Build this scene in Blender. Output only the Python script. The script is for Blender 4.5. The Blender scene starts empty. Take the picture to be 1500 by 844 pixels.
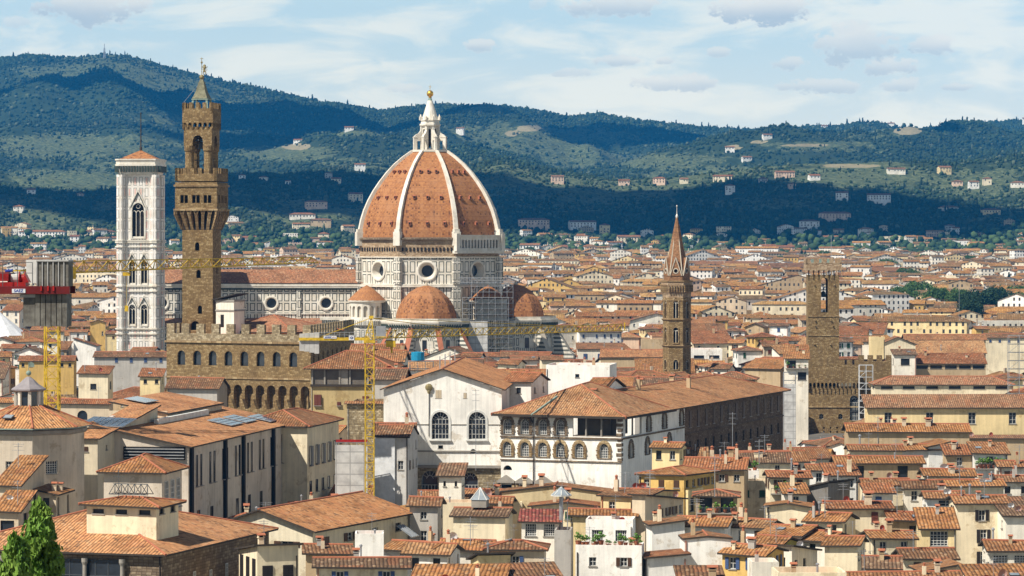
import bpy, math, random
import numpy as np
from mathutils import Vector, Matrix
from mathutils.geometry import tessellate_polygon
R = math.radians
rng = random.Random(11)
SC = bpy.context.scene
COL = SC.collection

HAZE_D = 4.4e-5
NW = (85000, 70000, 130000, 11000)
CLOUDS = [(330, 8900, 1150, 300, 420), (430, 4780, 460, 240, 190), (830, 4560, 230, 190, 90), (1010, 4760, 230, 130, 80), (1160, 4520, 260, 200, 100), (1400, 4380, 260, 120, 70), (1290, 4640, 150, 90, 34), (640, 7700, 420, 260, 110), (960, 9200, 520, 180, 130), (1340, 7700, 240, 160, 70)]

# ---------------------------------------------------------------- camera
CAMZ, FPX, PY0 = 57.0, 4580.0, 360.0
cam = bpy.data.objects.new('camera', bpy.data.cameras.new('camera'))
COL.objects.link(cam); SC.camera = cam
cam.data.sensor_width = 36.0
cam.data.lens = 36.0 * FPX / 1500.0
cam.data.shift_y = (PY0 - 422.0) / 1500.0
cam.location = (0, 0, CAMZ); cam.rotation_euler = (R(90), 0, 0)
cam.data.clip_start = 1.0; cam.data.clip_end = 60000.0

# ---------------------------------------------------------------- sun, sky, exposure
SUN_EL, SUN_AZ = 50.0, -52.0            # azimuth: degrees clockwise from the opposite of the view axis (sun behind the camera, to its left)
sx = -math.sin(R(52)) * math.cos(R(SUN_EL)); sy = -math.cos(R(52)) * math.cos(R(SUN_EL)); sz = math.sin(R(SUN_EL))
SUNV = Vector((sx, sy, sz))
sun = bpy.data.objects.new('sun', bpy.data.lights.new('sun', 'SUN'))
sun.data.energy = 4.9; sun.data.angle = R(0.5); sun.data.color = (1.0, 0.935, 0.82)
sun.rotation_euler = SUNV.to_track_quat('Z', 'Y').to_euler()
COL.objects.link(sun)
SC.view_settings.view_transform = 'Standard'; SC.view_settings.look = 'None'
SC.view_settings.exposure = 0.48; SC.view_settings.gamma = 1.0; SC.view_settings.use_curve_mapping = False
SC.cycles.max_bounces = 4; SC.cycles.diffuse_bounces = 2; SC.cycles.glossy_bounces = 2
SC.cycles.transmission_bounces = 2; SC.cycles.transparent_max_bounces = 6; SC.cycles.volume_bounces = 0
SC.cycles.use_denoising = True
SC.cycles.use_adaptive_sampling = True

# ---------------------------------------------------------------- node helper
class G:
    def __init__(s, nt): s.t = nt; s.l = nt.links
    def node(s, ty, ins=None, **props):
        n = s.t.nodes.new(ty)
        for k, v in props.items(): setattr(n, k, v)
        for k, v in (ins or {}).items(): s.put(n.inputs[k], v)
        return n
    def put(s, sock, v):
        if isinstance(v, bpy.types.NodeSocket): s.l.new(v, sock)
        else:
            if sock.type == 'RGBA' and len(v) == 3: v = (*v, 1)
            sock.default_value = v
    def m(s, op, a, b=0.0, c=0.0, clamp=False):
        n = s.t.nodes.new('ShaderNodeMath'); n.operation = op; n.use_clamp = clamp
        for i, v in enumerate((a, b, c)): s.put(n.inputs[i], v)
        return n.outputs[0]
    def vm(s, op, a, b=(0, 0, 0), c=None):
        n = s.t.nodes.new('ShaderNodeVectorMath'); n.operation = op
        s.put(n.inputs[0], a); s.put(n.inputs[1], b)
        return n.outputs[0]
    def mix(s, f, a, b, mode='MIX'):
        n = s.t.nodes.new('ShaderNodeMix'); n.data_type = 'RGBA'; n.blend_type = mode
        s.put(n.inputs[0], f); s.put(n.inputs[6], a); s.put(n.inputs[7], b)
        return n.outputs[2]
    def mr(s, v, a, b, c=0.0, d=1.0):
        n = s.node('ShaderNodeMapRange', {0: v, 1: a, 2: b, 3: c, 4: d}); return n.outputs[0]
    def sstep(s, v, a, b):
        n = s.node('ShaderNodeMapRange', {0: v, 1: a, 2: b, 3: 0.0, 4: 1.0}, interpolation_type='SMOOTHSTEP'); return n.outputs[0]
    def noise(s, vec, scale, detail=3.0, rough=0.55, dist=0.0):
        n = s.node('ShaderNodeTexNoise', {'Vector': vec, 'Scale': scale, 'Detail': detail, 'Roughness': rough, 'Distortion': dist})
        return n.outputs[0]
    def scale(s, vec, v):
        return s.vm('MULTIPLY', vec, v)
    def xyz(s, vec):
        n = s.node('ShaderNodeSeparateXYZ', {0: vec}); return n.outputs
    def comb(s, x, y, z=0.0):
        n = s.node('ShaderNodeCombineXYZ', {0: x, 1: y, 2: z}); return n.outputs[0]
    def white(s, vec):
        n = s.node('ShaderNodeTexWhiteNoise', {'Vector': vec}); return n.outputs[0], n.outputs[1]

# ---------------------------------------------------------------- world: Nishita sky + high thin cloud and small cumulus, by direction
W = bpy.data.worlds.new('World'); SC.world = W; W.use_nodes = True
g = G(W.node_tree); W.node_tree.nodes.clear()
tc = g.node('ShaderNodeTexCoord').outputs['Generated']
d = g.vm('NORMALIZE', tc)
dx, dy, dz = g.xyz(d)
sky = g.node('ShaderNodeTexSky', sky_type='NISHITA')
sky.sun_disc = False; sky.sun_elevation = R(SUN_EL)
sky.sun_rotation = math.atan2(sx, sy)
sky.altitude = 100; sky.air_density = 1.0; sky.dust_density = 0.6; sky.ozone_density = 2.5
az = g.m('ARCTAN2', dx, dy)                    # radians, 0 straight ahead
el = g.m('ARCSINE', dz)
# photograph-like angular units: 1 unit = 1 degree
AZ = g.m('MULTIPLY', az, 57.2958); EL = g.m('MULTIPLY', el, 57.2958)
ELc = g.m('MAXIMUM', EL, -2.0)
pv = g.comb(AZ, g.m('MULTIPLY', ELc, 3.4), 0.0)
warp = g.noise(pv, 0.18, 3, 0.5)
pv2 = g.comb(g.m('ADD', AZ, g.m('MULTIPLY', warp, 5.0)), g.m('ADD', g.m('MULTIPLY', ELc, 3.6), g.m('MULTIPLY', AZ, -0.10)), 0.0)
cir = g.noise(pv2, 0.32, 6, 0.58, 0.4)
cir = g.sstep(cir, 0.42, 0.62)
low = g.sstep(EL, 4.2, 1.6)                      # more thin cloud towards the horizon
cirrus = g.m('MULTIPLY', g.m('ADD', g.m('MULTIPLY', cir, 0.85), g.m('MULTIPLY', low, 0.12)), 0.95, clamp=True)
# small cumulus: a field of elliptical clouds with ragged, noisy rims
fine = g.noise(g.comb(AZ, g.m('MULTIPLY', EL, 1.5), 3.0), 2.8, 8, 0.70)
fine2 = g.noise(g.comb(AZ, g.m('MULTIPLY', EL, 2.2), 9.0), 0.9, 3, 0.6)
def puff(px, py, wx, wy, strength=1.0):
    a0 = math.degrees(math.atan((px - 750) / FPX)); e0 = math.degrees(math.atan((PY0 - py) / FPX))
    ww = math.degrees(wx / FPX); hh = math.degrees(wy / FPX)
    u = g.m('DIVIDE', g.m('SUBTRACT', AZ, a0), ww); v = g.m('DIVIDE', g.m('SUBTRACT', EL, e0), hh)
    r2 = g.m('ADD', g.m('MULTIPLY', u, u), g.m('MULTIPLY', v, v))
    q = g.m('SUBTRACT', 1.05, r2)
    q = g.m('ADD', q, g.m('MULTIPLY', g.m('SUBTRACT', fine, 0.5), 4.6))
    q = g.m('MULTIPLY', g.sstep(q, -0.05, 0.60), strength)
    return g.m('MULTIPLY', q, g.sstep(r2, 3.0, 1.6)), v
puffs = [(140, 12, 85, 30, .95), (20, 36, 22, 10, .5), (705, 67, 24, 10, .8), (890, 8, 70, 20, .9), (1110, 14, 75, 24, 1), (910, 90, 42, 9, .75),
         (990, 122, 66, 14, .8), (835, 106, 30, 8, .6), (972, 90, 16, 7, .7), (1055, 77, 20, 9, .7), (1250, 66, 70, 32, .85), (1160, 94, 30, 12, .75),
         (1300, 98, 46, 16, .8), (1368, 68, 36, 16, .8), (1200, 128, 62, 12, .75), (1320, 126, 32, 12, .7), (1400, 130, 26, 6, .7), (590, 130, 30, 7, .5), (790, 5, 18, 9, .5)]
cum = 0.0; shade = 0.0
for p in puffs:
    q, v = puff(*p)
    cum = g.m('MAXIMUM', cum, q)
    shade = g.m('ADD', shade, g.m('MULTIPLY', q, g.sstep(v, 0.6, -0.7)))
cumc = g.mix(g.m('MULTIPLY', g.m('ADD', g.m('MULTIPLY', shade, 0.75), g.m('MULTIPLY', fine2, 0.5)), 0.85, clamp=True), (18.900, 17.640, 14.580), (8.100, 9.720, 10.440))
base = g.mix(0.90, sky.outputs[0], g.mix(g.sstep(EL, 0.8, 4.6), (16.740, 16.740, 14.400), (11.880, 14.760, 14.670)))
colr = g.mix(cirrus, base, (18.540, 17.820, 14.580))
colr = g.mix(g.m('MULTIPLY', cum, 0.95), colr, cumc)
# above the picture the sky turns to the physical sky, dimmed to cut its fill light on the town, with some cloud
colr = g.mix(g.sstep(EL, 9.0, 20.0), colr, g.mix(0.12, g.mix(1.0, sky.outputs[0], (0.60, 0.60, 0.60), 'MULTIPLY'), (5.0, 5.4, 6.0)))
bg = g.node('ShaderNodeBackground', {'Color': colr, 'Strength': 0.050})
out = g.node('ShaderNodeOutputWorld', {'Surface': bg.outputs[0]})

# ---------------------------------------------------------------- materials
MATS = {}
def mat(name, fn, rough=0.85, bump=0.0, metallic=0.0, spec=0.3, dist=0.1):
    m = bpy.data.materials.new(name); m.use_nodes = True; nt = m.node_tree; nt.nodes.clear(); q = G(nt)
    r = fn(q); h = None
    if isinstance(r, tuple) and len(r) == 2 and not isinstance(r[0], (int, float)): r, h = r
    ins = {'Base Color': r, 'Roughness': rough, 'Metallic': metallic, 'Specular IOR Level': spec}
    b = q.node('ShaderNodeBsdfPrincipled', ins)
    if h is not None and bump > 0:
        bn = q.node('ShaderNodeBump', {'Height': h, 'Strength': bump, 'Distance': dist})
        q.l.new(bn.outputs[0], b.inputs['Normal'])
    q.node('ShaderNodeOutputMaterial', {'Surface': b.outputs[0]})
    MATS[name] = m
    return m
def uvw(q):
    uv = q.node('ShaderNodeUVMap').outputs[0]
    return uv
def objcol(q): return q.node('ShaderNodeObjectInfo').outputs['Color']
def objrnd(q): return q.node('ShaderNodeObjectInfo').outputs['Random']
def attrc(q, n='tint'): return q.node('ShaderNodeAttribute', attribute_name=n).outputs['Color']
def pos(q): return q.node('ShaderNodeNewGeometry').outputs['Position']
def worldrot(q):
    return q.node('ShaderNodeNewGeometry').outputs['Position']

def stucco_fn(src=objcol, win=False):
    def f(q):
        p = pos(q); c = src(q)
        big = q.noise(p, 0.13, 5, 0.6); fine = q.noise(p, 1.6, 4, 0.65)
        streak = q.noise(q.scale(p, (1.6, 1.6, 0.12)), 1.0, 4, 0.6)
        k = q.m('ADD', q.m('MULTIPLY', q.sstep(big, .3, .7), 0.26), q.m('MULTIPLY', q.sstep(streak, .3, .65), 0.17))
        k = q.m('ADD', k, q.m('MULTIPLY', fine, 0.16)); k = q.m('ADD', k, 0.69)
        col = q.mix(1.0, c, q.comb(k, k, k), 'MULTIPLY')
        patch = q.sstep(q.noise(p, 0.32, 6, 0.7), 0.56, 0.64)
        col = q.mix(q.m('MULTIPLY', patch, 0.55), col, q.mix(1.0, col, (0.60, 0.52, 0.42), 'MULTIPLY'))
        if win:
            u, v, _ = q.xyz(uvw(q))
            cu = q.m('FLOOR', q.m('DIVIDE', u, 3.1)); cv = q.m('FLOOR', q.m('DIVIDE', v, 3.5))
            r, _c = q.white(q.comb(cu, cv, 0.3))
            fu = q.m('ABSOLUTE', q.m('SUBTRACT', q.m('FRACT', q.m('DIVIDE', u, 3.1)), 0.5))
            fv = q.m('ABSOLUTE', q.m('SUBTRACT', q.m('FRACT', q.m('DIVIDE', v, 3.5)), 0.5))
            mk = q.m('MULTIPLY', q.m('LESS_THAN', fu, 0.18), q.m('LESS_THAN', fv, 0.27))
            mk = q.m('MULTIPLY', mk, q.m('LESS_THAN', r, 0.78))
            col = q.mix(mk, col, (0.05, 0.05, 0.05))
        return col, q.noise(p, 3.0, 3, 0.6)
    return f
mat('stucco', stucco_fn(), 0.92, 0.25)
mat('stucco_far', stucco_fn(attrc, True), 0.92)

def tile_fn(src=objcol, period=0.50, rows=0.52, vary=1.0):
    def f(q):
        u, v, _ = q.xyz(uvw(q)); c = src(q); p = pos(q)
        wob = q.m('MULTIPLY', q.m('SUBTRACT', q.noise(p, 0.9, 2, 0.5), 0.5), 0.34)
        cu = q.m('FLOOR', q.m('DIVIDE', q.m('ADD', u, wob), period)); cv = q.m('FLOOR', q.m('DIVIDE', q.m('ADD', v, q.m('MULTIPLY', wob, 1.6)), rows))
        r, rc = q.white(q.comb(cu, cv, 0.0))
        r2, _ = q.white(q.comb(q.m('FLOOR', q.m('DIVIDE', cu, 3.0)), q.m('FLOOR', q.m('DIVIDE', cv, 4.0)), 4.0))
        k = q.m('ADD', 0.78, q.m('MULTIPLY', r, 0.42 * vary))
        col = q.mix(1.0, c, q.comb(k, k, k), 'MULTIPLY')
        col = q.mix(q.m('MULTIPLY', q.m('GREATER_THAN', r, 0.90), 0.34), col, (0.52, 0.38, 0.24))       # pale new or bleached tiles
        col = q.mix(q.m('MULTIPLY', q.m('LESS_THAN', r, 0.08), 0.5), col, (0.12, 0.07, 0.045))        # dark lichened tiles
        col = q.mix(q.m('MULTIPLY', q.m('GREATER_THAN', r2, 0.86), 0.25), col, (0.50, 0.17, 0.07))
        age = q.sstep(q.noise(q.vm('ADD', p, q.comb(q.m('MULTIPLY', objrnd(q), 200.0), 0.0, 0.0)), 0.17, 6, 0.68), 0.42, 0.70)
        col = q.mix(q.m('MULTIPLY', age, 0.8 * vary), col, q.mix(1.0, col, (0.50, 0.46, 0.42), 'MULTIPLY'))
        lich = q.sstep(q.noise(q.vm('ADD', p, q.comb(0.0, q.m('MULTIPLY', objrnd(q), 90.0), 0.0)), 0.75, 7, 0.72), 0.54, 0.66)
        col = q.mix(q.m('MULTIPLY', lich, 0.60 * vary), col, q.mix(r, (0.085, 0.068, 0.05), (0.22, 0.17, 0.115)))
        stp = q.m('FRACT', q.m('DIVIDE', q.m('ADD', u, wob), period))
        ridge = q.m('SINE', q.m('MULTIPLY', stp, math.pi))
        col = q.mix(q.m('MULTIPLY', q.m('LESS_THAN', ridge, 0.55), 0.70 * vary), col, q.mix(1.0, col, (0.33, 0.27, 0.24), 'MULTIPLY'))  # darker along the channels between tile ridges
        rowf = q.m('FRACT', q.m('DIVIDE', q.m('ADD', v, q.m('MULTIPLY', wob, 1.6)), rows))
        h = q.m('ADD', ridge, q.m('MULTIPLY', rowf, -0.35))
        h = q.m('ADD', h, q.m('MULTIPLY', r, 0.6))
        return col, h
    return f
mat('roof_tiles', tile_fn(), 0.88, 0.8, dist=0.12)
mat('roof_tiles_far', tile_fn(attrc, 0.9, 0.9, 0.9), 0.9)
def dome_tile(q):
    u, v, _ = q.xyz(uvw(q)); p = pos(q)
    r, rc = q.white(q.comb(q.m('FLOOR', q.m('DIVIDE', u, 0.55)), q.m('FLOOR', q.m('DIVIDE', v, 0.62)), 0.0))
    rr, _ = q.white(q.comb(0.0, q.m('FLOOR', q.m('DIVIDE', v, 0.62)), 3.0))
    n = q.noise(p, 0.12, 6, 0.65); st = q.noise(q.scale(p, (0.8, 0.8, 0.06)), 1.0, 5, 0.6)
    col = q.mix(q.m('MULTIPLY', r, 1.0), (0.248, 0.096, 0.037), (0.411, 0.184, 0.069))
    col = q.mix(q.sstep(n, 0.45, 0.72), col, (0.38, 0.18, 0.08))
    col = q.mix(q.m('MULTIPLY', q.sstep(st, 0.52, 0.75), 0.55), col, (0.14, 0.065, 0.04))
    col = q.mix(q.m('MULTIPLY', q.m('LESS_THAN', r, 0.07), 0.6), col, (0.07, 0.03, 0.02))
    col = q.mix(q.m('MULTIPLY', q.m('LESS_THAN', q.m('FRACT', q.m('DIVIDE', v, 2.5)), 0.10), 0.35), col, (0.20, 0.085, 0.045))
    return col, r
mat('dome_tiles', dome_tile, 0.85, 0.5)

def stone_fn(c1, c2, c3, bw=0.9, bh=0.42, src=None):
    def f(q):
        u, v, _ = q.xyz(uvw(q)); p = pos(q)
        cv = q.m('FLOOR', q.m('DIVIDE', v, bh))
        off = q.m('MULTIPLY', q.white(q.comb(0.0, cv, 7.0))[0], bw)
        wv = q.m('MULTIPLY', q.m('SUBTRACT', q.noise(p, 0.8, 2, 0.5), 0.5), 0.3)
        uu = q.m('DIVIDE', q.m('ADD', q.m('ADD', u, off), wv), bw); cu = q.m('FLOOR', uu)
        r, _ = q.white(q.comb(cu, cv, 1.0)); r2, _ = q.white(q.comb(cu, cv, 5.0))
        col = q.mix(r, c1, c2)
        col = q.mix(q.m('MULTIPLY', q.m('GREATER_THAN', r2, 0.8), 0.8), col, c3)
        fu = q.m('FRACT', uu); fv = q.m('FRACT', q.m('DIVIDE', v, bh))
        j = q.m('MAXIMUM', q.m('LESS_THAN', fu, 0.13), q.m('LESS_THAN', fv, 0.2))
        col = q.mix(q.m('MULTIPLY', j, 0.55), col, q.mix(1.0, col, (0.35, 0.3, 0.25), 'MULTIPLY'))
        n = q.noise(p, 0.22, 6, 0.65); st = q.noise(q.scale(p, (1.0, 1.0, 0.1)), 0.6, 5, 0.6)
        col = q.mix(q.m('MULTIPLY', q.sstep(n, 0.45, 0.7), 0.5), col, q.mix(1.0, col, (0.55, 0.48, 0.40), 'MULTIPLY'))
        col = q.mix(q.m('MULTIPLY', q.sstep(st, 0.5, 0.7), 0.4), col, q.mix(1.0, col, (1.4, 1.35, 1.25), 'MULTIPLY'))
        h = q.m('ADD', q.m('MULTIPLY', r2, 1.0), q.m('MULTIPLY', q.noise(p, 2.5, 4, 0.7), 1.4))
        return col, q.m('SUBTRACT', h, j)
    return f
mat('brown_stone', stone_fn((0.209, 0.137, 0.061), (0.318, 0.217, 0.101), (0.405, 0.297, 0.152), 0.62, 0.33), 0.9, 0.9, dist=0.14)
mat('brown_stone_trim', stone_fn((0.24, 0.16, 0.08), (0.36, 0.25, 0.13), (0.46, 0.35, 0.2), 1.4, 0.7), 0.9, 0.4)
mat('dark_stone', stone_fn((0.15, 0.11, 0.075), (0.23, 0.17, 0.115), (0.32, 0.25, 0.17), 0.7, 0.38), 0.9, 0.8)
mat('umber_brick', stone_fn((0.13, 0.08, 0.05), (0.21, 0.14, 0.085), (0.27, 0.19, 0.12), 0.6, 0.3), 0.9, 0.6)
mat('rubble_stone', stone_fn((0.22, 0.17, 0.10), (0.40, 0.32, 0.20), (0.52, 0.44, 0.3), 0.6, 0.35), 0.9, 0.8)
mat('rough_brick', stone_fn((0.36, 0.25, 0.15), (0.52, 0.40, 0.27), (0.30, 0.2, 0.12), 1.0, 0.35), 0.9, 0.6)

def marble_base(q, base=(0.74, 0.70, 0.62)):
    p = pos(q); n = q.noise(p, 0.35, 6, 0.65); st = q.noise(q.scale(p, (1.2, 1.2, 0.12)), 0.8, 5, 0.65)
    col = q.mix(q.sstep(n, 0.35, 0.7), base, tuple(x * y for x, y in zip(base, (0.80, 0.76, 0.70))))
    return q.mix(q.m('MULTIPLY', q.sstep(st, 0.52, 0.72), 0.45), col, tuple(x * 0.52 for x in base))
mat('white_marble', lambda q: (marble_base(q), q.noise(pos(q), 2.0, 4, 0.6)), 0.6, 0.3)
mat('weathered_marble', lambda q: marble_base(q, (0.55, 0.49, 0.40)), 0.7)
def dark_fn(c):
    return lambda q: q.mix(q.sstep(q.noise(pos(q), 0.8, 4, 0.6), 0.3, 0.7), c, tuple(x * 0.6 for x in c))
mat('green_marble', dark_fn((0.06, 0.085, 0.07)), 0.6)
def panel_fn(pu, pv, a, b, lw, ou=0.0, ov=0.0, base=(0.74, 0.70, 0.62), line=(0.035, 0.05, 0.045), inner=None, inner2=None):
    def f(q):
        u, v, _ = q.xyz(uvw(q)); col = marble_base(q, base)
        su = q.m('DIVIDE', q.m('ADD', u, ou), pu); sv = q.m('DIVIDE', q.m('ADD', v, ov), pv)
        fu = q.m('MULTIPLY', q.m('ABSOLUTE', q.m('SUBTRACT', q.m('FRACT', su), 0.5)), pu)
        fv = q.m('MULTIPLY', q.m('ABSOLUTE', q.m('SUBTRACT', q.m('FRACT', sv), 0.5)), pv)
        o = q.m('MULTIPLY', q.m('LESS_THAN', fu, a), q.m('LESS_THAN', fv, b))
        i = q.m('MULTIPLY', q.m('LESS_THAN', fu, a - lw), q.m('LESS_THAN', fv, b - lw))
        col = q.mix(q.m('SUBTRACT', o, i), col, line)
        if inner:
            c2 = q.m('MULTIPLY', q.m('LESS_THAN', fu, a - 2.2 * lw), q.m('LESS_THAN', fv, b - 2.2 * lw))
            rr, _ = q.white(q.comb(q.m('FLOOR', su), q.m('FLOOR', sv), 0.0))
            col = q.mix(q.m('MULTIPLY', c2, 0.75), col, q.mix(q.m('GREATER_THAN', rr, 0.5), inner, inner2 or inner))
        return col
    return f
mat('panelled_marble', panel_fn(2.6, 4.7, 0.98, 2.0, 0.30, 1.3, 0.0), 0.6)
mat('panelled_marble_small', panel_fn(1.5, 3.4, 0.55, 1.35, 0.24), 0.6)
mat('tower_marble', panel_fn(2.04, 3.9, 0.60, 1.55, 0.15, 0.0, 0.0, (0.84, 0.80, 0.75), (0.14, 0.16, 0.15), (0.62, 0.33, 0.27), (0.80, 0.76, 0.71)), 0.6)
mat('nave_marble', panel_fn(2.5, 3.5, 0.93, 1.45, 0.30, 0.6, 2.1), 0.6)
mat('spire_brick', stone_fn((0.26, 0.13, 0.06), (0.38, 0.20, 0.10), (0.22, 0.12, 0.06), 0.6, 0.25), 0.85, 0.3)
mat('striped_marble', panel_fn(60, 1.5, 29.9, 0.33, 0.3), 0.6)
mat('corbel_marble', panel_fn(1.3, 400, 0.38, 190, 0.37, 0, 100), 0.6)

def plain(name, c, rough=0.8, metallic=0.0, spec=0.3, var=0.25, sc=0.7):
    def f(q):
        n = q.noise(pos(q), sc, 5, 0.65)
        return q.mix(q.sstep(n, 0.3, 0.7), c, tuple(x * (1 - var) for x in c))
    return mat(name, f, rough, 0.0, metallic, spec)
plain('glass', (0.030, 0.038, 0.050), 0.12, 0, 0.6, 0.5, 0.3)
plain('dark', (0.022, 0.019, 0.017), 0.9)
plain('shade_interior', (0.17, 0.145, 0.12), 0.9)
plain('white_paint', (0.74, 0.73, 0.69), 0.6)
plain('grey_stone', (0.34, 0.31, 0.27), 0.85)
plain('dark_trim', (0.055, 0.043, 0.033), 0.8)
plain('wood', (0.16, 0.085, 0.04), 0.7)
plain('gold', (0.85, 0.52, 0.10), 0.32, 0.85, 0.5, 0.25)
plain('old_gold', (0.30, 0.24, 0.11), 0.6, 0.2, 0.5, 0.4, 2.0)
plain('spire_lead', (0.22, 0.21, 0.13), 0.7, 0, 0.3, 0.5, 1.5)
plain('verdigris', (0.26, 0.34, 0.29), 0.6)
plain('lead', (0.30, 0.27, 0.28), 0.55)
plain('yellow_paint', (0.74, 0.49, 0.035), 0.6, 0, 0.3, 0.45, 1.6)
plain('red_paint', (0.42, 0.014, 0.012), 0.45, 0, 0.4, 0.45, 1.2)
plain('dark_red_paint', (0.16, 0.012, 0.012), 0.5)
def concrete_f(q):
    p = pos(q); n = q.noise(p, 1.1, 7, 0.7); st = q.noise(q.scale(p, (3, 3, 0.35)), 1.0, 5, 0.65)
    c = q.mix(q.sstep(n, 0.35, 0.65), (0.21, 0.20, 0.175), (0.11, 0.10, 0.085))
    return q.mix(q.m('MULTIPLY', q.sstep(st, 0.5, 0.68), 0.65), c, (0.055, 0.05, 0.042)), n
mat('concrete', concrete_f, 0.9, 0.5)
plain('pale_concrete', (0.56, 0.55, 0.53), 0.85)
plain('steel', (0.42, 0.43, 0.45), 0.45, 0.4)
plain('dark_steel', (0.10, 0.11, 0.12), 0.5, 0.3)
plain('solar_glass', (0.05, 0.085, 0.14), 0.18, 0, 0.7)
plain('skylight_glass', (0.30, 0.34, 0.37), 0.15, 0, 0.7)
plain('blue_tarp', (0.02, 0.30, 0.52), 0.6)
plain('blue_mark', (0.015, 0.05, 0.32), 0.6)
plain('green_paint', (0.03, 0.13, 0.09), 0.6)
plain('terracotta', (0.42, 0.15, 0.08), 0.8)
plain('sheet_white', (0.78, 0.79, 0.80), 0.55)
def tinted(q):
    c = objcol(q); k = q.m('ADD', 0.78, q.m('MULTIPLY', q.noise(pos(q), 1.2, 4, 0.6), 0.36))
    return q.mix(1.0, c, q.comb(k, k, k), 'MULTIPLY')
mat('tinted', tinted, 0.6)
def netting(q):
    u, v, _ = q.xyz(uvw(q))
    a = q.m('LESS_THAN', q.m('FRACT', q.m('DIVIDE', u, 2.5)), 0.07); b = q.m('LESS_THAN', q.m('FRACT', q.m('DIVIDE', v, 2.0)), 0.09)
    n = q.noise(pos(q), 0.5, 5, 0.6)
    c = q.mix(q.sstep(n, 0.35, 0.7), (0.62, 0.61, 0.59), (0.42, 0.41, 0.40))
    return q.mix(q.m('MULTIPLY', q.m('MAXIMUM', a, b), 0.6), c, (0.2, 0.2, 0.2)), n
mat('netting', netting, 0.8, 0.5)
def leaf_fn(c1, c2, src=None):
    def f(q):
        n = q.noise(pos(q), 0.9, 3, 0.6)
        c = q.mix(q.sstep(n, 0.3, 0.7), c1, c2)
        if src: c = q.mix(1.0, c, src(q), 'MULTIPLY')
        return c
    return f
mat('leaves', leaf_fn((0.035, 0.085, 0.018), (0.075, 0.14, 0.03)), 0.7)
mat('bright_leaves', leaf_fn((0.07, 0.17, 0.022), (0.13, 0.26, 0.04)), 0.65)
mat('conifer_leaves', leaf_fn((0.10, 0.21, 0.025), (0.22, 0.34, 0.055)), 0.65)
mat('dark_leaves', leaf_fn((0.012, 0.035, 0.014), (0.028, 0.06, 0.02)), 0.8)
mat('forest_leaves', lambda q: q.mix(1.0, attrc(q), (1, 1, 1), 'MULTIPLY'), 0.9)
plain('bark', (0.10, 0.07, 0.045), 0.9)

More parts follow.
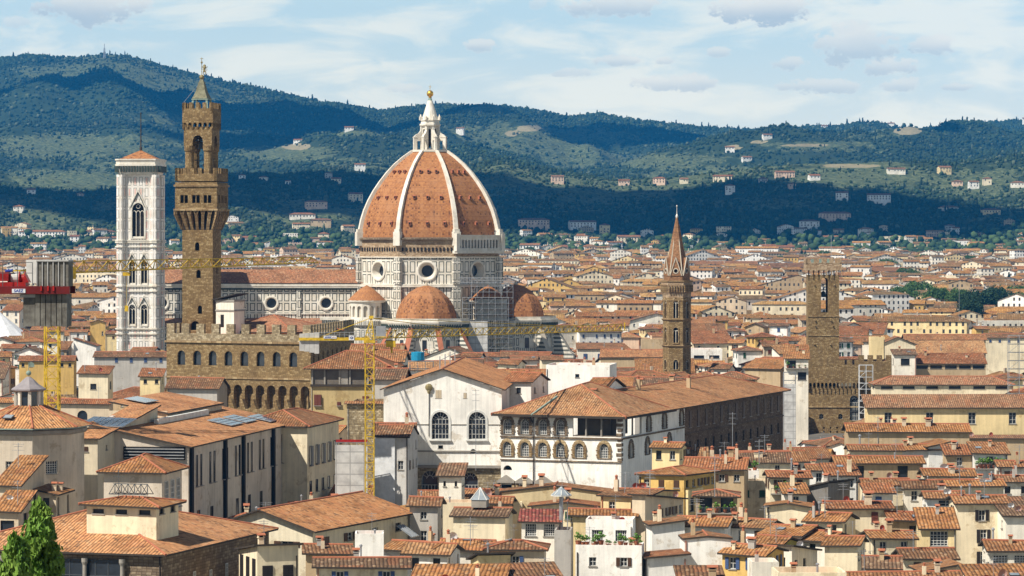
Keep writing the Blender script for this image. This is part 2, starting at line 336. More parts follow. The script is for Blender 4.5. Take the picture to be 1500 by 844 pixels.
# ---------------------------------------------------------------- mesh builder
class MB:
    def __init__(s): s.v = []; s.f = []; s.m = []; s.t = []; s.tint = None
    def add(s, vs, fs, m=0):
        o = len(s.v); s.v += [tuple(v) for v in vs]
        for f in fs:
            s.f.append(tuple(i + o for i in f)); s.m.append(m); s.t.append(s.tint)
        return s
    def poly(s, vs, m=0): return s.add(vs, [tuple(range(len(vs)))], m)
    def box(s, x0, x1, y0, y1, z0, z1, m=0):
        return s.add([(x0, y0, z0), (x1, y0, z0), (x1, y1, z0), (x0, y1, z0), (x0, y0, z1), (x1, y0, z1), (x1, y1, z1), (x0, y1, z1)],
                     [(0, 1, 5, 4), (1, 2, 6, 5), (2, 3, 7, 6), (3, 0, 4, 7), (4, 5, 6, 7), (3, 2, 1, 0)], m)
    def cbox(s, c, w, dd, h, rz=0.0, m=0):
        ca, sa = math.cos(rz), math.sin(rz); vs = []
        for z in (0, h):
            for a, b in ((-w/2, -dd/2), (w/2, -dd/2), (w/2, dd/2), (-w/2, dd/2)):
                vs.append((c[0] + a*ca - b*sa, c[1] + a*sa + b*ca, c[2] + z))
        return s.add(vs, [(0, 1, 5, 4), (1, 2, 6, 5), (2, 3, 7, 6), (3, 0, 4, 7), (4, 5, 6, 7), (3, 2, 1, 0)], m)
    def bar(s, p, q, w, m=0, w2=None, n=4):
        p = Vector(p); q = Vector(q); a = q - p
        if a.length < 1e-6: return s
        a.normalize(); up = Vector((0, 0, 1)) if abs(a.z) < 0.9 else Vector((1, 0, 0))
        x = a.cross(up).normalized(); y = x.cross(a); w2 = w if w2 is None else w2; vs = []
        for c, ww in ((p, w), (q, w2)):
            for k in range(n):
                t = 2*math.pi*(k + .5)/n; r = ww/2*(1.414 if n == 4 else 1)
                vs.append(c + x*math.cos(t)*r + y*math.sin(t)*r)
        fs = [(k, (k+1) % n, n + (k+1) % n, n + k) for k in range(n)] + [tuple(range(n))[::-1], tuple(range(n, 2*n))]
        return s.add(vs, fs, m)
    def lathe(s, prof, n=16, c=(0, 0), m=0, rot=0.0, a0=0.0, a1=2*math.pi, cap=False):
        full = abs(a1 - a0 - 2*math.pi) < 1e-6; nn = n if full else n + 1; vs = []
        for r, z in prof:
            for k in range(nn):
                t = rot + a0 + (a1 - a0)*k/n
                vs.append((c[0] + r*math.cos(t), c[1] + r*math.sin(t), z))
        fs = []
        for i in range(len(prof) - 1):
            for k in range(n):
                k2 = (k + 1) % nn
                fs.append((i*nn + k, i*nn + k2, (i+1)*nn + k2, (i+1)*nn + k))
        if cap: fs.append(tuple((len(prof)-1)*nn + k for k in range(nn)))
        return s.add(vs, fs, m)
    def prism(s, pts, z0, z1, m=0, mt=None, m_b=None):
        n = len(pts)
        s.add([(x, y, z0) for x, y in pts] + [(x, y, z1) for x, y in pts], [(k, (k+1) % n, n + (k+1) % n, n + k) for k in range(n)], m)
        s.poly([(x, y, z1) for x, y in pts], m if mt is None else mt)
        return s
    def slab(s, top, t, m=0, ms=1):
        n = len(top); lo = [(x, y, z - t) for x, y, z in top]
        s.poly(top, m); s.poly(lo[::-1], ms)
        s.add(list(lo) + list(top), [(k, (k+1) % n, n + (k+1) % n, n + k) for k in range(n)], ms)
        return s
    def ball(s, c, rx, ry=None, rz=None, m=0, n=10, k=6):
        ry = rx if ry is None else ry; rz = rx if rz is None else rz; vs = []; fs = []
        for i in range(k + 1):
            ph = -math.pi/2 + math.pi*i/k
            for j in range(n):
                t = 2*math.pi*j/n
                vs.append((c[0] + rx*math.cos(ph)*math.cos(t), c[1] + ry*math.cos(ph)*math.sin(t), c[2] + rz*math.sin(ph)))
        for i in range(k):
            for j in range(n): fs.append((i*n + j, i*n + (j+1) % n, (i+1)*n + (j+1) % n, (i+1)*n + j))
        return s.add(vs, fs, m)
    def wall(s, o, ud, outer, holes=(), depth=0.4, m=0, mr=None, flip=False):
        """vertical wall in the plane through o along ud, outward normal (ud.y,-ud.x); holes get reveals going inward"""
        o = Vector(o); ux = Vector((ud[0], ud[1], 0)).normalized(); nrm = Vector((ux.y, -ux.x, 0))
        P = lambda a, dpt=0.0: o + ux*a[0] + Vector((0, 0, a[1])) - nrm*dpt
        loops = [[Vector((a, b, 0)) for a, b in outer]] + [[Vector((a, b, 0)) for a, b in h] for h in holes]
        flat = [p for l in loops for p in l]
        if holes:
            tris = []
            for t in tessellate_polygon(loops):
                a, b, c = (flat[i] for i in t)
                if (b - a).cross(c - a).z < 0: t = t[::-1]
                tris.append(tuple(t))
            s.add([P((p.x, p.y)) for p in flat], tris, m)
        else:
            s.poly([P(a) for a in outer], m)
        for h in holes:
            n = len(h)
            s.add([P(a) for a in h] + [P(a, depth) for a in h], [(k, n + k, n + (k+1) % n, (k+1) % n) for k in range(n)], m if mr is None else mr)
        return s
    def truss(s, p, q, w, h, nseg, r, kind='box', w2=None, h2=None, m=0, up=(0, 0, 1)):
        p = Vector(p); q = Vector(q); a = (q - p); L = a.length; a.normalize(); up = Vector(up) if abs(a.z) < .95 else Vector((0, 1, 0))
        x = a.cross(up).normalized(); y = x.cross(a).normalized(); w2 = w if w2 is None else w2; h2 = h if h2 is None else h2
        def ring(t):
            c = p + a*L*t; ww = w + (w2 - w)*t; hh = h + (h2 - h)*t
            if kind == 'tri': return [c - x*ww/2, c + x*ww/2, c + y*hh]
            return [c - x*ww/2 - y*hh/2, c + x*ww/2 - y*hh/2, c + x*ww/2 + y*hh/2, c - x*ww/2 + y*hh/2]
        if kind == 'tri':
            for i in range(nseg):
                A, B = ring(i/nseg), ring((i+1)/nseg); M_ = ring((i+.5)/nseg)[2]
                s.bar(A[0], B[0], r*1.3, m); s.bar(A[1], B[1], r*1.3, m)
                for c in (A[0], A[1], B[0], B[1]): s.bar(c, M_, r*.8, m)
                s.bar(A[0], A[1], r*.7, m)
                if i < nseg - 1: s.bar(M_, ring((i+1.5)/nseg)[2], r*1.3, m)
        else:
            for i in range(nseg):
                A, B = ring(i/nseg), ring((i+1)/nseg)
                for k in range(4):
                    k2 = (k+1) % 4
                    s.bar(A[k], B[k], r*1.5, m); s.bar(B[k], B[k2], r*.75, m)
                    s.bar((A[k], A[k2])[i % 2], (B[k2], B[k])[i % 2], r*.75, m)
        return s
    def mesh(s, name, mats):
        me = bpy.data.meshes.new(name); me.from_pydata(s.v, [], s.f)
        if isinstance(mats, str): mats = [mats]
        for mm in mats: me.materials.append(MATS[mm])
        nf = len(s.f)
        me.polygons.foreach_set('material_index', s.m)
        nor = np.empty(nf*3); me.polygons.foreach_get('normal', nor); nor = nor.reshape(-1, 3)
        tot = np.empty(nf, int); me.polygons.foreach_get('loop_total', tot)
        vi = np.empty(len(me.loops), int); me.loops.foreach_get('vertex_index', vi)
        co = np.empty(len(me.vertices)*3); me.vertices.foreach_get('co', co); co = co.reshape(-1, 3)[vi]
        hx, hy = -nor[:, 1], nor[:, 0]; l = np.hypot(hx, hy); flat = l < 0.02; l[flat] = 1
        hx = np.where(flat, 1, hx/l); hy = np.where(flat, 0, hy/l)
        H = np.stack([hx, hy, np.zeros(nf)], 1); V = np.cross(nor, H); V[flat] = (0, 1, 0)
        Hl, Vl = np.repeat(H, tot, 0), np.repeat(V, tot, 0)
        uv = np.stack([(co*Hl).sum(1), (co*Vl).sum(1)], 1)
        lay = me.uv_layers.new(name='UVMap'); lay.data.foreach_set('uv', uv.ravel())
        if any(t is not None for t in s.t):
            at = me.attributes.new('tint', 'FLOAT_COLOR', 'FACE')
            at.data.foreach_set('color', np.array([(*t, 1) if t is not None else (1, 1, 1, 1) for t in s.t], float).ravel())
        me.update(); return me
    def build(s, name, mats, parent=None, color=None, loc=(0, 0, 0), rz=0.0):
        return link(name, s.mesh(name, mats), parent, color, loc, rz)
def link(name, data, parent=None, color=None, loc=(0, 0, 0), rz=0.0):
    o = bpy.data.objects.new(name, data); COL.objects.link(o); o.location = loc; o.rotation_euler = (0, 0, rz)
    if parent: o.parent = parent
    if color: o.color = (*color, 1)
    return o
def thing(name, label, cat, loc=(0, 0, 0), rz=0.0, group=None):
    o = link(name, None, None, None, loc, rz); tag(o, label, cat, group); return o
def tag(o, label, cat, group=None, kind=None):
    if label: o['label'] = label
    if cat: o['category'] = cat
    if group: o['group'] = group
    if kind: o['kind'] = kind
    return o
def struct(o, kind='structure'): o['kind'] = kind; return o
def rect(u0, u1, z0, z1): return [(u0, z0), (u1, z0), (u1, z1), (u0, z1)]
def arch(uc, z0, w, h, n=8, pointed=0.0):
    r = w/2; zc = z0 + h - r*(1 + pointed); p = [(uc - r, z0), (uc + r, z0)]
    for k in range(n + 1):
        t = math.pi*k/n; c = math.cos(t)
        p.append((uc + r*c, zc + (r*(1 + pointed))*math.sin(t)**(1.0 if not pointed else 0.85)))
    return p
def circle(uc, zc, r, n=24): return [(uc + r*math.cos(2*math.pi*k/n), zc + r*math.sin(2*math.pi*k/n)) for k in range(n)]
def frame_poly(mb, outer, inner, y0, y1, m=0):
    """flat ring between two outlines of equal count, facing -y, thickness y0(front)..y1"""
    n = len(outer)
    vs = [(a, y0, b) for a, b in outer] + [(a, y0, b) for a, b in inner] + [(a, y1, b) for a, b in outer] + [(a, y1, b) for a, b in inner]
    fs = []
    for k in range(n):
        j = (k+1) % n
        fs += [(k, j, n + j, n + k), (2*n + k, k, j, 2*n + j)[::1], (n + k, n + j, 3*n + j, 3*n + k)]
    return mb.add(vs, fs, m)
def zat(py, Y): return CAMZ - (py - PY0)*Y/FPX
def xat(px, Y): return (px - 750.0)/FPX*Y
def yat(py, z): return FPX*(CAMZ - z)/(py - PY0)

# windows: cached meshes, local frame u along X, z up from the sill, front towards -Y
WIN = {}
def window_mesh(w, h, style='plain', arched=False):
    w = round(w*5)/5; h = round(h*5)/5; key = (w, h, style, arched)
    if key in WIN: return WIN[key]
    b = MB(); shp = (lambda g_: arch(0, g_, w - 2*g_, h - g_ - g_*.5, 8)) if arched else (lambda g_: rect(-w/2 + g_, w/2 - g_, g_, h - g_))
    fw = 0.10
    b.poly([(a, 0.0, c) for a, c in shp(0.0)], 1)
    frame_poly(b, shp(0.0), shp(fw), -0.08, 0.0, 0)
    if style in ('plain', 'shutter'):
        b.box(-0.04, 0.04, -0.06, -0.01, fw, h - fw*(3 if arched else 1), 0)
        for t in ((0.5,) if h < 2 else (0.36, 0.70)): b.box(-w/2 + fw, w/2 - fw, -0.055, -0.012, h*t - 0.03, h*t + 0.03, 0)
    if style == 'grid':
        for i in range(1, 5): b.box(-w/2 + w*i/5 - .04, -w/2 + w*i/5 + .04, -0.06, -0.01, fw, h*(.72 if arched else .98), 0)
        for t in (.18, .36, .54, .72): b.box(-w/2 + fw, w/2 - fw, -0.055, -0.012, h*t - 0.04, h*t + 0.04, 0)
        if arched:
            for k in range(1, 6):
                t = math.pi*k/6; r = w/2 - fw
                b.bar((math.cos(t)*r*.35, -.03, h - w/2 + math.sin(t)*r*.35), (math.cos(t)*r, -.03, h - w/2 + math.sin(t)*r), 0.07, 0)
            rr = [(math.cos(math.pi*k/8)*w*.2, h - w/2 + math.sin(math.pi*k/8)*w*.2) for k in range(9)]
            for p, q2 in zip(rr, rr[1:]): b.bar((p[0], -.03, p[1]), (q2[0], -.03, q2[1]), 0.07, 0)
    if style != 'slot': b.box(-w/2 - .12, w/2 + .12, -0.42, -0.02, -0.14, 0.0, 2)
    if style == 'shutter':
        for sgn in (-1, 1):
            x0 = sgn*(w/2 + w/4 + .03)
            b.box(x0 - w/4, x0 + w/4, -0.42, -0.34, 0.02, h, 3)
            for i in range(1, 5): b.box(x0 - w/4 + .06, x0 + w/4 - .06, -0.44, -0.42, h*i/5 - .03, h*i/5 + .03, 3)
    if style == 'closed':
        for sgn in (-1, 1): b.box(sgn*w/4 - w/4 + .02, sgn*w/4 + w/4 - .02, -0.42, -0.34, 0.0, h, 3)
        for i in range(1, 7): b.box(-w/2 + .1, w/2 - .1, -0.445, -0.42, h*i/7 - .04, h*i/7 + .04, 3)
    me = b.mesh('window', ['white_paint' if style in ('plain', 'grid', 'shutter') else 'dark_trim', 'glass', 'grey_stone', 'tinted'])
    WIN[key] = me; return me

# ---------------------------------------------------------------- terrain: one sheet under the town, hills rising behind it
def ss(a, b, x): t = np.clip((np.asarray(x, float) - a)/(b - a), 0, 1); return t*t*(3 - 2*t)
_h = np.random.RandomState(5).rand(256, 256)
def vnoise(x, y):
    xi = np.floor(x).astype(int); yi = np.floor(y).astype(int); fx = x - xi; fy = y - yi
    fx = fx*fx*(3-2*fx); fy = fy*fy*(3-2*fy); g_ = lambda a, b: _h[a % 256, b % 256]
    return (g_(xi, yi)*(1-fx) + g_(xi+1, yi)*fx)*(1-fy) + (g_(xi, yi+1)*(1-fx) + g_(xi+1, yi+1)*fx)*fy
def fbm(x, y, o=5, k=0.5):
    s = 0; a = 1.0; t = 0
    for i in range(o): s = s + a*vnoise(x*2**i + 17.3*i, y*2**i + 5.1*i); t += a; a *= k
    return s/t
ZC = 33.0
def zground(Y):
    Y = np.asarray(Y, float)
    near = 55.3 - 0.175*Y
    return np.maximum(np.maximum(near, 0.0)*(Y < 420), 0) + ZC*ss(1250, 3850, Y)
SKYLINE = [(-400, 120), (-200, 108), (-60, 98), (0, 88), (40, 82), (80, 84), (115, 84), (150, 79), (185, 82), (225, 94), (260, 104), (330, 121), (400, 136), (470, 151), (520, 158), (560, 165),
           (600, 158), (650, 154), (700, 158), (740, 157), (790, 164), (830, 173), (880, 168), (930, 177), (1000, 185), (1060, 190), (1105, 193), (1140, 191), (1180, 187), (1220, 188), (1270, 181), (1330, 187),
           (1380, 189), (1420, 183), (1460, 180), (1500, 178), (1700, 182), (1900, 190)]
NEARLINE = [(-400, 270), (0, 272), (120, 280), (240, 270), (330, 254), (420, 258), (500, 253), (580, 266), (660, 258), (740, 242), (800, 257), (900, 264), (1000, 258), (1090, 246), (1170, 238), (1290, 234), (1400, 236), (1500, 226), (1900, 225)]
MIDLINE = [(-400, 200), (0, 205), (150, 200), (300, 218), (420, 205), (520, 190), (620, 205), (700, 200), (760, 215), (840, 225), (930, 220), (1000, 228), (1100, 222), (1200, 212), (1300, 205), (1400, 214), (1500, 205), (1900, 205)]
def interp(tab, x): return np.interp(x, [a for a, b in tab], [b for a, b in tab])
Y1, Y2, Y3 = 5000.0, 6900.0, 9800.0
def hills_z(X, Y):
    X = np.asarray(X, float); Y = np.asarray(Y, float)
    px = 750 + FPX*X/Y
    z1 = CAMZ + (PY0 - interp(NEARLINE, px))/FPX*Y1; z2 = CAMZ + (PY0 - interp(MIDLINE, px))/FPX*Y2; z3 = CAMZ + (PY0 - interp(SKYLINE, px))/FPX*Y3
    t = np.clip((Y - 3850)/(Y1 - 3850), 0, 1); a = ZC + (z1 - ZC)*(0.42*t + 0.58*t**1.6)
    t2 = np.clip((Y - Y1)/(Y2 - Y1), 0, 1); b = z1 + (z2 - z1)*t2 - np.sin(math.pi*t2)*0.30*z1
    t3 = np.clip((Y - Y2)/(Y3 - Y2), 0, 1); c = z2 + (z3 - z2)*t3**0.85 - np.sin(math.pi*t3)*0.22*z2
    z = np.where(Y < Y1, a, np.where(Y < Y2, b, c))
    z = np.where(Y > Y3, z3*(1 - 0.5*ss(Y3, 13500, Y)), z)
    spur = fbm(X/520 + 3, Y/760 + 9, 5) - 0.5; fine = fbm(X/130, Y/150 + 4, 4) - 0.5
    env = np.clip((Y - 3850)/700, 0, 1)
    crest = 1 - 0.85*np.exp(-((Y - Y1)/260)**2) - 0.92*np.exp(-((Y - Y3)/500)**2)
    crest = np.clip(crest, 0, 1)*(1 - 0.95*ss(8900, 9600, Y))
    return z + env*crest*(spur*(90 + (Y - 3850)*0.055) + fine*26)
def grid_mesh(name, pxs, Ys, zf, mats, feature=None):
    PX, YY = np.meshgrid(pxs, Ys); XX = (PX - 750)/FPX*YY
    if feature: XX, YY = feature(PX, YY)
    ZZ = zf(XX, YY); nv = XX.size; n, m_ = XX.shape
    i = np.arange(nv).reshape(n, m_); q = np.stack([i[:-1, :-1], i[:-1, 1:], i[1:, 1:], i[1:, :-1]], -1).reshape(-1, 4)
    me = bpy.data.meshes.new(name); me.vertices.add(nv); me.vertices.foreach_set('co', np.stack([XX, YY, ZZ], -1).ravel())
    me.loops.add(q.size); me.loops.foreach_set('vertex_index', q.ravel()); me.polygons.add(len(q))
    me.polygons.foreach_set('loop_start', np.arange(0, q.size, 4)); me.polygons.foreach_set('loop_total', np.full(len(q), 4))
    me.update(); me.validate()
    for mm in mats: me.materials.append(MATS[mm])
    me.polygons.foreach_set('use_smooth', np.ones(len(q), bool))
    return me
def groundmat(q):
    p = pos(q); n = q.noise(p, 0.05, 5, 0.6)
    return q.mix(q.sstep(n, 0.4, 0.6), (0.10, 0.095, 0.085), (0.16, 0.14, 0.115))
mat('street_ground', groundmat, 0.95)
def hillmat(q):
    p = pos(q)
    a = q.noise(p, 0.0035, 5, 0.6); b = q.noise(p, 0.02, 6, 0.7); c = q.noise(p, 0.14, 3, 0.7)
    woods = q.mix(q.sstep(b, 0.35, 0.65), (0.016, 0.031, 0.013), (0.030, 0.048, 0.018))
    olive = q.mix(q.sstep(c, 0.35, 0.6), (0.13, 0.15, 0.07), (0.045, 0.065, 0.028))
    dry = q.mix(q.sstep(c, 0.3, 0.7), (0.30, 0.25, 0.15), (0.20, 0.18, 0.10))
    m_ = attrc(q, 'cover'); r, gg, _b = q.node('ShaderNodeSeparateColor', {0: m_}).outputs
    k = q.sstep(q.m('ADD', r, q.m('MULTIPLY', q.m('SUBTRACT', b, 0.5), 1.7)), 0.42, 0.56)
    k2 = q.sstep(q.m('ADD', gg, q.m('MULTIPLY', q.m('SUBTRACT', b, 0.5), 0.7)), 0.45, 0.52)
    return q.mix(k2, q.mix(k, woods, olive), dry)
mat('hillside', hillmat, 0.95)
def fieldmask(X, Y):
    """0..1 share of open olive groves and meadows, and of bare dry fields"""
    px = 750 + FPX*X/Y; py = PY0 - (hills_z(X, Y) - CAMZ)*FPX/Y
    f = fbm(X/420 + 40, Y/500 + 2, 4)
    o = ss(0.52, 0.68, f)*0.62
    for cx, cy, wx, wy, s in [(110, 215, 190, 24, .9), (200, 240, 150, 10, .6), (110, 262, 130, 20, .9), (250, 175, 130, 14, .55), (160, 300, 110, 14, .6), (60, 330, 110, 22, .7), (415, 225, 85, 14, 1.0), (520, 195, 60, 6, .9),
                              (900, 205, 120, 22, .45), (780, 215, 60, 14, .6), (960, 236, 150, 16, .8), (860, 300, 160, 16, .6), (1200, 215, 120, 12, .7), (1290, 200, 100, 12, .5), (1260, 262, 160, 18, .9), (1180, 285, 100, 14, .5),
                              (1440, 270, 90, 26, .9), (1130, 300, 120, 14, .6), (520, 240, 90, 14, .6), (1450, 320, 70, 14, .5)]:
        o = np.maximum(o, s*np.exp(-((px - cx)/wx)**2 - ((py - cy)/wy)**2))
    dfl = np.zeros_like(o)
    for cx, cy, wx, wy, s in [(435, 215, 26, 6, 1.), (775, 188, 24, 6, .9), (750, 196, 16, 8, .7), (1330, 192, 22, 6, 1.2), (1075, 216, 16, 4, 1.), (1110, 208, 22, 3, .9), (1180, 213, 60, 3, .8), (1240, 243, 60, 4, .8), (215, 240, 100, 4, .5), (110, 273, 60, 3, .5)]:
        dfl = np.maximum(dfl, s*np.exp(-((px - cx)/wx)**2 - ((py - cy)/wy)**2))
    return np.clip(o, 0, 1), np.clip(dfl, 0, 1)
gy = np.concatenate([np.array([-400., -100, 0.0]), np.linspace(20, 420, 60), np.linspace(450, 3860, 120)])
def wide(PX, YY): return (PX - 750)/FPX*np.maximum(YY, 300)*1.0, YY
def groundz(X, Y): return zground(Y) - 0.0
struct(link('ground', grid_mesh('ground', np.linspace(-3500, 5000, 60), gy, groundz, ['street_ground'], wide)))
hp = np.linspace(-380, 1880, 620); hy = np.concatenate([np.linspace(3850, 5300, 230), np.linspace(5312, 9900, 330), np.linspace(10000, 11000, 10)])
hm = grid_mesh('hills', hp, hy, hills_z, ['hillside'])
co = np.empty(len(hm.vertices)*3); hm.vertices.foreach_get('co', co); co = co.reshape(-1, 3)
o_, d_ = fieldmask(co[:, 0], co[:, 1])
at_ = hm.attributes.new('cover', 'FLOAT_COLOR', 'POINT')
at_.data.foreach_set('color', np.stack([o_, d_, o_*0, o_*0 + 1], 1).ravel())
struct(link('hills', hm))

# haze: one closed box round everything, even pale volume
hz = MB(); hz.box(-6000, 6000, -600, 11200, -2, 900)
hzm = bpy.data.materials.new('haze_air'); hzm.use_nodes = True; hzm.node_tree.nodes.clear(); q = G(hzm.node_tree)
vol = q.node('ShaderNodeVolumePrincipled', {'Color': (0.03, 0.38, 1.0), 'Density': HAZE_D, 'Anisotropy': 0.0})
q.node('ShaderNodeOutputMaterial', {'Volume': vol.outputs[0]}); MATS['haze_air'] = hzm
struct(hz.build('haze', 'haze_air'), 'stuff')

# woods on the hills: many small crowns
def ico():
    t = (1 + 5**.5)/2
    v = np.array([(-1, t, 0), (1, t, 0), (-1, -t, 0), (1, -t, 0), (0, -1, t), (0, 1, t), (0, -1, -t), (0, 1, -t), (t, 0, -1), (t, 0, 1), (-t, 0, -1), (-t, 0, 1)], float)
    f = np.array([(0, 11, 5), (0, 5, 1), (0, 1, 7), (0, 7, 10), (0, 10, 11), (1, 5, 9), (5, 11, 4), (11, 10, 2), (10, 7, 6), (7, 1, 8), (3, 9, 4), (3, 4, 2), (3, 2, 6), (3, 6, 8), (3, 8, 9), (4, 9, 5), (2, 4, 11), (6, 2, 10), (8, 6, 7), (9, 8, 1)])
    return v/np.linalg.norm(v[0]), f
def blob_mesh(name, P, S, tint, seed=1):
    rs = np.random.RandomState(seed); v, f = ico(); n = len(P)
    ang = rs.rand(n)*6.283; c, s = np.cos(ang), np.sin(ang)
    J = 1 + (rs.rand(n, 12, 1) - .5)*0.7
    V = v[None]*J; x = V[:, :, 0]*c[:, None] - V[:, :, 1]*s[:, None]; y = V[:, :, 0]*s[:, None] + V[:, :, 1]*c[:, None]
    V = np.stack([x*S[:, 0:1], y*S[:, 0:1], V[:, :, 2]*S[:, 1:2]], -1) + P[:, None, :]
    F = (f[None] + (np.arange(n)*12)[:, None, None]).reshape(-1, 3)
    me = bpy.data.meshes.new(name); me.vertices.add(n*12); me.vertices.foreach_set('co', V.ravel())
    me.loops.add(F.size); me.loops.foreach_set('vertex_index', F.ravel()); me.polygons.add(len(F))
    me.polygons.foreach_set('loop_start', np.arange(0, F.size, 3)); me.polygons.foreach_set('loop_total', np.full(len(F), 3))
    me.update(); me.materials.append(MATS['forest_leaves'])
    a = me.attributes.new('tint', 'FLOAT_COLOR', 'POINT'); a.data.foreach_set('color', np.repeat(np.concatenate([tint, np.ones((n, 1))], 1), 12, 0).ravel())
    return me
def scatter_wood(n, Ya, Yb, size, seed, dens=1.0, powr=1.0):
    rs = np.random.RandomState(seed); px = rs.uniform(-120, 1620, n); Y = Ya + (Yb - Ya)*rs.rand(n)**powr; X = (px - 750)/FPX*Y
    o, dd = fieldmask(X, Y); f = fbm(X/90 + 7, Y/110, 3)
    keep = rs.rand(n) < np.clip(1.05 - 1.25*o - 2.0*dd, 0.05, 1)*np.clip(0.45 + 1.6*(f - 0.32), 0.35, 1)*dens
    X, Y, o = X[keep], Y[keep], o[keep]; m_ = len(X); z = hills_z(X, Y)
    s = size*(0.45 + 1.15*rs.rand(m_)**1.6)*(1 - 0.35*o); tall = rs.rand(m_)
    hh = np.where(tall > 0.93, s*1.9, s*(0.75 + 0.4*rs.rand(m_))); ww = np.where(tall > 0.93, s*0.42, s)
    P = np.stack([X, Y, z + hh*0.55], 1); S = np.stack([ww, hh], 1)
    k = rs.rand(m_, 1); a = np.array([0.010, 0.024, 0.010]); b = np.array([0.034, 0.058, 0.020]); c2 = np.array([0.085, 0.105, 0.06])
    t = a*(1-k) + b*k; t = np.where((tall > 0.93)[:, None], a*0.8, t); t = np.where((rs.rand(m_) < 0.25*o + 0.04)[:, None], c2, t)
    reg = (0.7 + 0.6*fbm(X/300 + 90, Y/400, 3))[:, None]
    return P, S, t*reg
parts_ = [scatter_wood(NW[0], 3900, 5150, 2.7, 21), scatter_wood(NW[1], 5150, 6900, 3.3, 22), scatter_wood(NW[2], 6900, 9900, 3.7, 23), scatter_wood(NW[3], 9600, 9850, 5.2, 24)]
P_, S_, T_ = (np.concatenate([p[i] for p in parts_]) for i in range(3))
tag(link('hillside_woods', blob_mesh('hillside_woods', P_, S_, T_)), 'dark green woods and olive groves covering the hills behind the town', 'woods', kind='stuff')

# clouds overhead, out of the frame: their shade falls across the hills as in the photograph
mat('cloud_white', lambda q: q.mix(0.0, (0.8, 0.8, 0.82), (1, 1, 1)), 1.0)
def cloud(seed, targets):
    rs = np.random.RandomState(seed); L = []; 
    for px, Y, wx, wy, n in targets:
        X = (px - 750)/FPX*Y; hgt = 2300.0; k = hgt/sz
        for i in range(n):
            a = rs.rand()*6.283; r = rs.rand()**.5
            L.append((X + sx*k + math.cos(a)*r*wx, Y + sy*k + math.sin(a)*r*wy, hgt + rs.rand()*80, 55 + 120*rs.rand()*min(1, wy/400)))
    A = np.array(L); P = A[:, :3]; S = np.stack([A[:, 3], A[:, 3]*0.55], 1)
    me = blob_mesh('cloud', P, S, np.ones((len(P), 3))*0.8, seed); me.materials.clear(); me.materials.append(MATS['cloud_white'])
    return struct(link('cloud', me), 'stuff')
for i, c in enumerate(CLOUDS): cloud(60 + i, [c])

# ---------------------------------------------------------------- leafy trees
LEAFM = {}
def crown_mesh(kind, seed, nleaf, leaf, mt):
    key = (kind, seed)
    if key in LEAFM: return LEAFM[key]
    rs = np.random.RandomState(seed); L = []
    clumps = []
    if kind == 'round':
        for i in range(16):
            a = rs.rand()*6.283; e = rs.rand()**.6*1.5 - .25; r = 0.62 + .12*rs.rand(); clumps.append((math.cos(a)*math.cos(e)*r, math.sin(a)*math.cos(e)*r, 0.9 + math.sin(e)*r*.85, .30 + .16*rs.rand()))
    elif kind == 'cypress':
        for i in range(22):
            t = i/21; a = rs.rand()*6.283; r = .20*math.sin(math.pi*min(1, .12 + .88*t)**.8)*(.6 + .5*rs.rand()); clumps.append((math.cos(a)*r, math.sin(a)*r, .1 + t*2.0, max(.05, .25*(1 - t)**.55)))
    elif kind == 'shaggy':
        for i in range(260):
            t = (i/259)**.9; a = rs.rand()*6.283; r = (.05 + .85*(1 - t)**.75)*(.10 + 1.0*rs.rand()); clumps.append((math.cos(a)*r + .18*t, math.sin(a)*r, .15 + t*2.4 + .25*r*rs.rand(), .05 + .075*(1 - t*.7)*(0.4 + rs.rand()*.9)))
    else:
        for i in range(18):
            a = rs.rand()*6.283; r = rs.rand()**.5*.85; clumps.append((math.cos(a)*r, math.sin(a)*r, 1.05 + .22*(1 - r) + .1*rs.rand(), .26))
    C = np.array(clumps); per = nleaf//len(C); V = []; 
    for cx, cy, cz, r in C:
        u = rs.normal(size=(per, 3)); u /= np.linalg.norm(u, axis=1)[:, None]; rr = r*(.55 + .5*rs.rand(per, 1)**.5)
        V.append(u*rr*np.array([1, 1, .95 if kind in ('round', 'shaggy') else 1.5 if kind == 'cypress' else .5]) + [cx, cy, cz])
    c = np.concatenate(V); n = len(c); a = rs.normal(size=(n, 3)); a /= np.linalg.norm(a, axis=1)[:, None]
    b = np.cross(a, rs.normal(size=(n, 3))); b /= np.linalg.norm(b, axis=1)[:, None]; s = leaf*(.6 + .8*rs.rand(n, 1))
    W_ = np.stack([c - a*s, c + b*s*.55, c + a*s, c - b*s*.55], 1).reshape(-1, 3)
    me = bpy.data.meshes.new('crown'); me.from_pydata(W_.tolist(), [], (np.arange(n*4).reshape(-1, 4)).tolist()); me.materials.append(MATS[mt])
    LEAFM[key] = me; return me
def tree(x, y, z, s, kind, label, group=None, mt='leaves', seed=1, nleaf=2600, leaf=.07, name=None, cat='tree', wide=1.0):
    t = thing(name or {'cypress': 'cypress_tree', 'pine': 'umbrella_pine', 'shaggy': 'conifer_tree'}.get(kind, 'leafy_tree'), label, cat, (x, y, z), rng.random()*6, group)
    hgt = {'round': .75, 'cypress': .4, 'pine': 1.05, 'shaggy': 1.9}[kind]
    b = MB(); b.bar((0, 0, 0), (0, .02, hgt*.7), .12, 0, .07, 6); b.bar((0, .02, hgt*.7), (.01, 0, hgt*1.15), .07, 0, .03, 6)
    if kind != 'cypress':
        for k in range(5):
            a = k*1.3; b.bar((0, 0, hgt*.6), (math.cos(a)*.4, math.sin(a)*.4, hgt*(.6 if kind == 'shaggy' else 1.1)), .05, 0, .02, 5)
    tr = b.build('trunk', 'bark', t); tr.scale = (s, s, s)
    c = link('crown', crown_mesh(kind, seed, nleaf, leaf, mt), t); c.scale = (s*wide, s*wide, s)
    return t

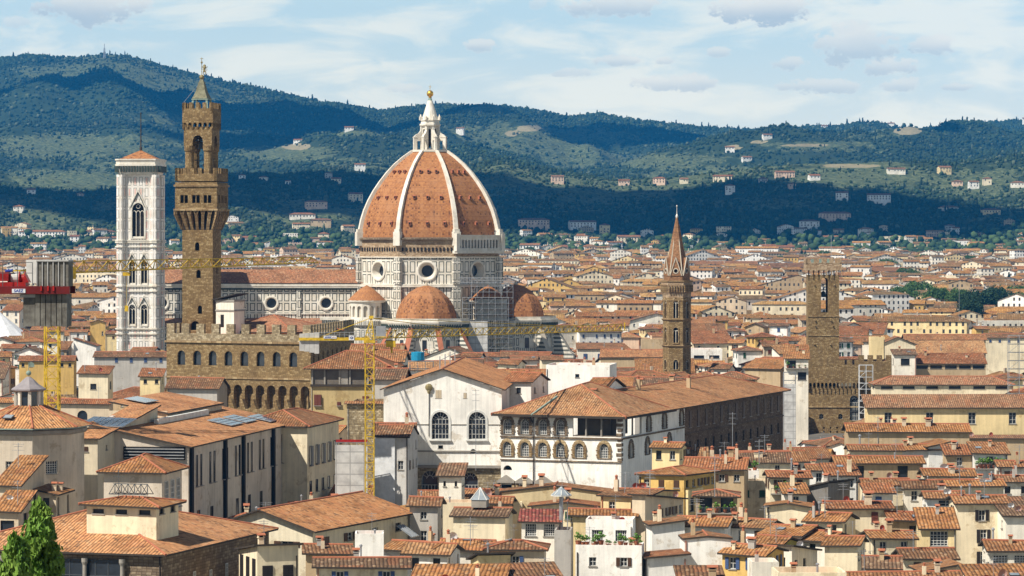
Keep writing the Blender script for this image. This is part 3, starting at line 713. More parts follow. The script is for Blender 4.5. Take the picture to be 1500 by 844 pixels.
# ---------------------------------------------------------------- houses
SMALL = {}
def small(kind):
    if kind in SMALL: return SMALL[kind]
    b = MB()
    if kind == 'chimney':
        b.box(-.35, .35, -.3, .3, -1.2, 1.1, 0); b.box(-.45, .45, -.4, .4, 1.1, 1.2, 0)
        for x in (-.33, .33): b.box(x - .07, x + .07, -.28, .28, 1.2, 1.5, 0)
        b.box(-.24, .24, -.2, .2, 1.2, 1.48, 2)
        b.slab([(-.55, -.5, 1.52), (.55, -.5, 1.52), (.55, 0, 1.75), (-.55, 0, 1.75)], .08, 1, 1); b.slab([(-.55, 0, 1.75), (.55, 0, 1.75), (.55, .5, 1.52), (-.55, .5, 1.52)], .08, 1, 1)
        me = b.mesh('chimney', ['stucco', 'terracotta', 'dark'])
    elif kind == 'stack':
        b.box(-.28, .28, -.28, .28, -1.2, 1.9, 0); b.lathe([(.2, 1.9), (.2, 2.4), (.3, 2.42), (.05, 2.65)], 8, m=1); me = b.mesh('chimney', ['stucco', 'terracotta'])
    elif kind == 'flue':
        b.lathe([(.13, -1), (.13, 1.6), (.22, 1.62), (.22, 1.8), (.02, 1.95)], 8, m=0); me = b.mesh('flue_pipe', ['steel'])
    elif kind == 'antenna':
        b.bar((0, 0, -.5), (0, 0, 3.4), .07)
        for z, l in ((3.2, .8), (2.9, .6), (2.4, .9)):
            b.bar((-l, 0, z), (l, 0, z), .04)
            for k in range(-3, 4): b.bar((l*k/3.2, -.28, z), (l*k/3.2, .28, z), .03)
        me = b.mesh('antenna', ['steel'])
    elif kind == 'dish':
        b.bar((0, 0, -.6), (0, 0, .55), .07, 1)
        n = 14; vs = [(0, .10, .6)]; fs = []
        for i, (r, y) in enumerate(((.25, .06), (.5, -.08))):
            for k in range(n): t = 2*math.pi*k/n; vs.append((math.cos(t)*r, y - math.sin(t)*.12*r/.5, .6 + math.sin(t)*r))
        fs += [(0, 1 + k, 1 + (k+1) % n) for k in range(n)] + [(1 + k, 1 + n + k, 1 + n + (k+1) % n, 1 + (k+1) % n) for k in range(n)]
        b.add(vs, fs, 0); b.bar((0, 0, .4), (0, -.45, .55), .03, 1); b.box(-.05, .05, -.5, -.4, .5, .62, 1)
        me = b.mesh('satellite_dish', ['tinted', 'steel'])
    elif kind == 'ac':
        b.box(-.45, .45, -.2, .2, 0, .65, 0); b.lathe([(.0, 0), (.24, 0)], 10, m=1); n0 = len(b.v) - 20
        b.v = b.v[:n0]; b.f = b.f[:6]; b.m = b.m[:6]; b.t = b.t[:6]
        b.poly([(-.05 + math.cos(k*.628)*.25, -.205, .33 + math.sin(k*.628)*.25) for k in range(10)], 1); me = b.mesh('air_conditioner', ['sheet_white', 'dark_steel'])
    elif kind == 'skylight':
        b.box(-.6, .6, -.5, .5, 0, .14, 1); b.box(-.52, .52, -.42, .42, .14, .16, 0); me = b.mesh('skylight', ['skylight_glass', 'dark_steel'])
    elif kind == 'pot':
        b.lathe([(.12, 0), (.22, .4), (.25, .42), (.2, .38)], 8, m=0)
        rs = np.random.RandomState(3)
        for i in range(60):
            a = rs.normal(size=3); a /= np.linalg.norm(a); c = Vector(a*.32*rs.rand()**.4) + Vector((0, 0, .75)); u = Vector(rs.normal(size=3)).normalized()*.10; w = Vector(rs.normal(size=3)).normalized()*.07
            b.poly([c - u, c + w, c + u, c - w], 1)
        me = b.mesh('potted_plant', ['terracotta', 'bright_leaves'])
    SMALL[kind] = me; return me

WALLC = {'white': (.86, .83, .77), 'cream': (.80, .69, .49), 'pale yellow': (.80, .63, .34), 'ochre': (.64, .42, .14), 'beige': (.62, .51, .37), 'grey': (.44, .41, .37), 'pinkish': (.72, .52, .38), 'off-white': (.81, .75, .64), 'tan': (.48, .36, .22)}
ROOFC = {'orange': (0.421, 0.198, 0.073), 'terracotta': (0.348, 0.166, 0.071), 'brown': (0.251, 0.133, 0.067), 'dull brown': (0.203, 0.125, 0.075), 'rusty': (0.331, 0.136, 0.058), 'pale orange': (0.461, 0.255, 0.117)}
SHUTC = {'green': (.03, .10, .06), 'brown': (.09, .045, .025), 'grey': (.16, .17, .18), 'blue': (.06, .10, .22), 'dark': (.025, .02, .02), 'red-brown': (.16, .05, .035)}
FOOT = []          # footprints of everything that stands: (cx, cy, ux, uy, hw, hd)
def footprint(x, y, rz, w, d, pad=0.0):
    c, s = math.cos(rz), math.sin(rz); FOOT.append((x + c*w/2 - s*d/2, y + s*w/2 + c*d/2, c, s, w/2 + pad, d/2 + pad))
def overlaps(cx, cy, rz, w, d, shrink=0.0):
    c, s = math.cos(rz), math.sin(rz); a = (cx, cy, c, s, w/2 - shrink, d/2 - shrink)
    for b in FOOT:
        dx_, dy_ = b[0] - a[0], b[1] - a[1]
        if dx_*dx_ + dy_*dy_ > (a[4] + a[5] + b[4] + b[5])**2: continue
        ok = False
        for ax in ((a[2], a[3]), (-a[3], a[2]), (b[2], b[3]), (-b[3], b[2])):
            ra = a[4]*abs(a[2]*ax[0] + a[3]*ax[1]) + a[5]*abs(-a[3]*ax[0] + a[2]*ax[1]); rb = b[4]*abs(b[2]*ax[0] + b[3]*ax[1]) + b[5]*abs(-b[3]*ax[0] + b[2]*ax[1])
            if abs(dx_*ax[0] + dy_*ax[1]) > ra + rb: ok = True; break
        if not ok: return True
    return False

def roof_geo(w, d, H, typ, pitch, o, t=.24):
    """slabs of a roof over the rectangle (0..w, 0..d); returns builder, height function, gable outlines per side"""
    b = MB(); e = t + .003
    jit = lambda x, y: .09*math.sin(3.1*x + 1.7*y + 7*w) + .05*math.sin(1.3*x - 2.9*y)
    S = lambda *p: b.slab([(x, y, z + e + jit(x, y)) for x, y, z in p], t, 0, 1)
    cap = lambda p, q2: b.bar((p[0], p[1], p[2] + e + jit(p[0], p[1])), (q2[0], q2[1], q2[2] + e + jit(q2[0], q2[1])), .34, 2, None, 6)
    lo = H - pitch*o
    if typ == 'gx':
        zr = H + pitch*d/2
        S((-o, -o, lo), (w+o, -o, lo), (w+o, d/2, zr), (-o, d/2, zr)); S((w+o, d+o, lo), (-o, d+o, lo), (-o, d/2, zr), (w+o, d/2, zr)); cap((-o, d/2, zr), (w+o, d/2, zr))
        hf = lambda x, y: zr - pitch*abs(y - d/2)
    elif typ == 'gy':
        zr = H + pitch*w/2
        S((-o, d+o, lo), (-o, -o, lo), (w/2, -o, zr), (w/2, d+o, zr)); S((w+o, -o, lo), (w+o, d+o, lo), (w/2, d+o, zr), (w/2, -o, zr)); cap((w/2, -o, zr), (w/2, d+o, zr))
        hf = lambda x, y: zr - pitch*abs(x - w/2)
    elif typ == 'hip':
        h = min(w, d)/2; zr = H + pitch*h; A, B_ = ((h, d/2), (w-h, d/2)) if w >= d else ((w/2, h), (w/2, d-h))
        c = [(-o, -o, lo), (w+o, -o, lo), (w+o, d+o, lo), (-o, d+o, lo)]; P, Q = (*A, zr), (*B_, zr)
        if w >= d:
            S(c[0], c[1], Q, P) if w > d else S(c[0], c[1], P)
            S(c[1], c[2], Q); S(c[2], c[3], P, Q) if w > d else S(c[2], c[3], P)
            S(c[3], c[0], P); cs = [(c[0], P), (c[3], P), (c[1], Q), (c[2], Q)]
        else:
            S(c[0], c[1], P); S(c[1], c[2], Q, P); S(c[2], c[3], Q); S(c[3], c[0], P, Q); cs = [(c[0], P), (c[1], P), (c[2], Q), (c[3], Q)]
        for a_, b_ in cs: cap(a_, b_)
        if abs(w - d) > .1: cap(P, Q)
        hf = lambda x, y: min(H + pitch*min(x, y, w - x, d - y), zr)
    elif typ in ('sf', 'sb', 'sl', 'sr'):
        L = d if typ in ('sf', 'sb') else w; hi = H + pitch*(L + o)
        hf = {'sf': lambda x, y: H + pitch*y, 'sb': lambda x, y: H + pitch*(d - y), 'sl': lambda x, y: H + pitch*x, 'sr': lambda x, y: H + pitch*(w - x)}[typ]
        S(*[(x, y, hf(x, y)) for x, y in ((-o, -o), (w+o, -o), (w+o, d+o), (-o, d+o))])
    else:
        S((.2, .2, H - t), (w-.2, .2, H - t), (w-.2, d-.2, H - t), (.2, d-.2, H - t)); hf = lambda x, y: H
    return b, hf
def side_outline(w, d, H, typ, hf, side):
    L = w if side in (0, 2) else d
    pt = {0: lambda a: (a, 0), 1: lambda a: (w, a), 2: lambda a: (w - a, d), 3: lambda a: (0, d - a)}[side]
    if typ == 'flat': return [(0, 0), (L, 0), (L, H + .9), (0, H + .9)]
    mid = L/2; e = 1e-6
    zs = [(0, hf(*pt(0))), (mid, hf(*pt(mid))), (L, hf(*pt(L)))]
    if typ == 'hip': return rect(0, L, 0, H)
    out = [(0, 0), (L, 0), (L, zs[2][1])]
    if abs(zs[1][1] - (zs[0][1] + zs[2][1])/2) > .05: out.append((mid, zs[1][1]))
    return out + [(0, zs[0][1])]

HOUSES = []
def house(A, w, d, rz, ze, zb, roof='gx', pitch=.30, wall='cream', roofc='terracotta', over=.55, wins=1, style=None, shut='brown', rows=2, label='', group=None, name='house', cat='house',
          wallmat='stucco', roofmat='roof_tiles', extras=2, wh=1.5, ww=1.0, gap=3.0, skip=.25, sides=None, fp=True, arched=False, base=None, par=None, seed=None, top=1.1, trim='dark_trim'):
    r = random.Random(seed if seed is not None else int(abs(A[0]*7.3) + A[1]*3.1))
    t = par or thing(name, label, cat, (A[0], A[1], zb), rz, group); H = ze - zb
    if fp: footprint(A[0], A[1], rz, w, d)
    rb, hf = roof_geo(w, d, H, roof, pitch, over if roof != 'flat' else 0)
    wb = MB(); c, s = math.cos(rz), math.sin(rz); places = []
    for side, (o, ud, L) in enumerate((((0, 0, 0), (1, 0), w), ((w, 0, 0), (0, 1), d), ((w, d, 0), (-1, 0), w), ((0, d, 0), (0, -1), d))):
        nx, ny = ud[1], -ud[0]; wnx, wny = nx*c - ny*s, nx*s + ny*c
        mx, my = A[0] + o[0]*c - o[1]*s, A[1] + o[0]*s + o[1]*c
        facing = -(wnx*mx + wny*my)/math.hypot(mx, my) > .10
        outl = side_outline(w, d, H, roof, hf, side); holes = []
        if facing and wins and L > 2.2 and (sides is None or side in sides):
            n = max(1, int(L/gap)); 
            for row in range(rows):
                z0 = H - top - wh - row*3.3
                if z0 < 0.6: break
                hh = wh if row or r.random() < .6 else wh*.75
                hh = round(hh*5)/5; wv = round(ww*5)/5
                for k in range(n):
                    if r.random() < skip: continue
                    uc = L*(k + .5)/n + r.uniform(-.25, .25)*(gap > 2.8)
                    if uc - wv/2 < .3 or uc + wv/2 > L - .3: continue
                    holes.append(arch(uc, z0, wv, hh) if arched else rect(uc - wv/2, uc + wv/2, z0, z0 + hh))
                    st = style or r.choice(['plain', 'plain', 'shutter', 'closed', 'dark'])
                    places.append((side, o, ud, uc, z0, wv, hh, st))
        wb.wall(o, ud, outl, holes, .32, 0)
        if roof == 'flat':
            U = Vector((*ud, 0)); N = Vector((-nx, -ny, 0)); O = Vector(o)
            a_, b_ = O + Vector((0, 0, H + .9)), O + U*L + Vector((0, 0, H + .9))
            wb.poly([a_, b_, b_ + N*.22, a_ + N*.22], 0); wb.poly([a_ + N*.22, b_ + N*.22, b_ + N*.22 - Vector((0, 0, .95)), a_ + N*.22 - Vector((0, 0, .95))], 0)
    KR = [r.uniform(.78, 1.1)]
    wo = wb.build('wall', [wallmat], t, WALLC.get(wall, wall) if isinstance(wall, str) else wall)
    ro = rb.build('roof', [roofmat if roof != 'flat' else 'terracotta', trim, 'terracotta'], t, tuple(v*KR[0] for v in ROOFC[roofc]) if isinstance(roofc, str) else roofc)
    for side, o, ud, uc, z0, wv, hh, st in places:
        nx, ny = ud[1], -ud[0]; dep = .30
        link('window', window_mesh(wv, hh, st, arched), t, SHUTC[shut], (o[0] + ud[0]*uc - nx*dep, o[1] + ud[1]*uc - ny*dep, z0), math.atan2(ud[1], ud[0]))
    for i in range(extras):
        k = r.choice(['chimney', 'chimney', 'stack', 'antenna', 'dish', 'flue', 'skylight', 'antenna']); x, y = r.uniform(.15, .85)*w, r.uniform(.15, .85)*d; z = hf(x, y) + .2
        if k == 'skylight':
            ro2 = link('skylight', small(k), ro, None, (x, y, z))
            gx_, gy_ = (hf(x + .1, y) - hf(x - .1, y))/.2, (hf(x, y + .1) - hf(x, y - .1))/.2
            ro2.rotation_euler = Vector((-gx_, -gy_, 1)).to_track_quat('Z', 'Y').to_euler(); ro2.location.z = z + .08
        else:
            o2 = link(small(k).name.split('.')[0], small(k), ro, r.choice([WALLC['beige'], WALLC['cream'], WALLC['tan'], WALLC['grey']]) if k != 'dish' else r.choice([(.7, .7, .7), (.45, .10, .07), (.5, .3, .25)]), (x, y, z - .1), (-rz if k in ('dish',) else 0)); ks = r.uniform(.7, 1.15); o2.scale = (ks*r.uniform(.8, 1.3), ks, ks*r.uniform(.8, 1.2))
    if r.random() < .6 and w > 5 and wins is not None and H > 6:
        pb = MB(); px_ = r.choice([.25, w - .25]); pb.box(px_ - .07, px_ + .07, -.16, -.02, 0, H - .1); pb.build('drain_pipe', [r.choice(['dark_trim', 'grey_stone', 'terracotta'])], t)
    HOUSES.append(t); return t
def corners(pxL, py, pxR, z, rot, Y=None):
    """front wall from the photograph's eave: left end at (pxL, py) and eave height z, running at rot degrees to pxR"""
    y0 = Y or yat(py, z); x0 = xat(pxL, y0); k = (pxR - 750)/FPX; c, s = math.cos(R(rot)), math.sin(R(rot))
    return (x0, y0), (k*y0 - x0)/(c - k*s)
def H_(pxL, py, pxR, z, rot, d, roof, pitch, wall, roofc, label, **kw):
    A, w = corners(pxL, py, pxR, z, rot, kw.pop('Y', None)); zb = kw.pop('zb', 0.0)
    return house(A, w, d, R(rot), z, zb, roof, pitch, wall, roofc, label=label, **kw)

# ================================================================ LANDMARKS
def octv(Rr, z, n=8, a0=22.5): return [(Rr*math.cos(R(a0 + 360/n*k)), Rr*math.sin(R(a0 + 360/n*k)), z) for k in range(n)]
def ring_local(r0, r1, dep, n=28):
    """splayed round window surround, axis along y, front towards -y, centred on the origin"""
    b = MB(); prof = [(r0, .25), (r0, -.35), (r0 - .35, -.45), (r0 - .7, -.40), (r1, dep)]
    vs = []
    for r_, y in prof:
        for k in range(n): t = 2*math.pi*k/n; vs.append((r_*math.cos(t), y, r_*math.sin(t)))
    fs = [(i*n + k, i*n + (k+1) % n, (i+1)*n + (k+1) % n, (i+1)*n + k) for i in range(len(prof) - 1) for k in range(n)]
    b.add(vs, fs, 0); b.poly([(r1*math.cos(2*math.pi*k/n), dep - .02, r1*math.sin(2*math.pi*k/n)) for k in range(n)], 1)
    return b.mesh('round_window', ['white_marble', 'glass'])

# ---- the cathedral: origin under the dome's centre
CX, CY = xat(630, 1150), 1150.0
cath = thing('cathedral', 'marble cathedral with a huge ribbed terracotta dome, white lantern and long panelled nave', 'cathedral', (CX, CY, 0), R(-1.0))
footprint(CX - 50, CY - 50, 0, 100, 100); footprint(CX - 125, CY - 25, 0, 80, 60)
PROF = [(27.3, 59.4), (27.0, 62.5), (26.2, 66.2), (25.0, 69.8), (23.4, 73.3), (21.3, 76.9), (18.9, 80.3), (16.2, 83.6), (13.2, 86.7), (10.0, 89.3), (6.6, 91.6)]
dm = MB(); n = 8; sub = 3
prof = []
for (r0, z0), (r1, z1) in zip(PROF, PROF[1:]):
    for i in range(sub): t = i/sub; prof.append((r0 + (r1 - r0)*t, z0 + (z1 - z0)*t))
prof.append(PROF[-1])
dm.lathe([(r_ - .15, z) for r_, z in prof], 8, rot=R(22.5)); dome = dm.build('dome', ['dome_tiles'], cath)
for k in range(8):                      # white marble ribs
    a = R(22.5 + 45*k); ux, uy = math.cos(a), math.sin(a); vx, vy = -uy, ux; b = MB()
    for i in range(len(prof) - 1):
        (r0, z0), (r1, z1) = prof[i], prof[i+1]; w0 = .78 - .30*i/len(prof); w1 = .78 - .30*(i+1)/len(prof); vs = []
        for r_, z, w in ((r0, z0, w0), (r1, z1, w1)):
            for off, sd in ((-.9, -w), (-.9, w), (.75, w), (.75, -w)): vs.append((ux*(r_ + off) + vx*sd, uy*(r_ + off) + vy*sd, z + (0 if off < 0 else .35)))
        b.add(vs, [(1, 2, 6, 5), (2, 3, 7, 6), (3, 0, 4, 7)], 0)
    b.cbox((ux*27.4, uy*27.4, 57.0), 2.6, 2.6, 5.0, a, 0); b.cbox((ux*27.4, uy*27.4, 62.0), 2.0, 2.0, 1.0, a, 0)
    b.build('rib', ['white_marble'], dome)
ho = MB(); ho.box(-.42, .42, -.55, .3, -.1, 1.0, 1); ho.box(-.30, .30, -.57, -.55, .1, .85, 0); ho.poly([(-.5, -.6, 1.0), (.5, -.6, 1.0), (.5, .3, 1.35), (-.5, .3, 1.35)], 1); hom = ho.mesh('air_opening', ['dark', 'terracotta'])
for k in range(8):                      # small openings, three rows of three on each side
    a = R(-90 + 45*k)
    if math.sin(a) > .3: continue
    for z, sp in ((64.5, 6.3), (74.0, 4.8), (83.5, 2.9)):
        rr = np.interp(z, [p[1] for p in prof], [p[0] for p in prof])*math.cos(R(22.5))
        for j in (-1, 0, 1):
            link('air_opening', hom, dome, None, (math.cos(a)*rr - math.sin(a)*sp*j, math.sin(a)*rr + math.cos(a)*sp*j, z), a + R(90))
# lantern
lan = MB(); lan.lathe([(7.2, 91.2), (7.2, 92.2), (6.6, 92.2), (6.6, 92.0)], 8, rot=R(22.5)); lan.poly(octv(7.1, 92.1))
for k in range(8):
    a = R(-90 + 45*k); u_ = (-math.sin(a), math.cos(a)); rr = 3.0; o = (math.cos(a)*rr - u_[0]*1.24, math.sin(a)*rr - u_[1]*1.24, 0)
    lan.wall(o, u_, rect(0, 2.48, 92, 104), [arch(1.24, 93.0, 1.0, 9.2)], .7, 0)
lan.lathe([(3.4, 103.2), (4.1, 103.8), (4.1, 104.6), (3.6, 104.7), (3.6, 106.0), (3.9, 106.1), (3.9, 106.5), (3.2, 106.6)], 8, rot=R(22.5))
lan.lathe([(2.6, 94.0), (2.2, 103)], 8, m=1)
lant = lan.build('lantern', ['white_marble', 'dark'], cath)
for k in range(8):
    a = R(22.5 + 45*k); b = MB(); c_, s_ = math.cos(a), math.sin(a); T = lambda x, y: (c_*x - s_*y, s_*x + c_*y)
    def bx(x0, x1, y, z0, z1):
        p = [T(x0, -y), T(x1, -y), T(x1, y), T(x0, y)]; b.prism(p, z0, z1)
    bx(5.3, 6.5, .42, 92, 98.0); bx(3.0, 3.7, .42, 92, 103.5); bx(3.7, 5.3, .4, 96.6, 98.0); bx(5.2, 6.6, .55, 98.0, 98.4)
    vs = [(*T(x, y), z) for y in (-.4, .4) for x, z in ((3.6, 98.0), (6.4, 98.4), (5.6, 99.4), (4.6, 100.0), (3.6, 101.6))]
    b.add(vs, [(0, 1, 2, 3, 4), (9, 8, 7, 6, 5), (1, 6, 7, 2), (2, 7, 8, 3), (3, 8, 9, 4)])
    b.cbox((*T(3.75, 0), 106.4), .8, .8, 1.6, a); b.bar((*T(3.75, 0), 108.0), (*T(3.75, 0), 109.2), .6, 0, .1)
    b.build('buttress', ['white_marble'], lant)
b = MB(); b.lathe([(3.2, 106.5), (2.5, 109.0), (1.75, 112.0), (.85, 115.7)], 16); b.build('lantern_cone', ['white_marble'], cath)
for k in range(0): pass
b = MB(); b.lathe([(.85, 115.6), (.5, 117.2)], 12); b.build('finial', ['verdigris'], cath)
for o_2 in [c for c in cath.children if c.name.split('.')[0] in ('lantern', 'lantern_cone', 'finial')]: o_2.scale = (1, 1, .775); o_2.location.z = 92*(1 - .775)
b = MB(); b.ball((0, 0, 112.9), 1.25, m=0, n=20, k=12); b.lathe([(.7, 111.4), (.35, 111.8)], 10); b.bar((0, 0, 114), (0, 0, 116.1), .16); b.bar((-.5, 0, 115.4), (.5, 0, 115.4), .14); b.build('golden_ball', ['gold'], cath)

# drum
dr = MB(); Rd = 27.3; ap = Rd*math.cos(R(22.5)); hw = Rd*math.sin(R(22.5))
rwin = ring_local(3.75, 2.05, 2.2)
drum_parts = []
for k in range(8):
    a = R(-90 + 45*k); u_ = (-math.sin(a), math.cos(a)); o = Vector((math.cos(a)*ap - u_[0]*hw, math.sin(a)*ap - u_[1]*hw, 0))
    front = math.sin(a) < .3
    dr.wall(o, u_, rect(0, 2*hw, 43.2, 52.8), [circle(hw, 47.9, 3.3)] if front else [], 2.0, 0, 2)
    dr.wall(o, u_, rect(0, 2*hw, 0, 42.2), [], 2.0, 0)
    gal = (k == 1)
    dr.wall(o, u_, rect(0, 2*hw, 52.8, 59.4), [], 0, 1)
    if front: drum_parts.append((a, k))
drum = dr.build('drum', ['panelled_marble', 'rough_brick', 'weathered_marble'], cath)
for a, k in drum_parts:
    link('round_window', rwin, drum, None, (math.cos(a)*(ap + .02), math.sin(a)*(ap + .02), 47.9), a + R(90))
b = MB()
for z0, z1, r1 in ((42.0, 42.7, 28.3), (42.7, 43.2, 28.0), (52.6, 53.0, 27.9)):
    b.lathe([(27.0, z0), (r1, z0 + .1), (r1, z1), (27.0, z1 + .05)], 8, rot=R(22.5))
b.build('cornice', ['white_marble'], drum)
b = MB(); b.lathe([(27.2, 59.0), (28.4, 59.2), (28.4, 59.8), (26.5, 60.1)], 8, rot=R(22.5)); b.build('cornice', ['dark_stone'], drum)
for k in range(8):                      # putlog holes in the raw brick, pilasters at the corners
    a = R(22.5 + 45*k); b = MB(); b.cbox((math.cos(a)*27.3, math.sin(a)*27.3, 43.2), 2.2, 2.6, 9.4, a, 0); b.cbox((math.cos(a)*27.1, math.sin(a)*27.1, 0), 2.6, 3.0, 42.0, a, 0); b.build('corner_pilaster', ['panelled_marble_small'], drum)
    a = R(-90 + 45*k)
    if math.sin(a) < .3 and k != 1:
        b = MB(); u_ = (-math.sin(a), math.cos(a))
        for i in range(14):
            t = (i - 6.5)*1.35; b.cbox((math.cos(a)*(ap + .02) + u_[0]*t, math.sin(a)*(ap + .02) + u_[1]*t, 55.0), .5, .62, 1.35, a, 0)
        b.build('putlog_holes', ['dark'], drum)['kind'] = 'stuff'
# marble gallery on one side
a = R(-45); u_ = (-math.sin(a), math.cos(a)); gb = MB(); apg = ap + 1.3; hg = hw + .8; o = Vector((math.cos(a)*apg - u_[0]*hg, math.sin(a)*apg - u_[1]*hg, 0))
gb.wall(o, u_, rect(0, 2*hg, 55.2, 60.4), [arch(1.6 + i*1.52, 56.1, .95, 3.1) for i in range(13)], .8, 0)
gb.cbox((math.cos(a)*(apg - .6), math.sin(a)*(apg - .6), 54.2), 2.6, 2*hg + .8, 1.0, a, 0); gb.cbox((math.cos(a)*(apg - .6), math.sin(a)*(apg - .6), 60.4), 2.2, 2*hg + .4, .5, a, 0)
gb.cbox((math.cos(a)*(apg - 1.25), math.sin(a)*(apg - 1.25), 55.2), .3, 2*hg - .6, 5.2, a, 1)
for sgn in (-1, 1): gb.cbox((math.cos(a)*apg + u_[0]*sgn*hg, math.sin(a)*apg + u_[1]*sgn*hg, 55.0), 1.6, 1.6, 6.4, a, 0)
gb.build('gallery', ['white_marble', 'dark'], drum)

# tribunes: polygonal apses with half domes, and the little exedrae between them
def tribune(ax, shaded=False):
    a = R(ax); cx, cy = math.cos(a)*31.5, math.sin(a)*31.5; t = link('tribune', None, cath, None, (cx, cy, 0), a + R(90))   # local -y outward
    t.empty_display_size = 1
    b = MB(); Rb = 15.2; n = 10; angs = [R(-180 + 36*i) for i in range(6)]
    pts = [(Rb*math.cos(x), Rb*math.sin(x)) for x in angs]
    holes_at = []
    b.wall((-Rb, 12, 0), (0, -1), rect(0, 12, 0, 30.5), [], 0, 0); b.wall((Rb, 0, 0), (0, 1), rect(0, 12, 0, 30.5), [], 0, 0)
    for (x0, y0), (x1, y1) in zip(pts, pts[1:]):
        L = math.hypot(x1 - x0, y1 - y0); b.wall((x0, y0, 0), (x1 - x0, y1 - y0), rect(0, L, 0, 28.2), [arch(L/2, 19.8, 5.8, 6.4, 14), rect(L/2 - .8, L/2 + .8, 9.0, 18.2)], .9, 0, 1)
        holes_at.append(((x0 + x1)/2, (y0 + y1)/2, math.atan2(y1 - y0, x1 - x0), L))
    b.build('tribune_wall', ['panelled_marble_small', 'white_marble'], t)
    for mx, my, an, L in holes_at:
        w_ = MB(); w_.poly([(p[0], .55, p[1]) for p in arch(0, 19.8, 5.8, 6.4, 14)], 0)
        for rr in (2.9, 2.35, 1.6):
            w_.add([(math.cos(t_)*r_, .50, 23.3 + math.sin(t_)*r_) for r_ in (rr, rr - .22) for t_ in [math.pi*i/14 for i in range(15)]], [(i, i+1, 16 + i, 15 + i) for i in range(14)], 1)
        w_.box(-.8, .8, .5, .6, 19.8, 23.6, 2); w_.box(-.9, .9, .3, .85, 9, 18.2, 2)
        w_.build('blind_arch', ['white_marble', 'green_marble', 'glass'], t, None, (mx, my, 0), an)
    c = MB(); pr = [(15.0, 28.0), (15.3, 28.2), (15.9, 28.6), (16.3, 29.6), (16.3, 30.2), (15.7, 30.3), (15.7, 31.2), (15.4, 31.2)]
    vs = []; 
    for r_, z in pr:
        for x in [R(-180 + 36*i) for i in range(6)]: vs.append((r_*math.cos(x), r_*math.sin(x), z))
    m_ = 6; c.add(vs, [(i*m_ + k, i*m_ + k + 1, (i+1)*m_ + k + 1, (i+1)*m_ + k) for i in range(len(pr) - 1) for k in range(5)], 0)
    for x0 in [i for i in range(5)]:
        p, q2 = Vector((*pts[x0], 0)), Vector((*pts[x0+1], 0)); dn = (q2 - p).normalized(); nn = Vector((dn.y, -dn.x, 0))
        for i in range(9): m2 = p + (q2 - p)*((i + .5)/9) + nn*.55; c.cbox((m2.x, m2.y, 28.0), .45, 1.1, 1.1, math.atan2(dn.y, dn.x), 1)
    c.build('cornice', ['white_marble', 'green_marble'], t)
    fl = MB(); fl.poly([(r_*math.cos(x), r_*math.sin(x), 30.6) for x in [R(-180 + 36*i) for i in range(6)] for r_ in (15.4,)] + [(15.4, 12, 30.6), (-15.4, 12, 30.6)], 0); fl.build('ledge', ['weathered_marble'], t)
    h = MB(); P2 = [(10.9, 31.0), (10.6, 33.2), (9.6, 35.8), (8.0, 38.3), (5.8, 40.5), (3.3, 42.0), (.6, 42.8)]; h.lathe(P2, 10, rot=0, c=(0, 0)); hd = h.build('half_dome', ['dome_tiles'], t)
    k_ = MB(); k_.lathe([(.9, 42.4), (.5, 43.4), (.0, 44.0)], 8); k_.build('finial', ['weathered_marble'], hd)
    for i in range(6):                  # raking buttresses
        x = R(-180 + 36*i)
        if i in (0, 5): continue
        bb = MB(); cc, s2 = math.cos(x), math.sin(x); Tt = lambda r_, y: (cc*r_ - s2*y, s2*r_ + cc*y)
        vs = [(*Tt(r_, y), z) for y in (-.8, .8) for r_, z in ((14.6, 0), (22.5, 0), (22.5, 17.5), (21.2, 18.2), (15.0, 28.0), (14.6, 28.0))]
        bb.add(vs, [(0, 1, 2, 3, 4, 5), (11, 10, 9, 8, 7, 6), (1, 7, 8, 2)], 0); bb.add([(*Tt(r_, y), z + .05) for y in (-1.0, 1.0) for r_, z in ((22.9, 17.4), (21.2, 18.3), (14.9, 28.2))], [(0, 1, 4, 3), (1, 2, 5, 4)], 1)
        bb.build('buttress', ['striped_marble', 'terracotta' if ax == -90 else 'weathered_marble'], t)
    return t
tribune(-90); tribune(0); 
def exedra(ax):
    a = R(ax); cx, cy = math.cos(a)*31.0, math.sin(a)*31.0; t = link('exedra', None, cath, None, (cx, cy, 0), a + R(90))
    b = MB(); b.lathe([(9.5, 0), (9.5, 27.8), (10.3, 28.6), (10.3, 30.0), (9.8, 30.2), (6.0, 30.4)], 12); b.build('exedra_base', ['panelled_marble_small'], t)
    b = MB(); n = 9; rr = 6.3
    for k in range(n):
        x0 = R(-190 + 200*k/n); x1 = R(-190 + 200*(k+1)/n); p = (rr*math.cos(x0), rr*math.sin(x0), 0); q2 = (rr*math.cos(x1), rr*math.sin(x1), 0); L = math.hypot(q2[0]-p[0], q2[1]-p[1])
        b.wall(p, (q2[0]-p[0], q2[1]-p[1]), rect(0, L, 30.2, 36.6), [arch(L/2, 31.3, 1.5, 4.0, 8)], .8, 0)
    b.lathe([(5.6, 30.2), (5.6, 36.6)], 12, m=1); b.lathe([(6.2, 36.4), (6.9, 36.9), (6.9, 37.3), (6.2, 37.4)], 18, m=0)
    b.build('niche_wall', ['white_marble', 'weathered_marble'], t)
    h = MB(); h.lathe([(6.9, 37.3), (4.6, 39.6), (2.2, 41.6), (0, 42.8)], 20); h.build('conical_roof', ['dome_tiles'], t)
exedra(-135); exedra(-45)

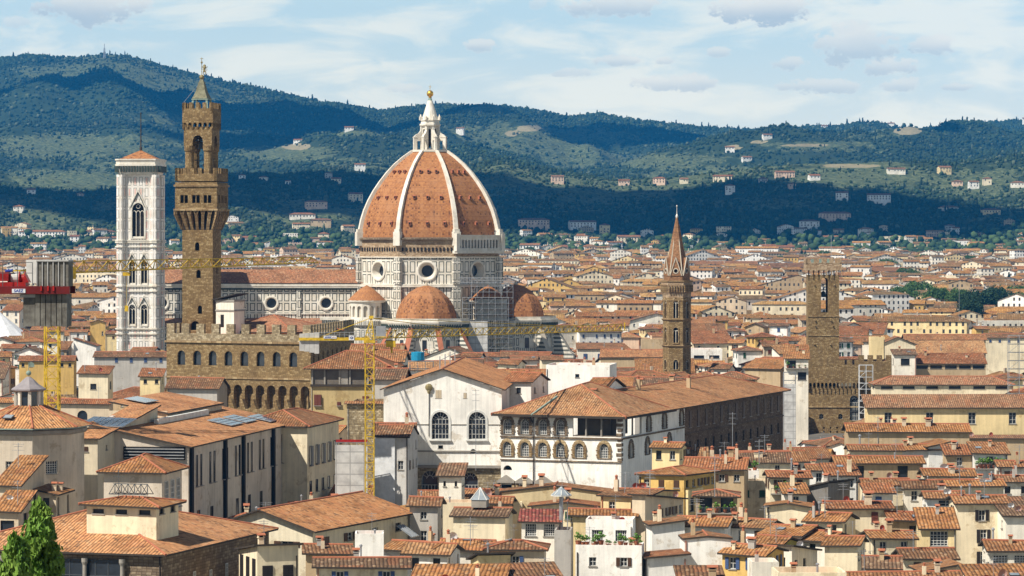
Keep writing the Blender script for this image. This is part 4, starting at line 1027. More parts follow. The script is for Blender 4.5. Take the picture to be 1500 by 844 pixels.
# nave
nv = link('nave', None, cath)
xa, xb = -104.0, -24.0
b = MB(); nwin = []
NW_X = [-37.5 - 20.0*i for i in range(4)]
b.wall((xa, -10.5, 0), (1, 0), rect(0, xb - xa, 26, 41.0), [circle(x - xa, 36.0, 2.4) for x in NW_X], 1.2, 0, 1)
b.box(xa, xb, -10.4, 10.5, 20, 40.9, 0)
b.m[-6:] = [0]*6
del b.f[-6:]; del b.m[-6:]; del b.t[-6:]
b.poly([(xa, 10.5, 0), (xa, -10.5, 0), (xa, -10.5, 41), (xa, 0, 47.0), (xa, 10.5, 41)], 0); b.poly([(xa, 10.5, 20), (xb, 10.5, 20), (xb, 10.5, 41), (xa, 10.5, 41)], 0)
nw = b.build('clerestory', ['nave_marble', 'white_marble'], nv)
rw2 = ring_local(2.75, 1.75, .9)
for x in NW_X: link('round_window', rw2, nw, None, (x, -10.52, 36.0), 0)
b = MB(); b.box(xa, xb, -11.3, -10.5, 40.9, 41.6, 1); b.box(xa, xb, -11.7, -10.5, 41.6, 42.2, 0); b.box(xa, xb, -11.9, -10.5, 42.2, 43.2, 0); b.box(xa, xb, -10.9, -10.5, 32.0, 32.4, 0)
for i in range(5): b.box(-27.5 - 20*i - .8, -27.5 - 20*i + .8, -11.1, -10.5, 29, 40.9, 2)
b.build('cornice', ['white_marble', 'green_marble', 'panelled_marble_small'], nv)
b = MB(); b.slab([(xa, -12.0, 43.4), (xb, -12.0, 43.4), (xb, 0, 48.3), (xa, 0, 48.3)], .3, 0, 1); b.slab([(xb, 12, 43.4), (xa, 12, 43.4), (xa, 0, 48.3), (xb, 0, 48.3)], .3, 0, 1)
b.build('roof', ['roof_tiles', 'dark_trim'], nv, (.40, .19, .10))
b = MB(); b.slab([(xa, -21, 27.3), (xb, -21, 27.3), (xb, -10.6, 30.6), (xa, -10.6, 30.6)], .3, 0, 1); b.build('aisle_roof', ['roof_tiles', 'dark_trim'], nv, (.36, .19, .11))
b = MB(); b.wall((xa, -20, 0), (1, 0), rect(0, xb - xa, 0, 27), [], .5, 0); b.poly([(xa, -10, 0), (xa, -20, 0), (xa, -20, 27), (xa, -10, 30)], 0); b.box(xa, xb, -21, -20, 25.2, 26.9, 1); b.box(xb - 14, xb + 8, -24, -18, 0, 30.2, 0); b.box(xb - 14.6, xb + 8, -24.8, -18, 30.2, 31.2, 1)
b.build('aisle_wall', ['panelled_marble_small', 'white_marble'], nv)

# pale repair scaffold against the drum
scf = thing('scaffold', 'grey tube scaffold with netting wrapped round the drum beneath the marble gallery', 'scaffold', (CX, CY, 0), R(-1))
def scaffold(t, x0, x1, y0, y1, z0, z1, sx_=2.2, sz_=2.0, r=.11, mt='steel', boards=True):
    b = MB(); nx = max(1, round((x1-x0)/sx_)); nz = max(1, round((z1-z0)/sz_))
    for j, y in enumerate((y0, y1)):
        for i in range(nx + 1): x = x0 + (x1-x0)*i/nx; b.bar((x, y, z0), (x, y, z1), r)
        for k in range(nz + 1): z = z0 + (z1-z0)*k/nz; b.bar((x0, y, z), (x1, y, z), r*.8)
        if j == 0:
            for i in range(0, nx, 2): 
                for k in range(0, nz, 2): b.bar((x0 + (x1-x0)*i/nx, y, z0 + (z1-z0)*k/nz), (x0 + (x1-x0)*(i+1)/nx, y, z0 + (z1-z0)*(k+1)/nz), r*.7)
    for i in range(nx + 1):
        x = x0 + (x1-x0)*i/nx
        for k in range(nz + 1): z = z0 + (z1-z0)*k/nz; b.bar((x, y0, z), (x, y1, z), r*.7)
    b.build('scaffold_frame', [mt], t)
    if boards:
        b = MB()
        for k in range(1, nz + 1, 1): z = z0 + (z1-z0)*k/nz; b.box(x0, x1, y0 + .1, y1 - .1, z - .12, z - .04)
        b.build('walk_board', ['grey_stone'], t)
scaffold(scf, 13.0, 29.5, -33.5, -29.5, 0, 38.5)
scaffold(scf, 16, 31, -29.5, -25.5, 20, 44.5)
b = MB(); b.truss((11.5, -29, 44.6), (31.5, -29, 44.6), 1.2, 1.8, 12, .12); b.build('bridging_truss', ['steel'], scf)
b = MB(); b.box(15, 22, -33.9, -33.7, 8, 30); b.box(18, 29, -29.75, -29.6, 30, 38.0); b.build('netting', ['netting'], scf)

# ---- bell tower
ct = thing('bell_tower', 'tall square bell tower of white, green and pink marble with a low tiled roof', 'bell tower', (xat(207.5, 1125), 1113, 0), R(-2.5))
footprint(xat(207, 1140) - 12, 1128, 0, 24, 26)
Wt = 6.1
LV = [(0, 25.6), (25.6, 40.8), (40.8, 56.6), (56.6, 82.3)]
b = MB(); wpl = []
for side in range(4):
    ud = [(1, 0), (0, 1), (-1, 0), (0, -1)][side]; o = [(-Wt, -Wt + 7, 0), (Wt, -Wt + 7, 0), (Wt, Wt + 7, 0), (-Wt, Wt + 7, 0)][side]; L = 2*Wt
    holes = [[], [(L/2 - 2.15, 28.6, 2.2, 7.4), (L/2 + 2.15, 28.6, 2.2, 7.4)], [(L/2 - 2.15, 43.2, 2.2, 8.2), (L/2 + 2.15, 43.2, 2.2, 8.2)], [(L/2, 59.8, 4.3, 12.4)]]
    for (z0, z1), hs in zip(LV, holes):
        b.wall(o, ud, rect(0, L, z0, z1), [arch(u, z, w, h, 10, .25) for u, z, w, h in hs], 1.1, 0, 1)
        if side in (0, 1): wpl += [(o, ud, *x) for x in hs]
b.box(-Wt + 1.2, Wt - 1.2, 7 - Wt + 1.2, 7 + Wt - 1.2, 0, 82, 2)
ctw = b.build('tower_wall', ['tower_marble', 'white_marble', 'dark'], ct)
for o, ud, u, z, w, h in wpl:
    nx, ny = ud[1], -ud[0]; k = 3 if w > 4 else 2; f = MB()
    for i in range(1, k): x = -w/2 + w*i/k; f.bar((x, 0, 0), (x, 0, h*.72), .20, 0, None, 6)
    for i in range(k): xm = -w/2 + w*(i + .5)/k; rr = w/k/2; pp = [(xm + math.cos(math.pi*j/6)*rr, 0, h*.70 + math.sin(math.pi*j/6)*rr*1.4) for j in range(7)]; [f.bar(p, q2, .2) for p, q2 in zip(pp, pp[1:])]
    f.lathe([(.2, 0), (.2, .01)], 3); pp = [(math.cos(math.pi*j/8)*w*.16, 0, h*.9 + math.sin(math.pi*j/8)*w*.16) for j in range(17)]; [f.bar(p, q2, .16) for p, q2 in zip(pp, pp[1:])]
    f.box(-w/2, w/2, -.25, .1, 0, .5)
    outer = [(x*1.16 , zz*1.03 + (.0 if zz > .1 else -.1)) for x, zz in arch(0, 0, w, h, 10, .25)]
    frame_poly(f, [(x*1.28, zz*1.05 if zz > .1 else -.3) for x, zz in arch(0, 0, w, h, 10, .25)], arch(0, 0, w, h, 10, .25), -.62, -.32, 0)
    # steep marble gable over the opening
    gw = w*.5 + 1.0; gz = h*.86; gp = h + (3.4 if w > 4 else 1.9)
    for p, q2 in (((-gw, -.6, gz), (0, -.6, gp + 1.2)), ((gw, -.6, gz), (0, -.6, gp + 1.2))): f.bar(p, q2, .34, 0); f.bar((p[0]*.78, p[1], p[2] + .2), (0, -.58, gp + .3), .2, 1)
    link('tracery_window', f.mesh('tracery_window', ['white_marble', 'green_marble']), ct, None, (o[0] + ud[0]*u - nx*.35, o[1] + ud[1]*u - ny*.35, z), math.atan2(ud[1], ud[0]))
for sx_ in (-1, 1):
    for sy_ in (-1, 1):
        b = MB(); b.lathe([(1.65, 0), (1.65, 82.3)], 8, c=(sx_*Wt, 7 + sy_*Wt), rot=R(22.5)); b.build('corner_buttress', ['tower_marble'], ct)
b = MB()
for z in (12.5, 25.4, 40.6, 56.4, 58.6, 72.0 - 14, 42.4, 27.2):
    b.box(-Wt - .5, Wt + .5, 7 - Wt - .5, 7 + Wt + .5, z, z + .45, 0)
    for sx_ in (-1, 1):
        for sy_ in (-1, 1): b.lathe([(1.6, z - .1), (2.15, z), (2.15, z + .45), (1.6, z + .5)], 8, c=(sx_*Wt, 7 + sy_*Wt), rot=R(22.5))
b.build('string_course', ['white_marble'], ct)
b = MB(); E = Wt + .75
for z0, z1, e0, e1 in ((82.3, 83.4, .2, .5), (83.4, 85.4, .5, 1.0), (85.4, 86.0, 1.3, 1.3), (86.0, 87.4, 1.05, 1.05), (87.4, 87.9, 1.35, 1.35)):
    q0, q1 = E + e0, E + e1; c45 = 1.6
    pts = lambda q_: [(-q_ + c45, -q_), (q_ - c45, -q_), (q_, -q_ + c45), (q_, q_ - c45), (q_ - c45, q_), (-q_ + c45, q_), (-q_, q_ - c45), (-q_, -q_ + c45)]
    lo, hi = [(x, y + 7, z0) for x, y in pts(q0)], [(x, y + 7, z1) for x, y in pts(q1)]
    b.add(lo + hi, [(k, (k+1) % 8, 8 + (k+1) % 8, 8 + k) for k in range(8)] + [tuple(range(8, 16)), tuple(range(8))[::-1]], 0)
for side in range(4):
    for i in range(15):
        t = (i - 7)*.98; p = [(t, -E - .9), (E + .9, t), (t, E + .9), (-E - .9, t)][side]
        b.cbox((p[0], p[1] + 7, 83.2), .42 if side % 2 == 0 else .9, .9 if side % 2 == 0 else .42, 2.2, 0, 1)
b.build('crown_cornice', ['white_marble', 'green_marble'], ct)
b = MB(); b.lathe([(9.4, 87.9), (0.1, 91.2)], 4, c=(0, 7), rot=R(45)); b.build('roof', ['dome_tiles'], ct)
b = MB(); b.lathe([(.5, 91), (.5, 92.2), (.25, 92.4), (.14, 104), (.28, 104.3), (0, 105)], 8, c=(0, 7)); b.build('flagpole', ['dark_trim'], ct)

# ---- palace with its crenellated tower
PA = (xat(244, 752), 752.0); PB = (xat(455, 735), 735.0); pw = math.hypot(PB[0]-PA[0], PB[1]-PA[1]); prz = math.atan2(PB[1]-PA[1], PB[0]-PA[0])
pal = thing('palace', 'brown stone crenellated palace with a tall corbelled clock tower bearing a gold vane', 'palace', (PA[0], PA[1], 0), prz)
footprint(PA[0], PA[1], prz, pw, 32, 1.0)
pd = 58.0; SD = (-.312, .950); SA = math.atan2(SD[1], SD[0])
b = MB(); ov = 1.5
# lower body, set back under the gallery
b.wall((ov, ov, 0), (1, 0), rect(0, pw - 2*ov, 0, 25), [arch(pw - 2*ov - 3.2 - i*7, 14, 1.6, 3.2) for i in range(2)], .5, 0); b.wall((pw - ov, ov, 0), SD, rect(0, pd, 0, 25), [], 0, 0); b.wall((ov, pd, 0), (0, -1), rect(0, pd - ov, 0, 25), [], 0, 0)
wx = [xp for xp in (266, 289.5, 312.5, 335.7, 359, 382.6, 406, 430)]
wu = [(x - 244)/(455 - 244)*pw for x in wx]
b.wall((0, 0, 0), (1, 0), rect(0, pw, 25.5, 34.0), [arch(u, 28.4, 2.15, 3.5) for u in wu], .9, 0)
b.wall((pw, 0, 0), SD, rect(0, pd, 21, 34.0), [arch(4 + 6*i, 28.4, 2.0, 3.5) for i in range(8)], .9, 0); b.wall((0, pd, 0), (0, -1), rect(0, pd, 21, 34.0), [], .9, 0)
# machicolation arches: a wall of arches flush with the gallery face, open below
nA = 13; stp = pw/nA; oc = [(0, 25.5), (0, 20.6)]
for i in range(nA):
    u0 = i*stp; r_ = stp/2 - .38; uc = u0 + stp/2
    oc += [(uc - r_, 20.6)] + [(uc - math.cos(math.pi*k/8)*r_, 22.8 + math.sin(math.pi*k/8)*r_) for k in range(9)] + [(uc + r_, 20.6)]
oc += [(pw, 20.6), (pw, 25.5)]
b.wall((0, 0, 0), (1, 0), oc[::-1][0:0] + list(reversed([(0, 25.5)] + [])) if False else [(p[0], p[1]) for p in ([oc[1]] + oc[2:] + [oc[0]])], [], 0, 0)
for i in range(nA + 1):
    u0 = i*stp; vs = [(u0 - .38, y, z) for y, z in ((0, 23), (0, 20.6), (ov, 18.2), (ov, 25))] + [(u0 + .38, y, z) for y, z in ((0, 23), (0, 20.6), (ov, 18.2), (ov, 25))]
    b.add(vs, [(0, 1, 2, 3), (7, 6, 5, 4), (1, 5, 6, 2)], 2)
b.box(0.3, pw - .3, .1, ov, 25.2, 25.45, 0)
pw_ = b.build('wall', ['brown_stone', 'dark', 'brown_stone_trim'], pal)
for u in wu: link('window', window_mesh(2.2, 3.6, 'dark', True), pal, (.05, .04, .03), (u, .75, 28.4), 0)
for i in range(8): link('window', window_mesh(2.0, 3.6, 'dark', True), pal, (.05, .04, .03), (pw - .75 + SD[0]*(4 + 6*i), SD[1]*(4 + 6*i) - .25, 28.4), SA)
b = MB()
for z, e in ((25.5, .22), (34.0, .38)): b.box(-e, pw + e, -e, .05, z - .2, z + .25); b.add([(pw + SD[0]*t_ + n_*.95, SD[1]*t_ + n_*.31 + .05, zq) for zq in (z - .2, z + .25) for t_, n_ in ((0, -.1), (0, e), (pd, e), (pd, -.1))], [(0, 1, 5, 4), (1, 2, 6, 5), (2, 3, 7, 6), (4, 5, 6, 7), (3, 2, 1, 0)])
b.build('string_course', ['brown_stone_trim'], pal)
def merlons(mb, p, q2, z0, zp, zm, th, mw, gp, inward, m=0):
    p = Vector((*p, 0)); q2 = Vector((*q2, 0)); dn = (q2 - p); L = dn.length; dn.normalize(); nn = Vector((*inward, 0)); an = math.atan2(dn.y, dn.x)
    c = p + dn*L/2 + nn*th/2; mb.cbox((c.x, c.y, z0), L, th, zp - z0, an, m)
    n = max(1, round((L + gp)/(mw + gp))); st = (L - mw)/(n - 1) if n > 1 else 0
    for i in range(n): c = p + dn*(mw/2 + st*i) + nn*th/2; mb.cbox((c.x, c.y, zp), mw, th, zm - zp, an, m)
b = MB(); merlons(b, (0, 0), (pw, 0), 34.2, 36.0, 38.3, .8, 2.15, 2.15, (0, 1)); merlons(b, (pw + SD[0]*.9, SD[1]*.9), (pw + SD[0]*pd, SD[1]*pd), 34.2, 36.0, 38.3, .8, 1.9, 1.6, (-.95, -.312)); merlons(b, (0, .9), (0, pd), 34.2, 36.0, 38.3, .8, 1.9, 1.9, (1, 0))
b.build('battlement', ['rubble_stone'], pal)
b = MB(); b.slab([(.85, .85, 35.6), (pw - .85, .85, 35.6), (pw - .85 + SD[0]*pd, SD[1]*pd, 35.6), (.85, SD[1]*pd, 35.6)], .5, 0, 0); b.build('gallery_floor', ['terracotta'], pal)
rb, hf = roof_geo(pw - 16, 24, 36.2, 'hip', .30, .6); 
ro = rb.build('roof', ['roof_tiles', 'dark_trim', 'terracotta'], pal, (.46, .22, .12), (5.5, 10, 0)); b = MB(); b.box(5.5, pw - 10.5, 10, 34, 35, 36.2); b.build('attic_wall', ['stucco'], pal, WALLC['tan'])
# tower
tdx, tdy = xat(295.5, 759) - PA[0], 759 - PA[1]
tw = link('tower', None, pal, None, (tdx*math.cos(prz) + tdy*math.sin(prz), -tdx*math.sin(prz) + tdy*math.cos(prz), 0), R(15.5))
h_ = 3.8
b = MB(); tz = lambda py: zat(py, 760)
hs = [[arch(h_ + (x - 290.5)/6.03, tz(y) - .2, 1.1, 2.0) for x, y in ((290, 366), (292, 406), (294, 458))] + [arch(h_ - .6, 36.6, 2.2, 2.2)], [arch(h_, 50, 1.1, 2.0)], [], []]
def sqwalls(mb, h, z0, z1, holes=None, dep=.6, m=0, mr=None):
    for side in range(4):
        ud = [(1, 0), (0, 1), (-1, 0), (0, -1)][side]; o = [(-h, -h, 0), (h, -h, 0), (h, h, 0), (-h, h, 0)][side]
        mb.wall(o, ud, rect(0, 2*h, z0, z1), (holes[side] if holes else []), dep, m, mr)
sqwalls(b, h_, 30, 61.5, hs, .8, 0); b.box(-h_ + .9, h_ - .9, -h_ + .9, h_ - .9, 30, 61, 1)
# flared corbelling with pointed arches, then the gallery storey
g_ = 5.2; z0c, zgal, zg1 = tz(337), tz(308), tz(268)
b.add([(s1*h_, s2*h_, z0c) for s1, s2 in ((-1, -1), (1, -1), (1, 1), (-1, 1))] + [(s1*(h_ + .25), s2*(h_ + .25), zgal) for s1, s2 in ((-1, -1), (1, -1), (1, 1), (-1, 1))], [(k, (k+1) % 4, 4 + (k+1) % 4, 4 + k) for k in range(4)], 1)
npt = 6; stp = 2*g_/npt
for side in range(4):
    an = R(90*side); Tt = lambda x, y: (x*math.cos(an) - y*math.sin(an), x*math.sin(an) + y*math.cos(an))
    for i in range(npt + 1):
        u = -g_ + stp*i; uin = u*h_/g_; wdt = .34
        vs = [(*Tt(uu + s_*wdt, y), z) for s_ in (-1, 1) for uu, y, z in ((u, -g_, zgal - 1.2), (u, -g_, zgal - .2), (uin, -h_, zgal - .2), (uin, -h_, z0c))]
        b.add(vs, [(0, 1, 2, 3), (7, 6, 5, 4), (0, 3, 7, 4), (1, 0, 4, 5)], 2)
    oc = [(-g_, zgal - 1.2)]
    for i in range(npt):
        uc = -g_ + stp*(i + .5); r_ = stp/2 - .34
        oc += [(uc - r_, zgal - 1.2), (uc - r_*.7, zgal - .6), (uc, zgal - .05), (uc + r_*.7, zgal - .6), (uc + r_, zgal - 1.2)]
    oc += [(g_, zgal - 1.2), (g_, zgal + .6), (-g_, zgal + .6)]
    d0 = Tt(1, 0); o0 = Tt(0, -g_); b.wall((o0[0], o0[1], 0), (d0[0], d0[1]), oc, [], 0, 2)
b.box(-g_ + .02, g_ - .02, -g_ + .02, g_ - .02, zgal - .1, zgal + .5, 0)
gw_ = [(-2.95, ), (0, ), (2.85, )]
hs2 = [[rect(g_ + u[0] - .95, g_ + u[0] - .08, tz(298), tz(286.5)) for u in gw_] + [rect(g_ + u[0] + .08, g_ + u[0] + .95, tz(298), tz(286.5)) for u in gw_]]*4
sqwalls(b, g_, zgal + .5, zg1, hs2, .7, 0)
tww = b.build('shaft', ['brown_stone', 'dark', 'brown_stone_trim'], tw)
b = MB(); b.box(-g_ + .75, g_ - .75, -g_ + .75, g_ - .75, zgal + .6, zg1 - .1); b.build('inner_core', ['dark'], tw)
b = MB()
for z in (tz(308), tz(273)): b.box(-g_ - .3, g_ + .3, -g_ - .3, g_ + .3, z - .15, z + .3)
b.build('string_course', ['brown_stone_trim'], tw)
b = MB()
for (p, q2, inw) in (((-g_, -g_), (g_, -g_), (0, 1)), ((g_, -g_), (g_, g_), (-1, 0)), ((g_, g_), (-g_, g_), (0, -1)), ((-g_, g_), (-g_, -g_), (1, 0))): merlons(b, p, q2, zg1 + .3, zg1 + 2.1, tz(247), .6, .95, .85, inw)
b.box(-g_ + .5, g_ - .5, -g_ + .5, g_ - .5, zg1 + .2, zg1 + .9)
b.build('battlement', ['brown_stone'], tw)
# belfry: four round piers carrying arches
be = 3.5; zb0, zb1 = zg1 + .9, tz(187)
b = MB()
for s1 in (-1, 1):
    for s2 in (-1, 1):
        b.lathe([(1.15, zb0 - 1), (1.1, zb0 + 6.6), (1.3, zb0 + 6.8), (1.4, zb0 + 8.0), (1.2, zb0 + 8.2)], 14, c=(s1*(be - 1.15), s2*(be - 1.15)))
for side in range(4):
    ud = [(1, 0), (0, 1), (-1, 0), (0, -1)][side]; o = [(-be, -be, 0), (be, -be, 0), (be, be, 0), (-be, be, 0)][side]
    zc = zb0 + 8.0; r_ = 1.3; oc = [(0, zc), (be - r_, zc)] + [(be - math.cos(math.pi*k/10)*r_, zc + .6 + math.sin(math.pi*k/10)**.8*r_*1.5) for k in range(11)] + [(be + r_, zc), (2*be, zc), (2*be, zb1), (0, zb1)]
    b.wall(o, ud, oc, [], 0, 0)
    nn = (-ud[1]*-1, ud[0]*-1)
    b.wall((o[0] - ud[1]*1.9*1.0, o[1] + ud[0]*1.9, 0), ud, oc, [], 0, 0)
b.box(-be + .1, be - .1, -be + .1, be - .1, zb1 - 1.0, zb1 - .02)
b.build('belfry', ['brown_stone'], tw)
bl = MB(); bl.lathe([(.9, zb0 + 7.3), (.8, zb0 + 7.8), (.5, zb0 + 8.9), (.1, zb0 + 9.1)], 14); bl.bar((0, 0, zb0 + 9), (0, 0, zb1 - 1), .15); bl.bar((-3, 0, zb0 + 9.4), (3, 0, zb0 + 9.4), .3); bl.bar((0, -3, zb0 + 9.4), (0, 3, zb0 + 9.4), .3); bl.lathe([(.7, zb0 + 3.0), (.6, zb0 + 3.5), (.1, zb0 + 4.3)], 12, c=(.8, .2)); bl.bar((-3, 0, zb0 + 4.6), (3, 0, zb0 + 4.6), .2); bl.build('bell', ['dark_steel'], tw)
t2 = 3.8
b = MB()
for side in range(4):
    an = R(90*side); Tt = lambda x, y: (x*math.cos(an) - y*math.sin(an), x*math.sin(an) + y*math.cos(an)); n6 = 6; st = 2*t2/n6
    oc = [(-t2, zb1)]
    for i in range(n6):
        uc = -t2 + st*(i + .5); r_ = st/2 - .2; oc += [(uc - r_, zb1)] + [(uc - math.cos(math.pi*k/6)*r_, zb1 + .5 + math.sin(math.pi*k/6)*r_*1.2) for k in range(7)] + [(uc + r_, zb1)]
    oc += [(t2, zb1), (t2, tz(167)), (-t2, tz(167))]; d0 = Tt(1, 0); o0 = Tt(0, -t2); b.wall((o0[0], o0[1], 0), (d0[0], d0[1]), oc, [], 0, 0)
    for i in range(n6 + 1):
        u = -t2 + st*i; vs = [(*Tt(min(max(u + s_*.2, -t2), t2), y), z) for s_ in (-1, 1) for y, z in ((-t2, zb1), (-t2, zb1 + 1), (-be, zb1 + 1), (-be, zb1 - .7))]
        b.add(vs, [(0, 1, 2, 3), (7, 6, 5, 4), (0, 3, 7, 4)], 0)
    b.box(-t2 + .1, t2 - .1, -t2 + .1, t2 - .1, zb1 + 1.7, zb1 + 1.9, 0)
for (p, q2, inw) in (((-t2, -t2), (t2, -t2), (0, 1)), ((t2, -t2), (t2, t2), (-1, 0)), ((t2, t2), (-t2, t2), (0, -1)), ((-t2, t2), (-t2, -t2), (1, 0))): merlons(b, p, q2, tz(167), tz(160), tz(151.5), .5, .85, .7, inw)
b.build('upper_battlement', ['brown_stone'], tw)
b = MB(); zs = tz(168)
for s1 in (-1, 1):
    for s2 in (-1, 1): b.bar((s1*2.2, s2*2.2, zs), (s1*1.6, s2*1.6, tz(145)), .45, 1)
b.lathe([(2.6, tz(146)), (2.7, tz(145)), (1.7, tz(135)), (.95, tz(122)), (.6, tz(118)), (.45, tz(116))], 4, rot=R(45), m=0); b.lathe([(2.9, tz(147)), (2.9, tz(145.5))], 4, rot=R(45), m=1); b.build('spire', ['spire_lead', 'verdigris'], tw)
v = link('vane', None, tw); v.location = (0, 0, 0)
b = MB(); b.ball((0, 0, tz(113.5)), .62, n=14, k=8); b.bar((0, 0, tz(116)), (0, 0, tz(88)), .13); b.ball((0, 0, tz(92)), .28); b.bar((-.4, 0, tz(86.5)), (.4, 0, tz(86.5)), .12); b.bar((0, 0, tz(88)), (0, 0, tz(84.5)), .1)
b.build('vane_rod', ['old_gold'], v)
z0 = tz(107.5); L = MB()                # rampant lion of the vane: one body
for c, rx, rz_ in (((.62, 0, z0 + .55), .30, .38), ((.66, 0, z0 + .95), .30, .42), ((.74, 0, z0 + 1.35), .40, .42), ((.70, 0, z0 + 1.78), .34, .33)): L.ball(c, rx, rx*.75, rz_, n=10, k=7)
for p, q2, w in (((.55, 0, z0 + .5), (.35, 0, z0 + .1), .3), ((.35, 0, z0 + .12), (.42, 0, z0 - .45), .2), ((.75, 0, z0 + .5), (1.05, 0, z0 + .15), .3), ((1.05, 0, z0 + .15), (.95, 0, z0 - .4), .2), ((.6, 0, z0 + 1.3), (.15, 0, z0 + 1.45), .22), ((.15, 0, z0 + 1.45), (.1, 0, z0 + 1.7), .16),
                 ((.65, 0, z0 + 1.05), (.2, 0, z0 + .95), .22), ((.95, 0, z0 + .5), (1.3, 0, z0 + .75), .12), ((1.3, 0, z0 + .75), (1.25, 0, z0 + 1.35), .12), ((1.25, 0, z0 + 1.35), (1.4, 0, z0 + 1.6), .22), ((.5, 0, z0 + 1.8), (.3, 0, z0 + 1.74), .22)): L.bar(p, q2, w, 0, w*.8, 6)
L.build('lion', ['old_gold'], v)
b = MB(); b.bar((-.2, 0, tz(120)), (-3.6, -3.6, tz(152)), .07); b.build('stay_wire', ['steel'], tw)
# stair turret beside the tower
tx = tw.location.x + 5.9
b = MB(); b.box(tx, tx + 5.0, 6.5, 11.5, 34, 43.6, 0); b.box(tx - .15, tx + 5.15, 6.35, 11.6, 41.2, 41.6, 1); b.box(tx - .15, tx + 5.15, 6.35, 11.6, 43.5, 44.0, 1)
b.box(tx + 1.3, tx + 2.2, 6.44, 6.5, 37.4, 40.4, 2); b.build('turret', ['stucco', 'grey_stone', 'dark'], pal, WALLC['off-white'])
rb, hf = roof_geo(5.4, 5.4, 44.0, 'sl', .22, .5); rb.build('turret_roof', ['roof_tiles', 'dark_trim', 'terracotta'], pal, ROOFC['terracotta'], (tx - .2, 6.3, 0))

# ---- slender hexagonal brick spire
ST = (xat(991.5, 990), 990.0); sp = thing('spired_tower', 'slender hexagonal stone bell tower ending in a sharp terracotta spire', 'bell tower', (ST[0], ST[1], 0), 0.0)
footprint(ST[0] - 6, ST[1] - 6, 0, 12, 12)
Rh = 4.45; a0 = -68.0
sv = lambda py: zat(py, 987)
def hexa(r_): return [(r_*math.cos(R(a0 + 60*k)), r_*math.sin(R(a0 + 60*k))) for k in range(6)]
b = MB(); hx = hexa(Rh); wins_ = []
for k in range(6):
    p, q2 = hx[k], hx[(k+1) % 6]; L = math.hypot(q2[0]-p[0], q2[1]-p[1]); ud = ((q2[0]-p[0])/L, (q2[1]-p[1])/L); front = ud[0] > -.4 and (ud[1], -ud[0])[1] < .3
    hol = [arch(L/2, sv(466), 1.5, 6.2, 8, .1), arch(L/2, sv(502), 1.5, 4.8, 8, .1), arch(L/2, sv(541), 1.5, 3.0, 8, .1)] if front else []
    if front:
        for (z, h) in ((sv(466), 6.2), (sv(502), 4.8), (sv(541), 3.0)): wins_.append((p, ud, L, z, h))
    b.wall((*p, 0), ud, rect(0, L, 0, sv(413)), hol, .8, 0)
b.lathe([(Rh - 1.3, 0), (Rh - 1.3, sv(415))], 6, rot=R(a0), m=1)
b.build('shaft', ['brown_stone', 'dark'], sp)
for p, ud, L, z, h in wins_:
    f = MB(); f.bar((0, 0, 0), (0, 0, h*.8), .2, 0, None, 6)
    for s_ in (-1, 1): pp = [(s_*.37 + math.cos(math.pi*j/6)*.37, 0, h*.72 + math.sin(math.pi*j/6)*.4) for j in range(7)]; [f.bar(x, y, .16) for x, y in zip(pp, pp[1:])]
    frame_poly(f, [(x*1.35, zz*1.07 if zz > .1 else -.2) for x, zz in arch(0, 0, 1.5, h, 8, .1)], arch(0, 0, 1.5, h, 8, .1), -.5, -.32, 1)
    f.box(-1.0, 1.0, -.6, -.2, -.35, 0, 1); link('bell_opening', f.mesh('bell_opening', ['white_marble', 'brown_stone_trim']), sp, None, (p[0] + ud[0]*L/2 - ud[1]*.3, p[1] + ud[1]*L/2 + ud[0]*.3, z), math.atan2(ud[1], ud[0]))
for z, e in ((sv(468.5), .45), (sv(507), .45)): b = MB(); b.lathe([(Rh, z - .4), (Rh + e, z), (Rh + e, z + .35), (Rh, z + .4)], 6, rot=R(a0), m=0); b.build('string_course', ['brown_stone_trim'], sp)
b = MB()
for z, e in ((sv(413), .75), (sv(440), .2)): b.lathe([(Rh, z - .4), (Rh + e, z), (Rh + e, z + .35), (Rh, z + .4)], 6, rot=R(a0), m=0)
b.lathe([(Rh + .02, sv(436)), (Rh + .15, sv(428)), (Rh + .5, sv(420)), (Rh + .5, sv(413))], 6, rot=R(a0), m=1)
hx2 = hexa(Rh + .45)
for k in range(6):
    p, q2 = Vector((*hx2[k], 0)), Vector((*hx2[(k+1) % 6], 0)); an = math.atan2((q2-p).y, (q2-p).x)
    for i in range(6): c = p + (q2 - p)*((i + .5)/6); b.cbox((c.x, c.y, sv(428)), .32, .9, 2.2, an, 0)
b.build('corbel_course', ['brown_stone_trim', 'rough_brick'], sp)
b = MB(); b.lathe([(Rh - .35, sv(412)), (Rh - .35, sv(402)), (Rh - .6, sv(401)), (.28, sv(318)), (.0, sv(317))], 6, rot=R(a0), m=0); spr = b.build('spire', ['spire_brick'], sp)
